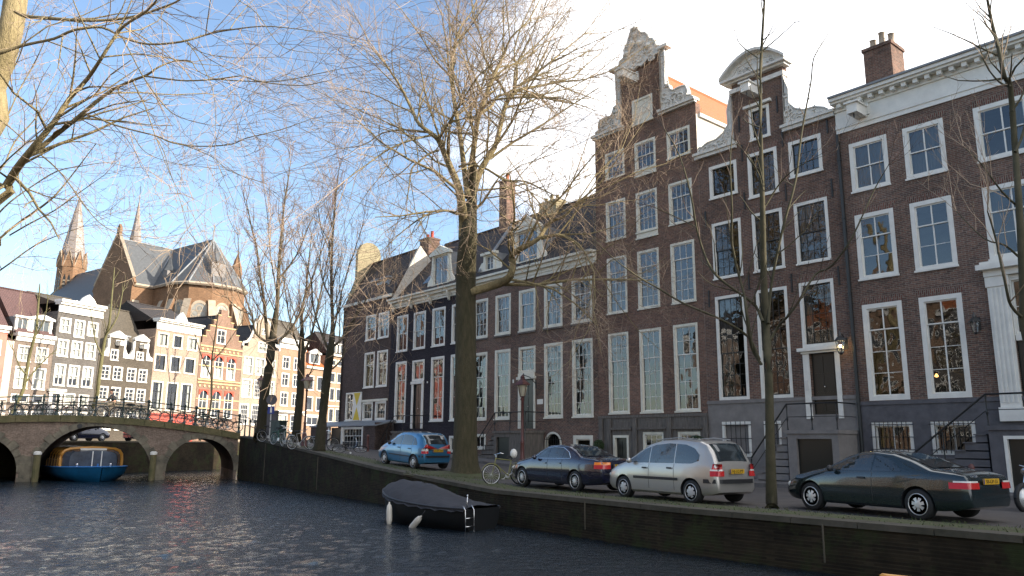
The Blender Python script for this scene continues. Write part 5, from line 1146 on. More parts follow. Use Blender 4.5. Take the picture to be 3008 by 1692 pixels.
def brail(lab, y, t0, t1, posts, big):
    G = empty('bridge_railing', (BA.x, BA.y, 0), math.atan2(BD.y, BD.x)); tag(G, lab, 'railing')
    b = mb('irongreen'); n = 50
    for h, r_ in ((1.13, .035), (.66, .022), (.33, .022)): b.tube([(t0 + (t1 - t0) * k / n, y, ctop(t0 + (t1 - t0) * k / n) + h) for k in range(n + 1)], r_, 6)
    b.obj('rail', G)
    for i, p in enumerate(posts):
        b = mb('irongreen', True); k = 1.35 if i in big else 1.0
        b.lathe([(.11 * k, 0), (.11 * k, .08), (.06 * k, .12), (.05 * k, .3), (.075 * k, .36), (.045 * k, .42), (.045 * k, .85), (.07 * k, .95), (.05 * k, 1.02), (.06 * k, 1.12), (.085 * k, 1.2), (.05 * k, 1.27), (.01, 1.29)], 8, (p, y, ctop(p)))
        b.obj('post', G)
pp = [-9.2, -6.9, -4.6, -2.6, -.6, .87, 1.63, 2.87, 3.76, 5.33, 6.81, 8.16, 9.02, 9.73, 11.14, 12.5]
brail('green iron railing along the near side of the bridge', .14, -10, 12.6, pp, (4, 6, 10, 13, 15))
brail('green iron railing along the far side of the bridge', BWD - .2, -10, 12.6, [-9 + 2.2 * k for k in range(10)], ())
# short railing on the quay beside the bridge end
G = empty('quay_railing', (0, 0, 0)); tag(G, 'short green iron railing on the quay beside the bridge end', 'railing'); e0 = Vector((-18.37, 53.72, 0)); e1 = e0 + (Vector((-.5, 25.5, 0)) - e0).normalized() * 2.6 + N1 * .3; e0 += N1 * .3
b = mb('irongreen')
for h in (1.1, .6): b.tube([(e0.x, e0.y, 2.0 + h), (e1.x, e1.y, gz(e1.x, e1.y) + h)], .03, 6)
b.obj('rail', G)
for f in (0, .5, 1): p = e0.lerp(e1, f); b = mb('irongreen'); b.lathe([(.1, 0), (.05, .15), (.05, .9), (.08, 1.1), (.02, 1.2)], 8, (p.x, p.y, gz(p.x, p.y) - .02)); b.obj('post', G)
# mooring posts
def bp(t_, y, z=0): p = BA + BD * t_ + BN * y; return (p.x, p.y, z)
for i, (t_, lab) in enumerate(((.95, 'timber mooring post left of the tour boat'), (7.36, 'timber mooring post on the pier between the arches'))):
    b = mb('mossstone'); b.lathe([(.19, -1.2), (.19, 1.55), (.17, 1.6)], 10); b.use('white'); b.lathe([(.22, 1.6), (.22, 1.75), (.12, 1.8)], 10); o = b.obj('mooring_post'); o.location = bp(t_, -.55, WZ); tag(o, lab, 'mooring post', 'mooring posts at the bridge')

# ------------------------------------------------------------------ bicycles
def bike_proto(name, fm, rusty=False):
    t = empty(name); r_ = .34
    b = mb(fm)
    rear, frt, bb, seat, head, hb = (-.52, 0, r_), (.56, 0, r_), (-.08, 0, .3), (-.22, 0, .82), (.36, 0, .88), (.40, 0, .78)
    for p, q, rd in ((bb, seat, .018), (bb, (.40, 0, .7), .02), (seat, head, .016), (rear, bb, .012), (rear, (-.2, 0, .74), .011), ((.36, 0, .92), (.46, 0, .55), .018)): b.tube([p, q], rd, 5)
    for s_ in (-1, 1): b.tube([(.46, .05 * s_, .56), (.5, .05 * s_, .45), (.56, .05 * s_, r_)], .01, 4)
    b.obj('frame', t)
    for x in (-.52, .56):
        w = mb('rubber', True); n = 20
        w.tube([(x + r_ * math.cos(2 * math.pi * k / n), 0, r_ + r_ * math.sin(2 * math.pi * k / n)) for k in range(n + 1)], .019, 5, False); w.smooth = False
        w.use('alloy'); w.tube([(x + (r_ - .03) * math.cos(2 * math.pi * k / n), 0, r_ + (r_ - .03) * math.sin(2 * math.pi * k / n)) for k in range(n + 1)], .01, 4, False)
        for k in range(9): a = math.pi * k / 9; w.tube([(x - (r_ - .03) * math.cos(a), 0, r_ - (r_ - .03) * math.sin(a)), (x + (r_ - .03) * math.cos(a), 0, r_ + (r_ - .03) * math.sin(a))], .0025, 3, False)
        w.obj('wheel', t)
        g = mb(fm); g.tube([(x + (r_ + .035) * math.cos(a), 0, r_ + (r_ + .035) * math.sin(a)) for a in [R(20 + 15 * k) if x > 0 else R(10 + 15 * k) for k in range(11)]], .014, 4); g.obj('mudguard', t)
    s = mb('rubber'); s.prism([(-.34, .1), (-.34, -.1), (-.2, -.07), (-.05, -.02), (-.05, .02), (-.2, .07)], 'z', .9, .97); s.tube([(-.22, 0, .82), (-.235, 0, .91)], .014, 5); s.obj('saddle', t)
    h = mb('chrome'); h.tube([(.2, -.28, 1.02), (.3, -.26, 1.05), (.37, -.08, 1.02), (.36, 0, 1.0), (.37, .08, 1.02), (.3, .26, 1.05), (.2, .28, 1.02)], .012, 5); h.tube([(.36, 0, .9), (.36, 0, 1.0)], .013, 5); h.obj('handlebar', t)
    c = mb('alloy'); c.lathe([(.09, -.05), (.09, -.04)], 12, (-.08, 0, .3), 'y'); c.tube([(-.08, -.09, .3), (.06, -.09, .2)], .01, 4); c.tube([(-.08, .09, .3), (-.22, .09, .4)], .01, 4); c.box(.02, .1, -.17, -.09, .185, .2); c.obj('crank', t)
    k = mb(fm); k.box(-.72, -.34, -.07, .07, .73, .745); k.tube([(-.7, -.06, .73), (-.54, -.04, .36)], .007, 4); k.tube([(-.7, .06, .73), (-.54, .04, .36)], .007, 4); k.obj('rack', t)
    return t
M['bikeblack'] = mat('bike_black', (.02, .022, .024), .4); M['bikegreen'] = mat('bike_green', (.03, .1, .07), .4); M['bikegrey'] = mat('bike_grey', (.35, .35, .34), .35); M['bikered'] = mat('bike_red', (.25, .03, .02), .4); M['bikeyellow'] = mat('bike_olive', (.2, .19, .06), .4)
protos = {}
used = set()
def bicycle(colr, loc, rz, label, group, lean=0, tilt=0):
    if colr not in protos: protos[colr] = bike_proto('bicycle', 'bike' + colr); o = protos[colr]
    else: o = copytree(protos[colr])
    o.location = loc; o.rotation_euler = (R(lean), R(tilt), rz); tag(o, label, 'bicycle', group); return o
BZ = math.atan2(BD.y, BD.x); G1 = 'bicycles leaning on the bridge railing'
bl = [(-1.1, 'black', 0, 'black bicycle leaning on the bridge railing at the left frame edge'), (.35, 'black', 1, 'black bicycle on the bridge above the left shoulder of the big arch'), (1.9, 'red', 0, 'dark red bicycle in front of the tall grey house doorway'), (2.75, 'black', 1, 'black bicycle with white mudguard just left of the cyclist'), (3.6, 'grey', 0, 'grey bicycle right behind the cyclist'),
      (5.5, 'black', 1, 'black bicycle right of the cyclist, against the white house base'), (6.05, 'green', 0, 'green bicycle tangled with a black one right of the cyclist'), (6.75, 'black', 1, 'black bicycle at the left end of the red plinth'), (8.35, 'black', 0, 'black bicycle silhouetted on the red plinth'), (9.9, 'green', 1, 'green bicycle left of the stepped gable house windows'), (10.6, 'black', 0, 'black bicycle below the middle windows of the stepped gable house'), (11.3, 'grey', 1, 'grey bicycle near the right end of the bridge'), (11.9, 'black', 0, 'black bicycle by the last bridge post')]
for i, (t_, c, f, lab) in enumerate(bl): bicycle(c, bp(t_, .42 + .05 * (i % 3), ctop(t_) - .03), BZ + (math.pi if f else 0) + rnd.uniform(-.06, .06), lab, G1, lean=(4 if not f else -4))
for i, t_ in enumerate((-.2, 1.2, 5.8, 9.4, 11.0)): bicycle(['black', 'grey', 'black', 'red', 'black'][i], bp(t_, 1.1, ctop(t_) - .03), BZ + (math.pi if i % 2 else 0), 'bicycle of the second row, %s' % ['behind the two black ones at far left', 'behind the gap left of the dark red one', 'behind the tangle right of the cyclist', 'behind the right end of the red plinth', 'behind the stepped gable house bicycles'][i], G1, lean=3)
def onb(x, y, dz=0): return (x, y, gz(x, y) + dz)
bicycle('grey', onb(-11.1, 41.9), R(-20), 'silver bicycle seen from the front beside the third quay tree', 'bicycles on the quay', 8)
bicycle('grey', onb(-12.3, 43.6), R(-50), 'pale bicycle behind the silver one, wheel towards the canal', 'bicycles on the quay', 8)
bicycle('green', onb(-13.2, 45.2), R(-35), 'green bicycle between the utility box and the pale bicycle', 'bicycles on the quay', -5)
bicycle('black', onb(-14.4, 47.4), R(-10), 'black bicycle against the first quay tree', 'bicycles on the quay', 6)
bicycle('black', onb(-8.3, 40.9, .1), R(10), 'black bicycle lying right of the third quay tree', 'bicycles on the quay', 62)
bicycle('black', onb(-10.1, 42.6), R(30), 'black bicycle leaning behind the third quay tree', 'bicycles on the quay', 8)
o = bicycle('yellow', onb(-.15, 27.9), R(205), 'olive bicycle with yellow tyre parked by the dark blue saloon, plastic bag on its saddle', None, 6)
b = mb('white', True); b.ball((0, 0, 0), .13, 8, (1, .8, 1.3)); o2 = b.obj('plastic_bag'); o2.location = onb(.1, 28.05, 1.05); tag(o2, 'white plastic bag on the saddle of the olive bicycle', 'bag')

# ------------------------------------------------------------------ cyclist on the bridge
def skin(name, chains, m, parent=None, sub=1):
    """chains: list of [(pos, radius)...]; chains after the first may start with an int index of an existing vertex"""
    v, e, r_ = [], [], []
    for ch in chains:
        prev = None
        for it in ch:
            if isinstance(it, int): prev = it; continue
            v.append(it[0]); r_.append(it[1])
            if prev is not None: e.append((prev, len(v) - 1))
            prev = len(v) - 1
    me = bpy.data.meshes.new(name); me.from_pydata(v, e, []); o = bpy.data.objects.new(name, me); col.objects.link(o)
    md = o.modifiers.new('s', 'SKIN'); md.use_smooth_shade = True
    for i, s_ in enumerate(me.skin_vertices[0].data): s_.radius = (r_[i], r_[i]); s_.use_root = (i == 0)
    o.modifiers.new('d', 'SUBSURF').levels = sub; bake(o); o.data.materials.clear(); o.data.materials.append(m)
    if parent: o.parent = parent
    return o
M['skin'] = mat('skin_tone', (.5, .28, .19), .6); M['coat'] = mat('black_coat', (.015, .015, .018), .8); M['trousers'] = mat('khaki_trousers', (.35, .28, .19), .85); M['hair'] = mat('dark_hair', (.02, .014, .01), .7); M['gloves'] = mat('pale_bag', (.6, .65, .7), .7)
P = empty('person', bp(4.55, 1.7, ctop(4.55) - .03), BZ + math.pi); tag(P, 'cyclist in a dark coat and pale trousers riding over the bridge', 'person')
ch = [[((-.2, 0, 1.0), .15), ((-.17, 0, 1.15), .15), ((-.1, 0, 1.32), .17), ((-.03, 0, 1.46), .15), ((.01, 0, 1.53), .065), ((.03, 0, 1.6), .055), ((.05, 0, 1.68), .1), ((.05, 0, 1.76), .1), ((.04, 0, 1.82), .06)]]
for s_ in (-1, 1):
    ch.append([3, ((-.03, .19 * s_, 1.45), .07), ((.12, .25 * s_, 1.24), .05), ((.3, .26 * s_, 1.1), .036), ((.37, .26 * s_, 1.08), .03)])
    ch.append([0, ((-.15, .11 * s_, .95), .11), ((.2, .12 * s_, .88 - .1 * s_), .075), ((.08, .11 * s_, .5 - .08 * s_), .05), ((.0, .1 * s_, .26 - .08 * s_), .04), ((.12, .1 * s_, .2 - .08 * s_), .035)])
body_ = skin('body', ch, M['skin'], P, 2)
ch = [[((-.2, 0, .98), .175), ((-.17, 0, 1.15), .17), ((-.1, 0, 1.32), .19), ((-.03, 0, 1.45), .165), ((.0, 0, 1.51), .09)]]
for s_ in (-1, 1): ch.append([3, ((-.03, .2 * s_, 1.45), .085), ((.12, .25 * s_, 1.24), .068), ((.28, .26 * s_, 1.11), .052)])
skin('coat', ch, M['coat'], P)
ch = [[((-.2, 0, .97), .14)]]
for s_ in (-1, 1): ch.append([0, ((-.14, .11 * s_, .94), .125), ((.2, .12 * s_, .88 - .1 * s_), .09), ((.08, .11 * s_, .5 - .08 * s_), .07), ((.0, .1 * s_, .28 - .08 * s_), .06)])
skin('trousers', ch, M['trousers'], P)
for s_ in (-1, 1):
    b = mb('rubber', True); b.ball((.08, .1 * s_, .2 - .08 * s_), .07, 8, (1.9, .75, .7)); b.obj('shoe', P)
    hd = [[((.36, .26 * s_, 1.08), .032), ((.43, .26 * s_, 1.075), .034)]]
    for k in range(4): hd.append([1, ((.46, (.235 + .018 * k) * s_, 1.075), .009), ((.475, (.235 + .018 * k) * s_, 1.05 - .003 * k), .008), ((.455, (.235 + .018 * k) * s_, 1.03), .007)])
    hd.append([0, ((.39, .225 * s_, 1.07), .011), ((.42, .215 * s_, 1.045), .009)])
    skin('hand', hd, M['skin'], P, 1)
b = mb('hair', True); b.ball((.025, 0, 1.79), .118, 10, (1, .9, .95)); b.obj('hair', P)
b = mb('skin', True); b.ball((.15, 0, 1.72), .022, 6, (1, .8, 1.3)); b.ball((.05, .1, 1.72), .03, 6, (.5, .4, 1)); b.ball((.05, -.1, 1.72), .03, 6, (.5, .4, 1)); b.use('hair'); b.ball((.14, .035, 1.75), .012, 5); b.ball((.14, -.035, 1.75), .012, 5); b.use('redtrim'); b.ball((.14, 0, 1.675), .016, 5, (.6, 1.6, .5)); b.obj('face', P)
bicycle('black', bp(4.55, 1.7, ctop(4.55) - .03), BZ + math.pi, 'black bicycle ridden by the cyclist', None)

# ------------------------------------------------------------------ street lamps, signs, box, bollards, pots
def street_lamp(x, y, h, label, pole='iron', z=None, s=1.0):
    z = gz(x, y) if z is None else z
    t = empty('street_lamp', (x, y, z)); tag(t, label, 'street lamp', 'street lamps on the quay')
    b = mb(pole, True); b.lathe([(.17, 0), (.17, .3), (.13, .36), (.13, .7), (.09, .8), (.075, 1.3), (.1, 1.36), (.06, 1.42), (.05, h - .75), (.09, h - .7), (.05, h - .62), (.11 * s, h - .58)], 10); b.obj('pole', t)
    b = mb(pole)
    for k in range(4): a = math.pi / 4 + k * math.pi / 2; c, d = math.cos(a), math.sin(a); b.tube([(.12 * s * c, .12 * s * d, h - .58), (.22 * s * c, .22 * s * d, h - .12)], .014, 4)
    b.lathe([(.33 * s, h - .12), (.22 * s, h), (.1 * s, h + .09), (.08 * s, h + .17), (.1 * s, h + .19), (.01, h + .3)], 4); b.obj('lantern_frame', t)
    g = mb('lampwarm'); g.lathe([(.11 * s, h - .56), (.21 * s, h - .13)], 4); g.obj('lamp_glass', t)
    return t
M['lampwarm'] = mat('frosted_lamp_glass', (.5, .46, .34), .3, spec=.6)
street_lamp(-17.4, 54.3, 3.75, 'black street lamp at the right end of the bridge', 'rustred', 2.0)
street_lamp(-11.9, 45.6, 3.9, 'dark red street lamp between the second and third quay trees', 'rustred', s=1.25)
street_lamp(.45, 31.6, 3.75, 'dark red street lamp in front of the wide house stoop', 'rustred')
M['signblue'] = mat('blue_sign', (.01, .03, .2), .4)
t = empty('round_sign', (-14.6, 47.9, gz(-14.6, 47.9)), R(5)); tag(t, 'round traffic sign seen from behind beside the first quay tree', 'traffic sign')
b = mb('alloy'); b.tube([(0, 0, 0), (0, 0, 2.75)], .035, 6); b.obj('pole', t)
b = mb('stoneblue'); b.lathe([(.32, -.02), (.32, .02)], 20, (0, -.05, 2.5), 'y'); b.obj('sign_disc', t); b = mb('signblue'); b.box(-.2, .2, -.06, -.03, 1.65, 2.1); b.use('white'); b.box(-.05, .05, -.066, -.061, 1.72, 2.03); b.obj('sign_plate', t)
b = mb('irongreen'); b.box(-.45, .45, -.25, .25, 0, 1.25); b.box(-.5, .5, -.3, .3, 1.25, 1.32); b.box(-.01, .01, -.262, -.251, .08, 1.2); o = b.obj('utility_box'); o.location = onb(-13.7, 46.6); o.rotation_euler.z = R(-40); tag(o, 'dark green utility box beside the first quay tree', 'utility box')
b = mb('stoneblue'); b.box(-.3, .3, -.2, .2, 0, 1.75); b.box(-.32, .32, -.22, .22, 1.75, 1.85); o = b.obj('ticket_machine'); o.location = onb(-14.9, 49.3); tag(o, 'blue grey parking machine right of the first quay tree', 'machine')
def bollard(x, y, label):
    b = mb('rustred', True); b.lathe([(.1, 0), (.1, .12), (.075, .16), (.065, .8), (.085, .84), (.085, .92), (.05, .98), (.01, 1.0)], 8); o = b.obj('bollard'); o.location = onb(x, y); tag(o, label, 'bollard', 'rust red bollards along the street')
bollard(7.9, 26.9, 'rust red bollard left of the tree, behind the silver car'); bollard(7.4, 27.6, 'rust red bollard standing just left of the first one behind the silver car'); bollard(1.6, 33.4, 'rust red bollard behind the dark blue saloon')
bollard(-8.6, 47.6, 'rust red bollard in front of the corner house lean-to'); bollard(13.0, 22.5, 'rust red bollard behind the green coupe')
def bush(x, y, r_, label, h0):
    t = empty('potted_bush', onb(x, y)); tag(t, label, 'plant'); b = mb('trim', True); b.lathe([(.2, 0), (.27, h0)], 10); b.use('bark'); b.tube([(0, 0, h0 - .05), (0, 0, h0 + .3)], .03, 5); b.obj('pot', t)
    b = mb('leaf'); rr = random.Random(int(x * 10))
    for _ in range(1500):
        a, c = rr.uniform(0, 6.28), math.acos(rr.uniform(-1, 1)); k = r_ * rr.uniform(.75, 1.04); p = Vector((k * math.sin(c) * math.cos(a), k * math.sin(c) * math.sin(a), k * math.cos(c) + h0 + r_ + .05))
        d1 = Vector((rr.uniform(-1, 1), rr.uniform(-1, 1), rr.uniform(-1, 1))).normalized() * .035; d2 = Vector((rr.uniform(-1, 1), rr.uniform(-1, 1), rr.uniform(-1, 1))).normalized() * .025
        b.add([p - d1, p + d2, p + d1, p - d2], [(0, 1, 2, 3)])
    b.obj('foliage', t)
M['leaf'] = mat('box_leaf', (.035, .06, .02), .6, var=.4, vscale=6)
pb = Vector(row1(-20.75)[0]) - N1 * .9; bush(pb.x, pb.y, .42, 'clipped round bush in a pot between the two gabled houses', .95)
pb = Vector(row1(-26.75)[0]) - N1 * .6; bush(pb.x, pb.y, .26, 'small clipped bush in a pot beside the basement door', .9)

# ------------------------------------------------------------------ boats
def hull(name, L, Wd, z0, zs, bow, m, parent, n=22, full=.55, stern=.8, trim=None):
    """loft hull, bow at +x; zs(f) sheer height, width profile"""
    b = mb(m, True); v = []; ring = 7
    for i in range(n + 1):
        f = i / n; x = -L / 2 + L * f; k = (1 - max(0, (f - full) / (1 - full)) ** bow) if f > full else (stern + (1 - stern) * math.sin(math.pi / 2 * min(1, f / .3)))
        k = max(k, .012); wd = Wd / 2 * k; zt = zs(f)
        for j in range(ring + 1):
            a = j / ring; yy = wd * (math.sin(math.pi / 2 * min(1, a * 1.25)) ** .8) * (.86 + .14 * a); zz = z0 + (zt - z0) * a ** 1.3
            v.append((x + (.5 * (a - .5) * f ** 4), yy, zz))
    m2 = ring + 1
    b.add(v, [(i * m2 + j, (i + 1) * m2 + j, (i + 1) * m2 + j + 1, i * m2 + j + 1) for i in range(n) for j in range(ring)])
    b.add([(x, -y, z) for x, y, z in v], [(i * m2 + j, i * m2 + j + 1, (i + 1) * m2 + j + 1, (i + 1) * m2 + j) for i in range(n) for j in range(ring)])
    b.smooth = False; b.poly([v[j] for j in range(m2)] + [(v[j][0], -v[j][1], v[j][2]) for j in range(ring, -1, -1)])
    o = b.obj('hull', parent); top = [v[i * m2 + ring] for i in range(n + 1)]
    if trim:
        g = mb(trim); 
        for s_ in (-1, 1): g.tube([(x, y * s_, z) for x, y, z in top], .045, 5)
        g.obj('gunwale', o)
    return top
# tour boat coming through the big arch
tb = bp(2.7, 5.9, WZ); TBt = empty('tour_boat', tb, math.atan2(BN.y, BN.x) + math.pi + R(13)); tag(TBt, 'blue and yellow glass roofed tour boat passing under the big arch', 'boat')
M['boatblue'] = mat('boat_blue', (.006, .085, .19), .35, var=.25, vscale=1); M['boatdeck'] = mat('boat_deck_blue', (.03, .16, .42), .5); M['boatglass'] = mat('boat_glass', (.07, .085, .11), .12, spec=.8, var=.5, vscale=.7); M['varnish'] = mat('varnished_yellow', (.55, .26, .045), .35)
top = hull('hull', 16, 4.3, -.35, lambda f: .78 + .12 * f ** 3, 3.2, 'boatblue', TBt, full=.72, trim='boatdeck')
b = mb('boatdeck'); b.poly([(x, y, z - .02) for x, y, z in top] + [(x, -y, z - .02) for x, y, z in top[::-1]]); b.obj('deck', TBt)
def arcsec(x, w_, z0, zt, n=12):
    return [(x, w_ * c, z) for c, z in [(1, z0), (1, z0 + (zt - z0) * .45), (.98, z0 + (zt - z0) * .68), (.9, z0 + (zt - z0) * .86), (.74, z0 + (zt - z0) * .96), (.45, zt), (0, zt + .04), (-.45, zt), (-.74, z0 + (zt - z0) * .96), (-.9, z0 + (zt - z0) * .86), (-.98, z0 + (zt - z0) * .68), (-1, z0 + (zt - z0) * .45), (-1, z0)]]
g = mb('boatglass'); A_, B_ = arcsec(-7.4, 1.72, .78, 1.95), arcsec(4.9, 1.72, .78, 1.95)
g.add(A_ + B_, [(i, i + 1, i + 14, i + 13) for i in range(12)]); C_ = arcsec(5.5, 1.35, .85, 1.8); g.add(B_ + C_, [(i, i + 1, i + 14, i + 13) for i in range(12)]); g.poly(C_[::-1]); g.obj('window', TBt)
f = mb('varnish')
for x in [-7.4 + 1.02 * k for k in range(13)]: f.tube(arcsec(x, 1.74, .78, 1.97), .05 if x < 4.8 else .1, 5)
f.tube(arcsec(4.95, 1.76, .78, 1.98), .11, 6); f.tube([(-7.4, 1.7, 1.25), (4.9, 1.7, 1.25)], .03, 4); f.tube([(-7.4, -1.7, 1.25), (4.9, -1.7, 1.25)], .03, 4); f.obj('window_frame', TBt)
r_ = mb('white'); r_.box(-7.3, 4.4, -.55, .55, 1.98, 2.06); r_.box(4.3, 5.3, -.75, .75, 1.86, 1.98); r_.box(5.45, 5.52, -.1, -.04, .85, 1.8); r_.box(5.45, 5.52, .42, .48, .85, 1.8); r_.obj('roof_strip', TBt)
r_ = mb('slate_light'); r_.box(-7.0, 3.4, -1.0, 1.0, 1.98, 2.02); r_.obj('roof', TBt)
for y in (-1.0, .9): l = mb('chrome', True); l.lathe([(.09, .8), (.07, .95), (.12, 1.02), (.02, 1.1)], 8, (6.1, y, 0)); l.obj('deck_light', TBt)
l = mb('boatdeck', False); l.lathe([(.1, .8), (.05, .9), (.05, 1.05)], 8, (6.9, 0, 0)); l.obj('bollard', TBt)
s_ = mb('room'); s_.box(-7, 5, -1.5, 1.5, .5, .75)
for k in range(9):
    for y in (-1.1, 1.1): s_.box(-6.5 + 1.15 * k, -6.3 + 1.15 * k, y - .45, y + .45, .75, 1.35)
s_.obj('seats', TBt)
# black sloop under a grey cover
SL = empty('covered_sloop', (-2.45, 25.2, WZ), 0); dq = (Vector((-.5, 25.5, 0)) - Vector((-18.37, 53.72, 0))).normalized()
SL.rotation_euler.z = math.atan2(.69, -.72); tag(SL, 'black open sloop under a dark grey canvas cover moored at the quay', 'boat')
M['hullblack'] = mat('hull_black', (.008, .009, .01), .6, spec=.2); M['canvas'] = mat('grey_canvas', (.034, .035, .042), .85, var=.2, vscale=2, bump=.5, bscale=3)
top = hull('hull', 4.5, 1.8, -.3, lambda f: .62 + .3 * f ** 2.5, 2.6, 'hullblack', SL, full=.5, stern=.8, trim='trim')
b = mb('canvas', True); v = []; n = len(top); k2 = 9
for i, (x, y, z) in enumerate(top):
    fr = i / (n - 1); pk = lerp([(0, .06), (.2, .2), (.42, .46), (.58, .56), (.82, .5), (.94, .26), (1, .02)], fr)
    for j in range(k2 + 1):
        a = -1 + 2 * j / k2; sag = .018 * math.sin(i * 1.9 + j * 1.3); edge = (-.1 if j in (0, k2) else 0)
        v.append((x, (y + .06) * a, z + .03 + pk * (1 - abs(a) ** 1.15) + edge + (sag if 0 < j < k2 else .03 * math.sin(i * 2.2))))
b.add(v, [(i * (k2 + 1) + j, (i + 1) * (k2 + 1) + j, (i + 1) * (k2 + 1) + j + 1, i * (k2 + 1) + j + 1) for i in range(n - 1) for j in range(k2)])
b.obj('cover', SL)
l = mb('chrome', True); yL = .62
for s_ in (-.17, .17): l.tube([(-2.27, yL + s_, .72), (-2.37, yL + s_, .6), (-2.39, yL + s_, .0)], .016, 6)
l.tube([(-2.39, yL - .17, 0), (-2.39, yL - .1, -.06), (-2.39, yL + .1, -.06), (-2.39, yL + .17, 0)], .016, 6)
for z in (.15, .38): l.tube([(-2.39, yL - .17, z), (-2.39, yL + .17, z)], .013, 5)
l.tube([(-2.25, yL, .6), (-2.27, yL, .98)], .016, 6); l.ball((-2.27, yL, 1.0), .03, 6); l.obj('ladder', SL)
M['fender'] = mat('white_fender', (.62, .58, .5), .5, var=.1)
def fender(lx, ly, z, tilt, label):
    m_ = SL.matrix_basis if False else (Matrix.Translation(SL.location) @ Matrix.Rotation(SL.rotation_euler.z, 4, 'Z')); p = m_ @ Vector((lx, ly, z))
    b = mb('fender', True); b.lathe([(.02, -.33), (.075, -.27), (.095, -.15), (.095, .15), (.075, .27), (.03, .33), (.02, .38)], 10); b.use('canvas'); b.tube([(0, 0, .36), (0.02, 0, .6)], .01, 4); o = b.obj('fender'); o.location = p; o.rotation_euler = (0, R(tilt), SL.rotation_euler.z); tag(o, label, 'fender', 'white fenders of the covered sloop')
fender(.95, .93, .28, 3, 'upright white fender near the bow of the covered sloop'); fender(-.45, 1.04, .12, -50, 'tilted white fender amidships of the covered sloop')
b = mb('white'); b.add([(0, 0, 0), (.2, .05, .03), (.34, -.03, .0), (.2, -.14, .04), (.06, -.1, .01)], [(0, 1, 2, 3, 4)]); o = b.obj('paper_scrap'); p = (Matrix.Translation(SL.location) @ Matrix.Rotation(SL.rotation_euler.z, 4, 'Z')) @ Vector((.55, .15, 1.2)); o.location = p; o.rotation_euler = (R(-8), 0, .4); tag(o, 'scrap of white paper lying on the boat cover', 'litter')

RBt = empty('rowing_boat', (7.42, 11.85, WZ - .06), math.atan2(.76, -.65)); tag(RBt, 'small boat with an orange rim at the bottom edge of the frame', 'boat')
top = hull('hull', 3.6, 1.3, -.2, lambda f: .3 + .16 * f ** 2, 2.6, 'fender', RBt, full=.5, stern=.8, trim='varnish')
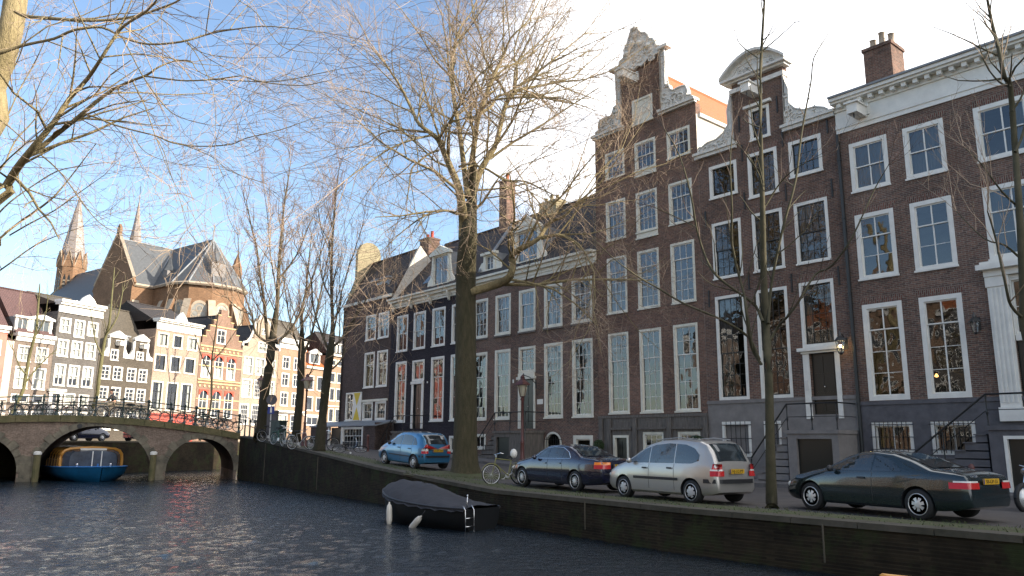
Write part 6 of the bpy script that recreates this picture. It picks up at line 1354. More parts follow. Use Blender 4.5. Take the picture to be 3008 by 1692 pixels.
# ------------------------------------------------------------------ cars (local x forward from the rear bumper, y left)
def car(label, paint, L, Wd, xr, xf, rw, prof, belt, side_win, rear_win, front_win, cat='car', spokes=7, rim='alloy', zb=.2, rof=.74, divs=(), plate_z=.75, tail=None, plate_t='', strip=None, bump=None, chromeline=False, plate_in=0.0, handles=(), mirror=None):
    t = empty('car'); tag(t, label, cat)
    def top(x): return lerp(prof, x)
    def bl(x): return min(lerp(belt, x), top(x) - .02)
    def hw(x):
        e = abs((x - L / 2) / (L / 2)); return Wd / 2 * (1 - .10 * e ** 5 - .13 * e ** 16 - .02 * e ** 2)
    def roofw(x):
        d = top(x) - lerp(belt, x); k = max(0, min(1, d / .38)); k = k * k * (3 - 2 * k); return hw(x) * (.93 + (rof - .93) * k)
    def ring(x):
        w_, zt, zl, rwid = hw(x), top(x), bl(x), roofw(x); e = abs((x - L / 2) / (L / 2)); z0 = zb + .12 * e ** 8
        P = [(0, z0), (w_ * .9, z0), (w_ * .97, z0 + .06), (w_ * .99, z0 + (zl - z0) * .3), (w_, z0 + (zl - z0) * .55), (w_ * .985, z0 + (zl - z0) * .85), (w_ * .95, zl)]
        for k in (.25, .5, .75, .92): yy = w_ * .95 + (rwid - w_ * .95) * (k ** 1.15); P.append((yy, zl + (zt - .05 - zl) * k if zt - zl > .08 else zl + (zt - zl) * k * .5))
        P += [(rwid * .96, zt - .035 if zt - zl > .08 else zl + (zt - zl) * .6), (rwid * .85, zt - .014), (rwid * .5, zt), (0, zt + .008)]
        return P
    def sy(x, z):
        P = ring(x)[1:]
        for (y0, z0), (y1, z1) in zip(P, P[1:]):
            if z <= z1 and z1 > z0: return y0 + (y1 - y0) * (z - z0) / (z1 - z0)
        return P[-3][0]
    xs = sorted(set([0, .012, .04, .09] + [L * k / 88 for k in range(2, 87)] + [L - .09, L - .04, L - .012, L]))
    v = []; nr = 15
    for x in xs:
        P = ring(x); sc = 1.0
        if x in (0, L): P = [(y * .92, z0_ if False else zb + .06 + (z - zb - .06) * .93) for y, z in P]
        v += [(x, y, z) for y, z in P] + [(x, -y, z) for y, z in P[-2:0:-1]]
    m2 = 2 * nr - 2; b = mb(paint, True)
    b.add(v, [(i * m2 + j, i * m2 + (j + 1) % m2, (i + 1) * m2 + (j + 1) % m2, (i + 1) * m2 + j) for i in range(len(xs) - 1) for j in range(m2)])
    b.smooth = False; b.poly([v[j] for j in range(m2)][::-1]); b.poly([v[(len(xs) - 1) * m2 + j] for j in range(m2)])
    body = b.obj('body', t)
    for x in (xr, xf):
        for s_ in (-1, 1):
            c = mb('trim'); c.lathe([(rw + .05, -.32), (rw + .05, .3)], 28, (x, s_ * (Wd / 2), rw), 'y'); co = c.obj('cut')
            m_ = body.modifiers.new('b', 'BOOLEAN'); m_.operation = 'DIFFERENCE'; m_.object = co; m_.solver = 'EXACT'; m_.material_mode = 'TRANSFER'; bake(body); bpy.data.objects.remove(co)
    body.data.set_sharp_from_angle(angle=R(38))
    # glazing: strips laid 4 mm proud of the body
    lowz, upz = side_win
    for s_ in (1, -1):
        segs = [lowz[0][0]] + list(divs) + [lowz[-1][0]]
        for a, c in zip(segs, segs[1:]):
            a += .02; c -= .02; g = mb('carglass_s'); n = 16; mz = 5; vv = []
            for i in range(n + 1):
                x = a + (c - a) * i / n; z0, z1 = lerp(lowz, x), lerp(upz, x); z1 = max(z1, z0 + .002)
                for j in range(mz + 1): z = z0 + (z1 - z0) * j / mz; vv.append((x, s_ * (sy(x, z) + .005), z))
            g.add(vv, [(i * (mz + 1) + j, i * (mz + 1) + j + 1, (i + 1) * (mz + 1) + j + 1, (i + 1) * (mz + 1) + j) if s_ > 0 else (i * (mz + 1) + j, (i + 1) * (mz + 1) + j, (i + 1) * (mz + 1) + j + 1, i * (mz + 1) + j + 1) for i in range(n) for j in range(mz)])
            w = g.obj('side_window', t)
        if chromeline:
            ch = mb('chrome'); ll = [lowz[0][0] + (lowz[-1][0] - lowz[0][0]) * k / 30 for k in range(31)]
            ch.tube([(x, s_ * (sy(x, lerp(lowz, x)) + .008), lerp(lowz, x)) for x in ll] , .011, 4); ch.tube([(x, s_ * (sy(x, lerp(upz, x)) + .008), lerp(upz, x)) for x in ll], .011, 4); ch.obj('window_trim', t)
        if True:
            ln = mb('trim')
            for x in list(divs) + ([upz[-1][0] - .25] if False else []): ln.tube([(x, s_ * (sy(x, z) + .002), z) for z in [zb + .12 + (bl(x) - zb - .12) * k / 8 for k in range(9)]], .005, 4)
            if ln.v: ln.obj('door_gap', t)
    for nm, (xa, xb, wa, wb) in (('rear_window', rear_win), ('windscreen', front_win)):
        g = mb('carglass_s'); n = 10; mm = 10; vv = []
        for i in range(n + 1):
            f = i / n; x = xa + (xb - xa) * f
            for j in range(mm + 1):
                a = -1 + 2 * j / mm; y = a * (wa + (wb - wa) * f) * roofw(x); P = ring(x)
                yy = abs(y); z = top(x) + .008
                if yy > roofw(x) * .5: z = top(x) - .014 * max(0, (yy / roofw(x) - .5) / .35) ** 1.2 * (1 if yy < roofw(x) * .86 else 1.2)
                vv.append((x - (.006 if nm == 'rear_window' else -.006), y, z + .006))
        g.add(vv, [(i * (mm + 1) + j, i * (mm + 1) + j + 1, (i + 1) * (mm + 1) + j + 1, (i + 1) * (mm + 1) + j) for i in range(n) for j in range(mm)]); g.obj(nm, t)
    # wheels
    for x in (xr, xf):
        for s_ in (-1, 1):
            y0 = s_ * (Wd / 2 - .035); w = mb('rubber', True)
            w.lathe([(rw * .68, 0), (rw * .92, .0), (rw * .985, -.02 * s_), (rw, -.05 * s_), (rw, -.15 * s_), (rw * .96, -.19 * s_), (rw * .6, -.2 * s_)], 28, (x, y0, rw), 'y'); wo = w.obj('wheel', t)
            r_ = mb('trim'); r_.lathe([(rw * .66, -.06 * s_), (rw * .66, -.055 * s_)], 24, (x, y0, rw), 'y'); r_.use(rim); r_.smooth = True
            r_.lathe([(rw * .69, .003 * s_), (rw * .70, .012 * s_), (rw * .64, .012 * s_), (rw * .60, -.035 * s_), (rw * .60, -.05 * s_)], 28, (x, y0, rw), 'y') if False else None
            n = 28
            for (ra, ya, rb, yb) in ((rw * .70, .004, rw * .66, .014), (rw * .66, .014, rw * .60, -.02), (rw * .60, -.02, rw * .59, -.05)):
                vv = [(x + ra * math.cos(2 * math.pi * k / n), y0 + ya * s_, rw + ra * math.sin(2 * math.pi * k / n)) for k in range(n)] + [(x + rb * math.cos(2 * math.pi * k / n), y0 + yb * s_, rw + rb * math.sin(2 * math.pi * k / n)) for k in range(n)]
                r_.add(vv, [(k, (k + 1) % n, n + (k + 1) % n, n + k) for k in range(n)])
            r_.smooth = False
            for k in range(spokes):
                a = 2 * math.pi * (k + .2) / spokes; hwid = (.5 if rim == 'wheelgrey' else .52 if spokes < 10 else .3) * math.pi / spokes; e = rw * .62; q = rw * (.3 if rim == 'wheelgrey' else .2)
                pts = [(q * math.cos(a - .9 * hwid * 2.0), q * math.sin(a - .9 * hwid * 2.0)), (e * math.cos(a - hwid), e * math.sin(a - hwid)), (e * math.cos(a + hwid), e * math.sin(a + hwid)), (q * math.cos(a + .9 * hwid * 2.0), q * math.sin(a + .9 * hwid * 2.0))]
                vv = [(x + p, y0 + s_ * (.012 if i in (0, 3) else -.008), rw + z) for i, (p, z) in enumerate(pts)] + [(x + p, y0 + s_ * -.04, rw + z) for p, z in pts]
                r_.add(vv, [(0, 1, 2, 3), (0, 4, 5, 1), (1, 5, 6, 2), (2, 6, 7, 3), (3, 7, 4, 0)])
            r_.lathe([(rw * (.32 if rim == 'wheelgrey' else .22), .0), (rw * (.32 if rim == 'wheelgrey' else .22), .016 * s_), (rw * .12, .022 * s_)], 14, (x, y0, rw), 'y'); r_.obj('rim', wo)
    def patch(name, x0, x1, z0, z1, s_, m, off=.008, par=None):
        g = mb(m); n = 6; vv = []
        for i in range(n + 1):
            x = x0 + (x1 - x0) * i / n
            for z in (z0, (z0 + z1) / 2, z1): vv.append((x, s_ * (sy(x, z) + off), z))
        g.add(vv, [(i * 3 + j, i * 3 + j + 1, i * 3 + j + 4, i * 3 + j + 3) for i in range(n) for j in (0, 1)]); return g.obj(name, par or t)
    # tail lamps wrap the rear corners
    for s_ in (-1, 1):
        for (z0, z1, y0, y1, ext, m) in tail:
            y0 *= hw(.0) / (Wd / 2); y1 *= hw(.0) / (Wd / 2)
            g = mb(m, True); vv = []; n = 6
            for z in (z0, z1):
                xb = -.012; vv.append((xb + .0, s_ * y0, z)); vv.append((xb, s_ * y1, z))
                for k in range(n + 1): x = .0 + ext * k / n; vv.append((x - .005 * (k == 0), s_ * (sy(max(x, .03), z) + .012), z))
            m2_ = n + 3; g.add(vv, [(k, k + 1, m2_ + k + 1, m2_ + k) for k in range(m2_ - 1)] + [tuple(range(m2_)), tuple(range(m2_, 2 * m2_))]); g.obj('tail_light', t)
    xp = -.02 + plate_in
    g = mb('plate'); g.box(xp - .012, xp, -.26, .26, plate_z - .055, plate_z + .055); g.use('signblue'); g.box(xp - .0135, xp - .0125, .225, .258, plate_z - .05, plate_z + .05); pl = g.obj('licence_plate', t)
    if plate_t: text(plate_t, .1, M['ink'], 'plate_lettering', pl, (xp - .014, -.015, plate_z - .003), (R(90), 0, R(-90)), .0015)
    for s_ in (-1, 1):
        if strip: patch('side_strip', strip[0], strip[1], strip[2], strip[3], s_, 'trim', .014)
        for hx in handles: patch('door_handle', hx - .09, hx + .09, bl(hx) - .13, bl(hx) - .09, s_, paint if chromeline else 'trim', .03)
        if mirror:
            mz = mb('trim' if mirror[2] == 0 else paint, True); mz.ball((mirror[0], s_ * (hw(mirror[0]) + .06), mirror[1]), .1, 8, (.6, .9, .75)); mz.obj('mirror', t)
    if bump:
        g = mb('trim'); vv = []
        path = [(bump[2], sy(bump[2], (bump[0] + bump[1]) / 2)), (.25, sy(.25, bump[0])), (.06, sy(.08, bump[0]) - .01), (-.03, hw(.02) * .8), (-.045, 0)]
        path = path + [(x, -y) for x, y in path[-2::-1]]
        for x, y in path: vv += [(x, y * (1.012), bump[0]), (x, y * 1.012, bump[1])]
        g.add(vv, [(2 * i, 2 * i + 1, 2 * i + 3, 2 * i + 2) for i in range(len(path) - 1)]); g.obj('bumper_strip', t)
    # headlamps
    for s_ in (-1, 1):
        g = mb('clearlamp', True); g.ball((L - .16, s_ * Wd * .36, top(L - .16) - .12), .12, 8, (.9, 1.3, .7)); g.obj('headlight', t)
    return t, sy, top
M['carglass_s'] = mat('tinted_car_glass', (.02, .028, .032), .04, spec=1.0)
M['paintgreen'] = mat('dark_green_paint', (.010, .022, .026), .22, .3, coat=1); M['paintsilver'] = mat('silver_paint', (.42, .40, .37), .3, .55, coat=.8); M['paintblue'] = mat('light_blue_paint', (.035, .17, .32), .28, .4, coat=.9); M['paintnavy'] = mat('navy_paint', (.010, .013, .035), .2, .3, coat=1)
def place(t, rear, front, xr, xf):
    """rear and front: ground contact points of the near (left) wheels"""
    r_, f = Vector((*rear, 0)), Vector((*front, 0)); d = (f - r_).normalized(); p = r_ - d * xr
    return p, d
def park(t, rear, yaw, wd, xr):
    """rear: ground contact of the near rear wheel, yaw from +y towards -x"""
    d = Vector((-math.sin(yaw), math.cos(yaw), 0)); n = Vector((math.cos(yaw), math.sin(yaw), 0)); c = Vector((*rear, 0)) + n * (wd / 2 - .1) - d * xr
    z0, z1 = gz(c.x, c.y), gz((c + d * 4).x, (c + d * 4).y)
    t.location = (c.x, c.y, z0); t.rotation_euler = (0, -math.atan2(z1 - z0, 4), math.atan2(d.y, d.x))
# green coupe
t, sy, tp = car('dark green coupe parked nose to tail at the right end of the quay', 'paintgreen', 4.57, 1.72, 1.02, 3.71, .315,
    [(0, .62), (.02, .8), (.06, .92), (.3, .985), (.75, 1.03), (1.2, 1.2), (1.65, 1.325), (2.1, 1.37), (2.5, 1.345), (2.85, 1.24), (3.35, .985), (3.8, .90), (4.2, .79), (4.45, .66), (4.53, .56), (4.57, .45)],
    [(0, .86), (.3, .9), (1.5, .93), (3.3, .88), (4.2, .74), (4.57, .5)],
    ([(1.35, .95), (3.12, .93)], [(1.35, .97), (1.6, 1.15), (1.9, 1.26), (2.25, 1.285), (2.55, 1.24), (2.85, 1.1), (3.12, .95)]), (.78, 1.62, .78, .8), (3.3, 2.72, .84, .8),
    spokes=7, divs=(2.05,), plate_z=.8, tail=[(.66, .78, .5, .83, .34, 'redlamp'), (.78, .81, .55, .83, .26, 'clearlamp')], plate_t='SB-GP-55', handles=(2.3,), mirror=(3.05, .97, 0), rof=.7)
for i, (wd_, y_) in enumerate(((.3, .52),)): text('CLK 230', .06, M['chrome'], 'badge_lettering', t, (-.03, .55, .9), (R(90), 0, R(-90)), .003)
text('Y', .07, M['chrome'], 'boot_emblem', t, (-.01, 0, .95), (R(75), 0, R(-90)), .003)
park(t, (8.33, 16.37), R(28.2), 1.72, 1.02)
t, sy, tp = car('silver compact people carrier parked between the saloon and the tree', 'paintsilver', 4.17, 1.72, .78, 3.36, .30,
    [(0, .6), (.02, .82), (.07, 1.0), (.22, 1.3), (.36, 1.48), (.6, 1.57), (1.3, 1.62), (1.9, 1.6), (2.4, 1.5), (2.8, 1.32), (3.3, 1.03), (3.7, .93), (3.98, .78), (4.1, .62), (4.17, .45)],
    [(0, .92), (.3, .98), (2.0, .98), (3.3, .93), (4.0, .72), (4.17, .5)],
    ([(.5, 1.08), (.75, 1.0), (3.18, .98)], [(.5, 1.2), (.7, 1.38), (1.0, 1.47), (1.6, 1.5), (2.1, 1.46), (2.5, 1.36), (2.85, 1.19), (3.18, 1.0)]), (.1, .4, .8, .84), (3.25, 2.55, .84, .82),
    spokes=6, rim='wheelgrey', divs=(1.35, 2.3), plate_z=.82, tail=[(.7, .83, .6, .84, .17, 'redlamp'), (.83, .87, .66, .84, .17, 'clearlamp'), (.87, 1.0, .68, .84, .13, 'redlamp')], plate_t='HJ-LG-PT', strip=(1.2, 2.9, .56, .63), bump=(.53, .63, .36), handles=(1.5, 2.45), mirror=(3.0, 1.03, 1), rof=.78)
b = mb('paintsilver'); 
for s_ in (-1, 1): b.tube([(.7, s_ * .6, 1.6), (1.3, s_ * .62, 1.645), (2.2, s_ * .6, 1.59)], .015, 5)
b.obj('roof_rail', t)
park(t, (4.6, 20.28), R(32.5), 1.72, .78)
t, sy, tp = car('dark blue saloon with chrome window trim parked behind the silver car', 'paintnavy', 4.78, 1.8, 1.12, 3.95, .32,
    [(0, .66), (.02, .84), (.08, .97), (.4, 1.03), (.95, 1.07), (1.3, 1.24), (1.7, 1.38), (2.2, 1.43), (2.7, 1.4), (3.0, 1.3), (3.5, 1.03), (4.1, .93), (4.5, .82), (4.7, .68), (4.78, .48)],
    [(0, .9), (.3, .94), (1.5, .97), (3.4, .93), (4.3, .78), (4.78, .52)],
    ([(1.35, 1.0), (3.3, .96)], [(1.35, 1.02), (1.55, 1.2), (1.85, 1.33), (2.3, 1.35), (2.7, 1.3), (3.0, 1.17), (3.3, .98)]), (.98, 1.62, .8, .82), (3.45, 2.85, .84, .8),
    spokes=14, divs=(1.75, 2.5), plate_z=.8, tail=[(.72, .84, .5, .87, .26, 'redlamp'), (.84, .92, .5, .87, .26, 'amber')], plate_t='XV-PF-90', chromeline=True, handles=(1.9, 2.65), mirror=(3.1, 1.0, 1), bump=(.56, .6, .7), rof=.74)
park(t, (2.04, 24.92), R(34.7), 1.8, 1.12)
t, sy, tp = car('light blue hatchback parked left of the big tree', 'paintblue', 3.85, 1.67, .62, 3.05, .295,
    [(0, .62), (.02, .84), (.07, 1.0), (.22, 1.25), (.4, 1.42), (.7, 1.5), (1.4, 1.52), (1.9, 1.48), (2.3, 1.36), (2.8, 1.08), (3.2, .95), (3.55, .8), (3.75, .62), (3.85, .45)],
    [(0, .9), (.3, .95), (1.8, .95), (2.8, .88), (3.5, .7), (3.85, .5)],
    ([(.45, 1.0), (2.72, .93)], [(.45, 1.06), (.65, 1.28), (1.0, 1.38), (1.5, 1.4), (1.9, 1.34), (2.3, 1.19), (2.72, .96)]), (.1, .42, .78, .84), (2.75, 2.05, .84, .82),
    spokes=5, rim='wheelgrey', divs=(.78, 1.65), plate_z=.8, tail=[(.68, .78, .62, .8, .12, 'redlamp'), (.78, .88, .64, .8, .12, 'clearlamp'), (.88, 1.05, .68, .79, .1, 'redlamp')], plate_t='57-PP-XX', strip=(.9, 2.6, .5, .54), bump=(.52, .6, .2), handles=(.95, 1.8), mirror=(2.5, .98, 0), rof=.78)
park(t, (-4.05, 33.36), R(38.5), 1.67, .62)
for xx, yy, zz, lb in ((-33.9, 59.5, 1.4, 'dark car parked on the far left bank, seen through the big arch'), (-31.3, 64.8, 1.4, 'second dark car on the far left bank, seen through the big arch')):
    c = copytree(t); c.location = (xx, yy, zz); c.rotation_euler = (0, 0, R(66)); tag(c, lb, 'car')
    for ch in c.children:
        if ch.name.startswith('body'): ch.data = ch.data.copy(); ch.data.materials[0] = M['paintnavy']
# motorcycle at the right frame edge: its front wheel
t = empty('motorcycle', (12.75, 19.1, 0), R(200)); tag(t, 'black motorcycle parked at the right frame edge', 'motorcycle')
for x in (-.7, .7):
    w = mb('rubber', True); w.tube([(x + .3 * math.cos(2 * math.pi * k / 20), 0, .31 + .3 * math.sin(2 * math.pi * k / 20)) for k in range(21)], .06, 7, False); w.use('alloy'); w.lathe([(.22, -.03), (.22, .03)], 16, (x, 0, .31), 'y'); w.obj('wheel', t)
b = mb('black', True); b.ball((.05, 0, .85), .3, 10, (1.2, .5, .6)); b.ball((-.45, 0, .85), .25, 10, (1.5, .5, .35)); b.ball((0, 0, .45), .27, 10, (1.1, .7, .8)); b.obj('body', t)
b = mb('chrome'); b.tube([(.7, -.09, .31), (.45, -.09, .95)], .025, 6); b.tube([(.7, .09, .31), (.45, .09, .95)], .025, 6); b.tube([(.3, -.36, 1.05), (.45, 0, 1.0), (.3, .36, 1.05)], .015, 6); b.tube([(.1, -.2, .3), (-.9, -.22, .35)], .05, 8); b.ball((.6, 0, .92), .1, 8); b.obj('fork', t)
M['barkyellow'] = mat('yellow_green_bark', (.15, .135, .06), .9, col2=(.09, .085, .035), vscale=5)
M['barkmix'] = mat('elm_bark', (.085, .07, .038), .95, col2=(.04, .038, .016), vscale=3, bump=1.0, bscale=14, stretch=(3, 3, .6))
M['limbbark'] = mat('limb_bark', (.12, .095, .06), .95, col2=(.06, .05, .03), vscale=4)
TREES = {
 'elm': [
  ('t', [(-1.75,31.3,-0.1,0.95), (-1.77,31.3,0.25,0.68), (-1.8,31.3,1,0.5), (-1.82,31.3,3.5,0.443), (-1.9,31.55,7,0.42), (-1.89,31.26,8.8,0.403), (-1.81,31.06,9.76,0.36), (-1.76,31.4,10.88,0.27), (-1.71,31.52,11.82,0.203), (-1.65,31.15,12.74,0.147)]),
  ('l', [(-2.04,31.3,9.81,0.208), (-2.05,31.32,10.54,0.2), (-2.08,30.81,10.96,0.19), (-2.21,30.38,11.7,0.158), (-2.54,30.49,12.55,0.137), (-2.95,30.38,13.48,0.115), (-3.13,29.78,13.65,0.099), (-3.8,29.53,14.11,0.07), (-4.14,29.68,14.82,0.063), (-4.59,29.38,15.66,0.049), (-4.97,28.8,16.1,0.034), (-5.29,28.73,16.64,0.02)]),
  ('l', [(-1.87,31.3,11.6,0.148), (-2.13,31.72,13.34,0.113), (-2.31,31.6,14.66,0.097), (-2.54,31.56,15.85,0.09), (-2.73,32.06,17.51,0.084), (-2.74,32.35,18.66,0.069), (-2.57,32.15,19.38,0.053), (-2.34,32.29,20.11,0.038), (-1.95,32.83,21.09,0.031), (-1.54,32.93,22.31,0.023)]),
  ('l', [(-1.85,31.3,12.43,0.133), (-1.68,31.36,13.71,0.119), (-1.51,30.89,14.87,0.11), (-1.19,30.5,15.72,0.094), (-0.82,30.65,16.82,0.08), (-0.42,30.58,17.73,0.058), (-0.11,30.02,18.21,0.043), (0.6,29.81,18.87,0.028), (1.08,30,19.95,0.021)]),
  ('l', [(-1.76,31.3,10.54,0.193), (-1.83,31.77,11.42,0.188), (-1.36,31.71,13,0.135), (-0.81,31.73,13.95,0.113), (-0.58,32.29,15.13,0.107), (-0.35,32.63,16.35,0.1), (0.07,32.48,16.92,0.092), (0.58,32.68,17.2,0.07), (1.28,33.28,17.63,0.055), (1.9,33.43,17.85,0.048)]),
  ('l', [(0.03,32.2,16.79,0.069), (0.17,32.73,18.05,0.047), (0.02,32.73,18.98,0.039), (0.32,33.23,20.48,0.031), (0.86,33.94,22.17,0.024)]),
  ('l', [(0.24,32.5,17.2,0.069), (0.67,33.21,17.92,0.063), (1.73,33.51,18.93,0.048), (2.5,34.35,20.05,0.033), (3.5,35.25,21.35,0.025)]),
  ('l', [(-0.22,32.2,16.52,0.069), (-0.79,32.85,17.83,0.062), (-1.36,32.98,18.91,0.055), (-1.53,33.6,20.2,0.048), (-1.95,34.44,21.65,0.041), (-2.08,34.74,22.83,0.025)]),
  ('l', [(-1.39,30.7,15.13,0.065), (-0.98,31.31,15.66,0.067), (-0.75,31.61,16.24,0.06), (-0.34,31.66,16.44,0.053)]),
  ('l', [(-3.03,30.1,13.21,0.05), (-3.42,29.89,12.97,0.042), (-3.77,29.72,12.58,0.042), (-3.97,29.05,12.02,0.034), (-4.01,28.72,11.13,0.027), (-4.11,28.8,10.55,0.014)]),
  ('l', [(-3.13,29.8,13.78,0.049), (-4.05,29.32,13.34,0.042), (-4.96,29.04,12.79,0.034), (-5.52,28.22,11.93,0.027), (-6.14,27.58,11.1,0.02)]),
  ('l', [(-3.35,29.7,13.82,0.042), (-4.44,29.82,13.98,0.035), (-5.42,30.2,13.97,0.029), (-6.06,30.01,13.4,0.021), (-7.04,29.97,13.21,0.014)]),
  ('l', [(-3.87,30.1,14.27,0.043), (-4.28,30.69,15.11,0.036), (-5.02,31.32,15.72,0.03), (-6.12,31.45,16.3,0.022), (-7.05,31.92,16.69,0.015)]),
  ('l', [(-2.29,31.3,10.86,0.059), (-2.8,31.22,11,0.044), (-3.21,30.6,10.76,0.036), (-3.67,30.06,10.32,0.036), (-4.04,30.06,10.05,0.028), (-4.59,29.85,9.48,0.021), (-4.97,29.15,8.77,0.014)]),
  ('l', [(-2.3,31.3,12.93,0.052), (-1.97,31.19,13.02,0.052), (-1.47,30.55,12.72,0.051), (-0.98,29.99,12.34,0.05), (-0.29,29.97,11.9,0.043), (0.47,29.73,11.78,0.035), (1.19,29,11.19,0.027), (2.18,28.62,10.54,0.014)]),
  ('l', [(-1.59,31.3,11.07,0.059), (-1.32,31.3,11.32,0.059), (-1.07,30.76,11.48,0.051), (-0.75,30.31,11.85,0.043), (-0.53,30.4,12.21,0.022)]),
  ('l', [(-1.7,31.3,7.55,0.175), (-0.85,31.37,7.82,0.175), (-0.33,30.9,7.93,0.172), (-0.07,30.51,8.08,0.157), (0.03,30.67,8.63,0.145), (-0.01,30.61,8.94,0.131), (0.41,30.06,9.12,0.116), (1.01,29.85,9.42,0.09), (1.3,30.04,9.91,0.077), (1.55,29.79,10.14,0.064), (2.01,29.25,10.19,0.05), (2.46,29.23,10.68,0.038)]),
  ('l', [(1.14,29.8,9.45,0.077), (1.8,29.45,9.49,0.063), (2.45,29.29,9.18,0.05), (2.77,28.59,8.54,0.037), (3.03,28.08,7.7,0.024)]),
  ('l', [(-3,30.8,14.4,0.051), (-2.66,30.35,14.47,0.043), (-2.3,29.55,14.94,0.035), (-1.94,28.56,15.2,0.02)]),
  ('l', [(-2.94,30.9,14.45,0.044), (-2.44,30.73,14.21,0.036), (-1.86,30.16,13.98,0.036), (-1.36,29.45,13.45,0.028), (-1.05,29.3,13.31,0.021), (-0.37,29.15,13.17,0.014)]),
 ],
 'front': [
  ('t', [(-21,20,-0.3,0.62), (-20.2,20,2,0.48), (-18.6,20,4.5,0.42), (-14.51,20,9.4,0.343), (-14.41,20.07,11.03,0.31), (-13.93,19.75,12.5,0.297), (-14.11,19.99,14.53,0.292), (-14.36,20.25,17.15,0.226)]),
  ('l', [(-13.36,19,12.74,0.047), (-12.95,18.87,12.52,0.051), (-11.86,18.15,12.05,0.045), (-10.72,17.66,11.71,0.04), (-9.9,17.65,11.74,0.033), (-9.11,17.3,11.66,0.029), (-8.16,16.55,11.44,0.024), (-7.66,16.25,11.45,0.02), (-7.12,16.23,11.92,0.01)]),
  ('l', [(-12.46,17,10.35,0.042), (-11.92,16.66,10.29,0.038), (-11.36,16.63,10.48,0.034), (-10.32,16.05,10.33,0.03), (-9.58,15.53,10.25,0.029), (-8.99,15.55,10.33,0.026), (-8.4,15.37,9.99,0.022), (-7.51,14.7,9.48,0.021), (-6.68,14.36,9.35,0.021), (-6.13,14.42,9.57,0.018), (-5.59,14.06,9.45,0.015), (-4.71,13.39,9.15,0.011), (-4.04,13.23,9.01,0.008), (-3.43,13.25,8.94,0.005)]),
  ('l', [(-18.9,20,4,0.3), (-12.57,18,6.98,0.101), (-12.13,17.82,7.46,0.1), (-11.67,17.41,7.73,0.09), (-10.88,16.69,7.98,0.076), (-10.33,16.46,8.52,0.058), (-10.04,16.43,9.06,0.051), (-9.34,15.84,9.26,0.043), (-8.71,15.2,9.44,0.035), (-8.45,15.14,9.89,0.031), (-8.17,14.97,10.06,0.028), (-7.36,14.26,9.99,0.021), (-6.84,13.79,10.14,0.014)]),
  ('l', [(-11.57,17.5,8.05,0.065), (-11.15,17.34,8.23,0.061), (-10.77,17.22,8.48,0.054), (-10.05,16.61,8.55,0.048), (-9.44,16.32,8.86,0.044), (-9.11,16.44,9.28,0.037), (-8.52,16.14,9.37,0.03), (-7.89,15.52,9.2,0.026), (-7.61,15.42,9.33,0.019), (-7.31,15.5,9.52,0.016), (-6.74,15.01,9.27,0.012), (-6.36,14.5,8.8,0.009), (-6.04,14.55,8.65,0.009)]),
  ('l', [(-7.66,15,8.92,0.019), (-6.7,14.42,8.55,0.015), (-6.18,14.14,8.41,0.015), (-5.69,14.11,8.44,0.015), (-5.1,13.55,8.22,0.011), (-4.58,12.88,7.8,0.011), (-4.13,12.77,7.68,0.008), (-3.65,12.62,7.59,0.008), (-3.04,11.92,7.34,0.005)]),
  ('l', [(-5.81,14,8.38,0.012), (-5.18,13.63,8.16,0.011), (-4.21,13,7.85,0.008), (-3.6,12.94,7.95,0.008), (-3.06,12.73,7.96,0.005)]),
  ('l', [(-9.34,16,8.49,0.023), (-8.78,15.47,8.18,0.019), (-8.45,15.53,8.06,0.019), (-7.9,15.29,7.84,0.016), (-7.11,14.62,7.45,0.015), (-6.64,14.35,7.2,0.015), (-6.19,14.42,7.16,0.012), (-5.38,13.99,7.03,0.012), (-4.85,13.36,6.91,0.008), (-4.23,13.27,7.03,0.008), (-3.64,13.25,7.25,0.005)]),
  ('l', [(-6.26,14,7.02,0.012), (-5.78,13.63,6.75,0.008), (-5.24,13,6.37,0.008), (-4.94,12.94,6.12,0.005), (-4.28,12.73,5.85,0.004)]),
  ('l', [(-8.19,15,9.75,0.016), (-7.7,14.46,9.12,0.012), (-7.33,14.22,8.58,0.012), (-7.01,14.24,8.14,0.012), (-6.4,13.71,7.53,0.009), (-5.65,13.08,7.08,0.005), (-5.27,13.02,7,0.004)]),
  ('l', [(-11.52,18,8.32,0.019), (-11.03,17.79,7.95,0.018), (-10.44,17.34,7.47,0.014), (-9.55,16.58,6.67,0.014), (-9,16.32,6.15,0.01), (-8.5,16.24,5.85,0.007)]),
  ('l', [(-11.88,18,8.07,0.015), (-11.8,17.69,7.7,0.015), (-11.27,17.14,7.07,0.011), (-10.4,16.28,6.42,0.007), (-9.89,15.92,5.99,0.005)]),
  ('l', [(-6.38,14,9.14,0.012), (-6,13.63,8.66,0.008), (-5.45,13,7.82,0.007), (-5.3,12.94,7.35,0.005), (-5.17,12.73,6.77,0.004)]),
  ('l', [(-6.04,14,9.31,0.012), (-5.89,13.67,9.4,0.01), (-5.62,13.09,9.5,0.008), (-5.6,13.06,9.75,0.005)]),
  ('l', [(-5.57,14,9.44,0.009), (-5.62,14.5,10,0.009), (-5.44,14.75,10.53,0.006)]),
  ('l', [(-5.07,13,9.45,0.007), (-4.7,12.96,9.17,0.008), (-4.1,12.34,8.27,0.006), (-3.67,12.08,7.95,0.005), (-2.97,12.2,7.96,0.004)]),
  ('l', [(-7.52,15,10.28,0.011), (-6.88,14.29,9.65,0.009), (-6.19,13.89,8.94,0.007), (-5.42,13.74,8.69,0.006), (-4.25,13.05,8.35,0.004)]),
  ('l', [(-6.77,13,6.87,0.007), (-6.5,12.88,6.51,0.007), (-5.88,12.17,6.07,0.005), (-5.31,11.83,5.83,0.004)]),
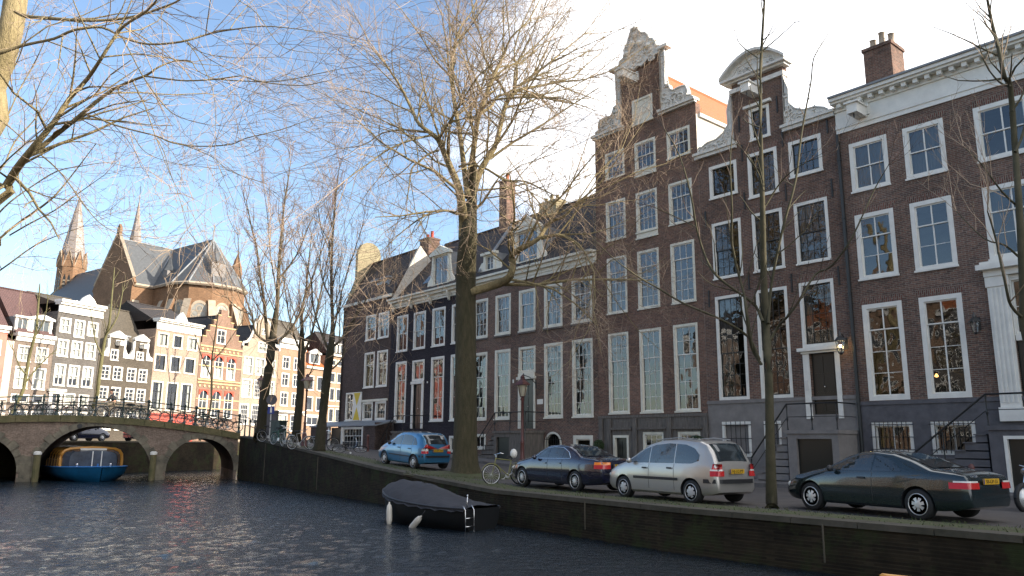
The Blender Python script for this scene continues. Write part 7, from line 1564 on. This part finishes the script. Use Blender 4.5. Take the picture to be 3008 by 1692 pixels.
  ('l', [(-6.29,13,6.72,0.008), (-6.13,12.96,6.46,0.007), (-5.73,12.34,5.93,0.005), (-5.4,12.08,5.36,0.005), (-5.27,12.2,4.85,0.004)]),
  ('l', [(-5.21,13,6.33,0.005), (-4.98,12.88,5.89,0.005), (-4.49,12.17,5.21,0.004), (-4.18,11.83,4.75,0.003)]),
  ('l', [(-11.84,17,7.54,0.021), (-11.22,16.46,7.66,0.017), (-10.79,16.25,7.89,0.013)]),
  ('l', [(-13.34,19,9.64,0.02), (-12.79,18.74,9.26,0.016), (-11.85,17.9,8.58,0.015)]),
 ],
 'left': [
  ('t', [(-32,31,0.6,0.45), (-30,31,3,0.36), (-26,30.5,5,0.28), (-20.11,29,8.36,0.054), (-19.4,28.55,8.96,0.047), (-18.8,28.64,9.63,0.042), (-18.09,28.25,9.88,0.041), (-17.14,27.62,10.17,0.034), (-16.76,27.52,10.52,0.029), (-16.31,27.54,11.24,0.023), (-15.53,26.99,11.8,0.017)]),
  ('l', [(-20.07,29,9.86,0.036), (-19.19,28.5,10.37,0.03), (-18.42,28.54,11.05,0.024), (-17.28,28.11,11.5,0.023), (-15.97,27.43,11.46,0.017), (-14.99,27.28,11.54,0.011), (-14.04,27.25,11.34,0.008)]),
  ('l', [(-20.07,28,13.69,0.035), (-19.32,27.35,14.07,0.034), (-18.97,27.2,14.93,0.028), (-18.64,27.05,15.53,0.022), (-18.01,26.34,15.89,0.016), (-17.5,25.77,16.55,0.011)]),
  ('l', [(-19.79,28,12.63,0.029), (-19.11,27.55,13.37,0.029), (-18.84,27.6,14.46,0.023), (-18.5,27.65,15.44,0.023), (-17.89,27.14,15.99,0.017), (-17.4,26.77,16.8,0.011)]),
  ('l', [(-20.41,29,11.39,0.036), (-20,29.04,12.02,0.03), (-20.07,29.61,13.27,0.031), (-19.52,29.71,14.17,0.025), (-18.88,29.56,15.11,0.018), (-18.61,29.95,16.61,0.012)]),
  ('l', [(-19.35,29,9.21,0.03), (-18.22,28.34,9.49,0.029), (-17.27,28.21,9.97,0.023), (-16.13,27.61,10.43,0.017), (-14.71,26.76,10.91,0.011)]),
  ('l', [(-19.99,29,7.46,0.03), (-18.76,28.34,7.95,0.029), (-17.9,28.21,8.56,0.023), (-16.78,27.61,8.79,0.017), (-15.32,26.76,8.94,0.011)]),
 ],
 'q1': [
  ('t', [(-15.74,50,1.73,0.515), (-15.84,50.25,2.05,0.388), (-15.75,50,3.96,0.279), (-15.49,49.75,6.11,0.278), (-15.52,50.06,7.45,0.258), (-15.53,50.23,8.81,0.172), (-15.4,49.88,9.43,0.107)]),
  ('l', [(-15.75,50,7.65,0.108), (-16.02,50.08,9.32,0.108), (-16.12,49.67,10.64,0.095), (-16.33,49.25,12.14,0.071), (-16.73,49.4,13.96,0.059), (-17.15,49.4,15.3,0.047), (-17.42,48.88,16.87,0.023)]),
  ('l', [(-15.43,50,7.75,0.156), (-15.43,50.31,9.08,0.145), (-15.35,50.13,10.73,0.132), (-15.34,49.94,12.11,0.12), (-15.45,50.31,13.63,0.097), (-15.5,50.54,15.44,0.073), (-15.37,50.25,17.02,0.06), (-15.23,50.24,18.51,0.048), (-15.26,50.67,20.18,0.024)]),
  ('l', [(-15.21,50,7.75,0.096), (-14.91,50.46,8.18,0.085), (-14.47,50.43,8.64,0.085), (-13.97,50.39,9.57,0.073), (-13.73,50.92,11.08,0.061), (-13.35,51.3,12.71,0.049), (-12.84,51.16,14.34,0.037), (-12.37,51.3,15.87,0.025)]),
  ('l', [(-15.75,50,7.74,0.084), (-16.32,50,8.11,0.072), (-16.51,49.5,8.49,0.071), (-16.54,49,9.33,0.059), (-17.16,49.06,10.71,0.047), (-17.57,48.98,12.35,0.035), (-17.63,48.38,14.44,0.023)]),
  ('l', [(-15.26,50,12.03,0.072), (-14.7,50,12.79,0.06), (-13.98,49.5,13.72,0.047), (-13.45,49,14.83,0.035), (-12.83,49.06,16.58,0.024)]),
  ('l', [(-16.83,50,9.49,0.036), (-17.74,49.75,9.9,0.036), (-18.25,49,10.5,0.024)]),
  ('l', [(-15.31,50,10.71,0.048), (-16.15,50.58,13.69,0.036), (-16.53,50.67,16.15,0.024), (-17.02,50.75,18.67,0.018)]),
 ],
 'q2': [
  ('t', [(-14.3,52.6,1.6,0.4), (-14.1,52,2.13,0.29), (-13.99,51.93,4.74,0.245), (-13.99,51.77,6.31,0.244), (-14.14,52.13,7.94,0.201), (-14.2,52.19,9.11,0.112)]),
  ('l', [(-14.08,52,7.25,0.112), (-14.17,52.13,8.7,0.088), (-14.25,52.17,10.34,0.088), (-14.23,52.73,11.72,0.063), (-14.22,52.99,13.68,0.051), (-14.09,52.82,15.67,0.025)]),
  ('l', [(-14.01,52,7.06,0.1), (-13.41,51.73,8.55,0.074), (-13.04,51.37,10.21,0.062), (-12.8,51.53,11.98,0.049), (-12.49,51.39,13.91,0.037), (-12.08,50.82,15.93,0.024)]),
  ('l', [(-14.07,52,7.25,0.062), (-14.52,51.68,8.34,0.062), (-14.87,51.27,9.8,0.049), (-15.3,51.38,11.64,0.037), (-15.56,51.19,13.45,0.025)]),
  ('l', [(-13.95,52,5.37,0.046), (-13.48,52.18,5.94,0.039), (-13.1,52.27,7.21,0.031), (-12.98,52.88,8.17,0.023), (-12.73,53.19,9.6,0.016)]),
 ],
 'q3': [
  ('t', [(-10.02,41.5,0.84,0.427), (-9.96,41.32,1.1,0.319), (-9.95,41.7,3.22,0.233), (-9.82,41.63,5.19,0.232), (-9.65,41.27,6.16,0.213), (-9.62,41.43,7.09,0.142), (-9.71,41.75,7.69,0.09)]),
  ('l', [(-9.69,41.5,6.33,0.11), (-9.61,41.32,7.6,0.099), (-9.79,41.7,8.81,0.09), (-9.89,41.63,10.36,0.08), (-9.85,41.27,11.86,0.059), (-9.86,41.43,13.51,0.05), (-9.9,41.75,15.24,0.03), (-9.72,41.5,16.73,0.02)]),
  ('l', [(-9.72,41.5,6.17,0.07), (-9.94,41.16,6.74,0.059), (-10.37,41.37,7.6,0.05), (-10.68,41.13,8.7,0.039), (-10.68,40.6,9.76,0.039), (-11.05,40.6,10.83,0.029), (-11.76,40.75,11.95,0.02)]),
  ('l', [(-9.63,41.5,6.48,0.08), (-9.22,41.49,6.78,0.07), (-9.06,42.03,7.32,0.071), (-8.73,42.13,7.96,0.061), (-8.33,41.94,8.47,0.04), (-7.82,42.27,9.72,0.03), (-7.24,42.75,10.79,0.021)]),
  ('l', [(-9.56,41.5,7.39,0.05), (-9.29,41.07,8.48,0.039), (-9.09,41.2,9.89,0.03), (-8.6,40.88,11.38,0.029), (-8.05,40.27,12.79,0.019)]),
  ('l', [(-9.76,41.5,9.01,0.05), (-10.35,41.66,10.13,0.04), (-10.76,42.37,11.73,0.03), (-10.62,42.63,13.85,0.02)]),
  ('l', [(-9.54,41.5,5.29,0.049), (-9.19,41.52,5.67,0.043), (-9.09,42.1,6.17,0.037), (-9.08,42.23,6.77,0.031), (-8.89,42.07,7.39,0.025), (-8.53,42.43,7.97,0.019)]),
 ],
 'slim': [
  ('t', [(6.22,19.15,-0.04,0.181), (6.29,19.38,0.1,0.141), (6.22,19.02,1.55,0.11), (6.26,18.96,3.17,0.098), (6.39,19.33,4.49,0.1), (6.39,19.3,5.79,0.083), (6.34,18.93,7.48,0.065), (6.44,19.06,9.37,0.049), (6.66,19.39,11.45,0.042), (6.8,19.18,13.34,0.029), (6.85,18.9,14.7,0.016)]),
  ('l', [(6.16,19.15,3.43,0.0392), (5.99,19.25,3.81,0.04), (5.77,18.77,4.19,0.0384), (5.67,18.58,4.79,0.0352), (5.71,18.83,5.17,0.032), (5.44,18.67,6.32,0.032), (5.34,18.18,7.13,0.0248), (5.35,18.19,8.24,0.0184), (5.49,18.39,9.09,0.0128)]),
  ('l', [(6.12,19.15,3.55,0.0328), (5.87,19.16,4.12,0.0328), (5.04,18.59,4.47,0.0288), (4.12,18.31,4.79,0.0248), (3.59,18.48,5.17,0.0224), (3.06,18.22,5.4,0.0184), (2.4,17.64,5.7,0.012), (1.87,17.56,6.19,0.0072)]),
  ('l', [(6.25,19.15,4.5,0.0424), (6.21,19.5,4.95,0.04), (5.83,19.27,5.18,0.0328), (5.21,19.33,5.69,0.0328), (5.05,19.83,6.36,0.0304), (4.88,19.92,7.15,0.0272), (4.71,19.68,7.96,0.024), (4.51,19.94,9.15,0.0168), (4.22,20.39,10.1,0.0144)]),
  ('l', [(6.38,19.15,4.46,0.0392), (6.65,19.52,5.55,0.0368), (6.96,19.3,6.99,0.0328), (7.4,19.39,8.29,0.0296), (7.84,19.9,9.81,0.0272), (8.24,20.01,11.35,0.0208), (8.28,19.79,11.97,0.0168), (8.82,20.06,12.8,0.0104)]),
  ('l', [(6.37,19.15,3.99,0.0328), (6.64,19.21,4.38,0.0328), (6.71,18.68,4.56,0.0288), (6.93,18.46,4.91,0.0288), (7.45,18.67,5.61,0.0256), (7.74,18.46,5.75,0.0256), (7.99,17.93,6.19,0.0216), (8.34,17.89,6.83,0.0184), (8.79,18.06,7.6,0.0152), (8.99,17.68,8.08,0.0088)]),
  ('l', [(6.51,19.15,11.72,0.02), (6.93,19.13,12.06,0.0168), (7.32,18.52,12.29,0.0096)]),
  ('l', [(6.51,19.15,11.62,0.0168), (6.22,19.63,12.27,0.0136), (6.07,19.52,12.57,0.008)]),
  ('l', [(6.4,19.15,7.37,0.0232), (6.87,19.11,8.09,0.02), (7.01,18.48,8.23,0.0128), (7.32,18.16,8.38,0.0096)]),
  ('l', [(4.69,19.15,6.93,0.0168), (4.36,19.78,7.36,0.0136), (3.79,19.82,7.65,0.0104)]),
 ],
 'edge': [
  ('t', [(10.45,14.6,-0.1,0.17), (10.35,14.6,1.2,0.12), (9.75,14.6,3.47,0.081), (9.7,14.46,4.36,0.074), (9.78,14.41,6.01,0.062), (10.1,14.79,7.31,0.057), (10.13,14.74,8.7,0.051), (9.79,14.38,8.72,0.043), (9.84,14.52,9.41,0.037), (9.98,14.84,10.23,0.032), (9.78,14.62,11.03,0.019)]),
  ('l', [(9.74,14.6,3.86,0.031), (9.3,14.26,4.06,0.028), (9.08,14.01,4.39,0.024), (9.11,14.19,5.35,0.018), (8.86,13.94,5.8,0.012)]),
  ('l', [(9.97,14.6,7.23,0.031), (10.29,14.73,7.76,0.025), (10.72,14.95,8.83,0.019), (11.45,15.59,10.19,0.013)]),
  ('l', [(10.03,14.6,8.64,0.025), (9.59,14.26,8.56,0.018), (9.18,14.01,8.87,0.012), (9.19,14.19,9.84,0.009)]),
  ('l', [(9.91,14.6,6.07,0.025), (9.37,14.26,6.31,0.018), (8.88,14.01,6.77,0.012), (8.7,14.19,7.18,0.009)]),
  ('l', [(9.82,14.6,5.05,0.025), (9.57,14.66,5.34,0.019), (9.28,14.81,5.51,0.013), (9.14,15.39,6.24,0.009)]),
 ],
 'thin1': [
  ('t', [(-40.2,62,1.4,0.16), (-38.74,62,4.95,0.133), (-38.69,62.19,6.18,0.133), (-38.57,62.14,8.04,0.12), (-38.14,61.77,9.4,0.106), (-38.17,61.92,10.38,0.093), (-38.44,62.25,12.1,0.08), (-38.36,62.01,13.46,0.053)]),
  ('l', [(-38.52,62,6.57,0.067), (-38.88,61.69,7.07,0.053), (-39.24,61.14,8.36,0.031)]),
  ('l', [(-38.63,62,5.76,0.067), (-38.14,62.69,7.17,0.054), (-37.44,63.14,8.33,0.033)]),
  ('l', [(-38.28,62,9.43,0.053), (-37.47,61.69,10.9,0.04), (-37.06,61.14,12.47,0.026)]),
 ],
 'thin2': [
  ('t', [(-36.3,66,1.4,0.17), (-34.96,66,4.62,0.156), (-34.72,65.75,6.49,0.155), (-34.82,66.07,8.5,0.142), (-34.8,66.23,10.21,0.114), (-34.41,65.87,11.28,0.099), (-34.4,65.8,13.34,0.071), (-34.64,66.18,15.82,0.043)]),
  ('l', [(-34.79,66,8.49,0.071), (-35.11,65.25,9.73,0.056), (-35.49,65.07,11.44,0.034)]),
  ('l', [(-34.63,66,10.27,0.071), (-33.97,66.25,11.94,0.057), (-34.17,67.07,14.18,0.035)]),
 ],
 'thin3': [
  ('t', [(-31.4,80,1.5,0.14), (-30.58,80,4.72,0.103), (-30.67,80,7.47,0.103), (-30.94,80.25,9.59,0.086), (-30.71,79.93,11.67,0.069), (-30.49,79.77,14.14,0.051)]),
  ('l', [(-30.7,80,7.82,0.069), (-31.82,79.5,10.2,0.051), (-32.39,79.25,11.92,0.034)]),
  ('l', [(-30.77,80,9.57,0.069), (-29.81,80.5,11.04,0.052), (-28.82,81.25,13.3,0.035)]),
 ],
}
# ------------------------------------------------------------------ bare trees
def smooth(P, k=3):
    """Catmull-Rom through (x,y,z,r) points"""
    P = [np.array(p, float) for p in P]
    if len(P) < 3: return P
    Q = [2 * P[0] - P[1]] + P + [2 * P[-1] - P[-2]]; out = []
    for i in range(1, len(Q) - 2):
        a, b, c, d = Q[i - 1], Q[i], Q[i + 1], Q[i + 2]
        for j in range(k):
            t = j / k; out.append(.5 * ((2 * b) + (-a + c) * t + (2 * a - 5 * b + 4 * c - d) * t * t + (-a + 3 * b - 3 * c + d) * t ** 3))
    out.append(P[-1]); return out
def tubes_mesh(name, groups, m, parent, smooth_=True):
    """groups: {(npts, sides): [array npts x 4]}"""
    V, F = [], []; off = 0
    for (n, s), lst in groups.items():
        A = np.array(lst); P = A[:, :, :3]; Rr = A[:, :, 3]; T = np.empty_like(P); T[:, 1:-1] = P[:, 2:] - P[:, :-2]; T[:, 0] = P[:, 1] - P[:, 0]; T[:, -1] = P[:, -1] - P[:, -2]
        T /= np.linalg.norm(T, axis=2, keepdims=True) + 1e-9
        ref = np.where(np.abs(T[:, :1, 2:3]) > .85, np.array([[[1., .2, .1]]]), np.array([[[.1, .15, 1.]]])); ref = np.broadcast_to(ref, T.shape)
        a = np.cross(T, ref); a /= np.linalg.norm(a, axis=2, keepdims=True) + 1e-9; b = np.cross(T, a)
        w = 2 * np.pi * np.arange(s) / s
        v = P[:, :, None, :] + (a[:, :, None, :] * np.cos(w)[None, None, :, None] + b[:, :, None, :] * np.sin(w)[None, None, :, None]) * Rr[:, :, None, None]
        mcount = len(lst); V.append(v.reshape(-1, 3))
        base = off + np.arange(mcount)[:, None, None] * (n * s) + np.arange(n - 1)[None, :, None] * s; k = np.arange(s)[None, None, :]; k2 = (k + 1) % s
        f = np.stack([base + k, base + k2, base + s + k2, base + s + k], axis=-1).reshape(-1, 4); F.append(f); off += mcount * n * s
    V = np.concatenate(V).astype(np.float32); F = np.concatenate(F).astype(np.int32)
    me = bpy.data.meshes.new(name); me.vertices.add(len(V)); me.vertices.foreach_set('co', V.ravel()); me.loops.add(F.size); me.loops.foreach_set('vertex_index', F.ravel())
    me.polygons.add(len(F)); me.polygons.foreach_set('loop_start', np.arange(0, F.size, 4, dtype=np.int32)); me.polygons.foreach_set('loop_total', np.full(len(F), 4, np.int32))
    me.polygons.foreach_set('use_smooth', np.full(len(F), smooth_, bool)); me.materials.append(m); me.update(calc_edges=True); me.validate()
    o = bpy.data.objects.new(name, me); col.objects.link(o); o.parent = parent; return o
def norm(v): return v / (np.linalg.norm(v) + 1e-9)
class Tree:
    def __init__(s, seed, trop=.25, density=1.0, minr=.004, spread=1.0, wob=.16, droop=0.0, twiglen=.55, maxl=3):
        s.maxl = maxl
        s.r = np.random.RandomState(seed); s.big = {}; s.tw = {}; s.stem = {}; s.trop, s.dens, s.minr, s.spread, s.wob, s.droop, s.tl = trop, density, minr, spread, wob, droop, twiglen; s.count = 0
    def put(s, d, pts, sides): d.setdefault((len(pts), sides), []).append(np.array(pts))
    def side(s, d, ang):
        q = norm(np.cross(d, s.r.normal(size=3))); return norm(d * math.cos(ang) + q * math.sin(ang))
    def grow(s, p, d, L, r, lvl):
        n = (6, 5, 4, 3)[min(lvl, 3)]; pts = [np.array([*p, r])]; q = np.array(p, float); step = L / (n - 1); tip = max(s.minr * .55, r * .3)
        up = np.array([0, 0, 1.0])
        for i in range(1, n):
            d = norm(d + s.r.normal(size=3) * s.wob + up * (s.trop if lvl < 3 else s.trop * .4) * .35 - up * s.droop * .3 * (lvl > 0)); q = q + d * step; pts.append(np.array([*q, r + (tip - r) * i / (n - 1)]))
        s.put(s.big if r > .016 else s.tw, pts, 5 if r > .016 else 3); s.count += 1
        if lvl >= s.maxl: return
        s.kids(pts, L, lvl)
    def kids(s, pts, L, lvl, f0=.18, nk=None):
        spacing = (.42, .30, .17, .11)[min(lvl, 3)] / s.dens; k = max(1, int(L * (1 - f0) / spacing)) if nk is None else nk
        k = min(k, (60, 16, 10, 5)[min(lvl, 3)])
        n = len(pts)
        for j in range(k):
            f = f0 + (1 - f0) * (j + s.r.rand()) / k; x = f * (n - 1); i = min(int(x), n - 2); w = x - i; P = pts[i] * (1 - w) + pts[i + 1] * w; d = norm(pts[i + 1][:3] - pts[i][:3]); r0 = P[3]
            ang = math.radians(s.r.uniform(28, 62)) * s.spread; c = s.side(d, ang); c = norm(c + np.array([0, 0, s.trop * .45 - s.droop * .3]))
            l = (L * s.r.uniform(.32, .62) * (1 - .45 * f)) if lvl > 0 else s.r.uniform(.9, 2.3) * (1.15 - .4 * f) * s.tl / .55
            l = max(l, .16 * s.tl / .55)
            s.grow(P[:3], c, l, max(s.minr, min(r0 * .55, .009 + .012 * l)), lvl + 1)
    def limb(s, P, first=False):
        if first: e = np.array(P[-1]) - np.array(P[-2]); e = e[:3] / np.linalg.norm(e[:3]); P = P + [tuple(np.array(P[-1][:3]) + e * .3) + (P[-1][3] * .75,), tuple(np.array(P[-1][:3]) + e * .5) + (.02,)]
        Q = smooth(P, 3); s.put(s.stem if first else s.big, Q, 14 if P[0][3] > .12 else 7)
        if first: return
        L = sum(np.linalg.norm(Q[i + 1][:3] - Q[i][:3]) for i in range(len(Q) - 1)); s.kids(Q, L, 0, .12)
        # terminal spray
        d = norm(Q[-1][:3] - Q[-2][:3])
        for _ in range(3): s.grow(Q[-1][:3], s.side(d, math.radians(s.r.uniform(5, 35))), s.r.uniform(1.2, 2.4) * s.tl / .55, max(Q[-1][3] * .8, s.minr), 1)
def make_tree(key, label, seed, bark, twig, group=None, name='bare_tree', **k):
    D = TREES[key]; T_ = Tree(seed, **k); b0 = D[0][1][0]; root = empty(name, (b0[0], b0[1], b0[2])); tag(root, label, 'tree', group); o = np.array([b0[0], b0[1], b0[2], 0])
    for kind, P in D: T_.limb([tuple(np.array(p) - o) for p in P], kind == 't')
    if key.startswith(('thin',)): T_.kids([np.array(p) - o for p in D[0][1][2:]], 3, 0, .3, 10)
    if key == 'slim' or key == 'edge': Q = [np.array(p) - o for p in D[0][1][-6:]]; T_.kids(Q, 5, 0, .1, 16)
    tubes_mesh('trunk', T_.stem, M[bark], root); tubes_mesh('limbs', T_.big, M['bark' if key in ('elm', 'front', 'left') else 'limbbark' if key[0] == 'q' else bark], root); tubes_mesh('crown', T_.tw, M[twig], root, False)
    return T_.count
cnt = {}
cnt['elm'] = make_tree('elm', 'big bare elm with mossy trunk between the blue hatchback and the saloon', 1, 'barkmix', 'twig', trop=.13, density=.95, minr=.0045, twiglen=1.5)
cnt['front'] = make_tree('front', 'bare elm leaning over the canal at upper left, its trunk off the left edge', 2, 'bark', 'twig', trop=.0, droop=.12, density=.78, minr=.004, twiglen=.75)
cnt['left'] = make_tree('left', 'second bare elm on the left bank, thin pale limbs at the left edge', 3, 'bark', 'twig', trop=.2, density=.9, minr=.006, twiglen=.8)
cnt['q1'] = make_tree('q1', 'bare tree at the bridge end, first of the three on the quay', 4, 'bark2', 'twigred', 'bare trees on the quay by the bridge', trop=.8, density=1.0, minr=.007, twiglen=.75)
cnt['q2'] = make_tree('q2', 'bare tree in the middle of the three on the quay, beside the big lamp', 5, 'bark2', 'twigred', 'bare trees on the quay by the bridge', trop=.8, density=1.0, minr=.007, twiglen=.75)
cnt['q3'] = make_tree('q3', 'bare tree nearest the corner house of the three on the quay', 6, 'bark2', 'twigred', 'bare trees on the quay by the bridge', trop=.8, density=1.0, minr=.0065, twiglen=.75)
cnt['slim'] = make_tree('slim', 'slim young bare tree between the silver car and the green coupe', 7, 'barkslim', 'twigdark', trop=.5, density=.75, minr=.004, twiglen=.42)
cnt['edge'] = make_tree('edge', 'slim young bare tree at the right frame edge above the coupe', 8, 'barkslim', 'twig', trop=.6, density=.9, minr=.004, twiglen=.42)
cnt['thin1'] = make_tree('thin1', 'thin sapling with yellow green bark before the low white dormered house', 9, 'barkyellow', 'twig', 'saplings on the far left bank', trop=.6, density=.5, minr=.007, twiglen=.45)
cnt['thin2'] = make_tree('thin2', 'thin sapling with yellow green bark left of the double gabled house', 10, 'barkyellow', 'twig', 'saplings on the far left bank', trop=.6, density=.5, minr=.007, twiglen=.45)
cnt['thin3'] = make_tree('thin3', 'thin brown sapling before the stepped gable house', 11, 'bark2', 'twig', 'saplings on the far left bank', trop=.6, density=.6, minr=.008, twiglen=.45)
print('branches', cnt, sum(cnt.values()))
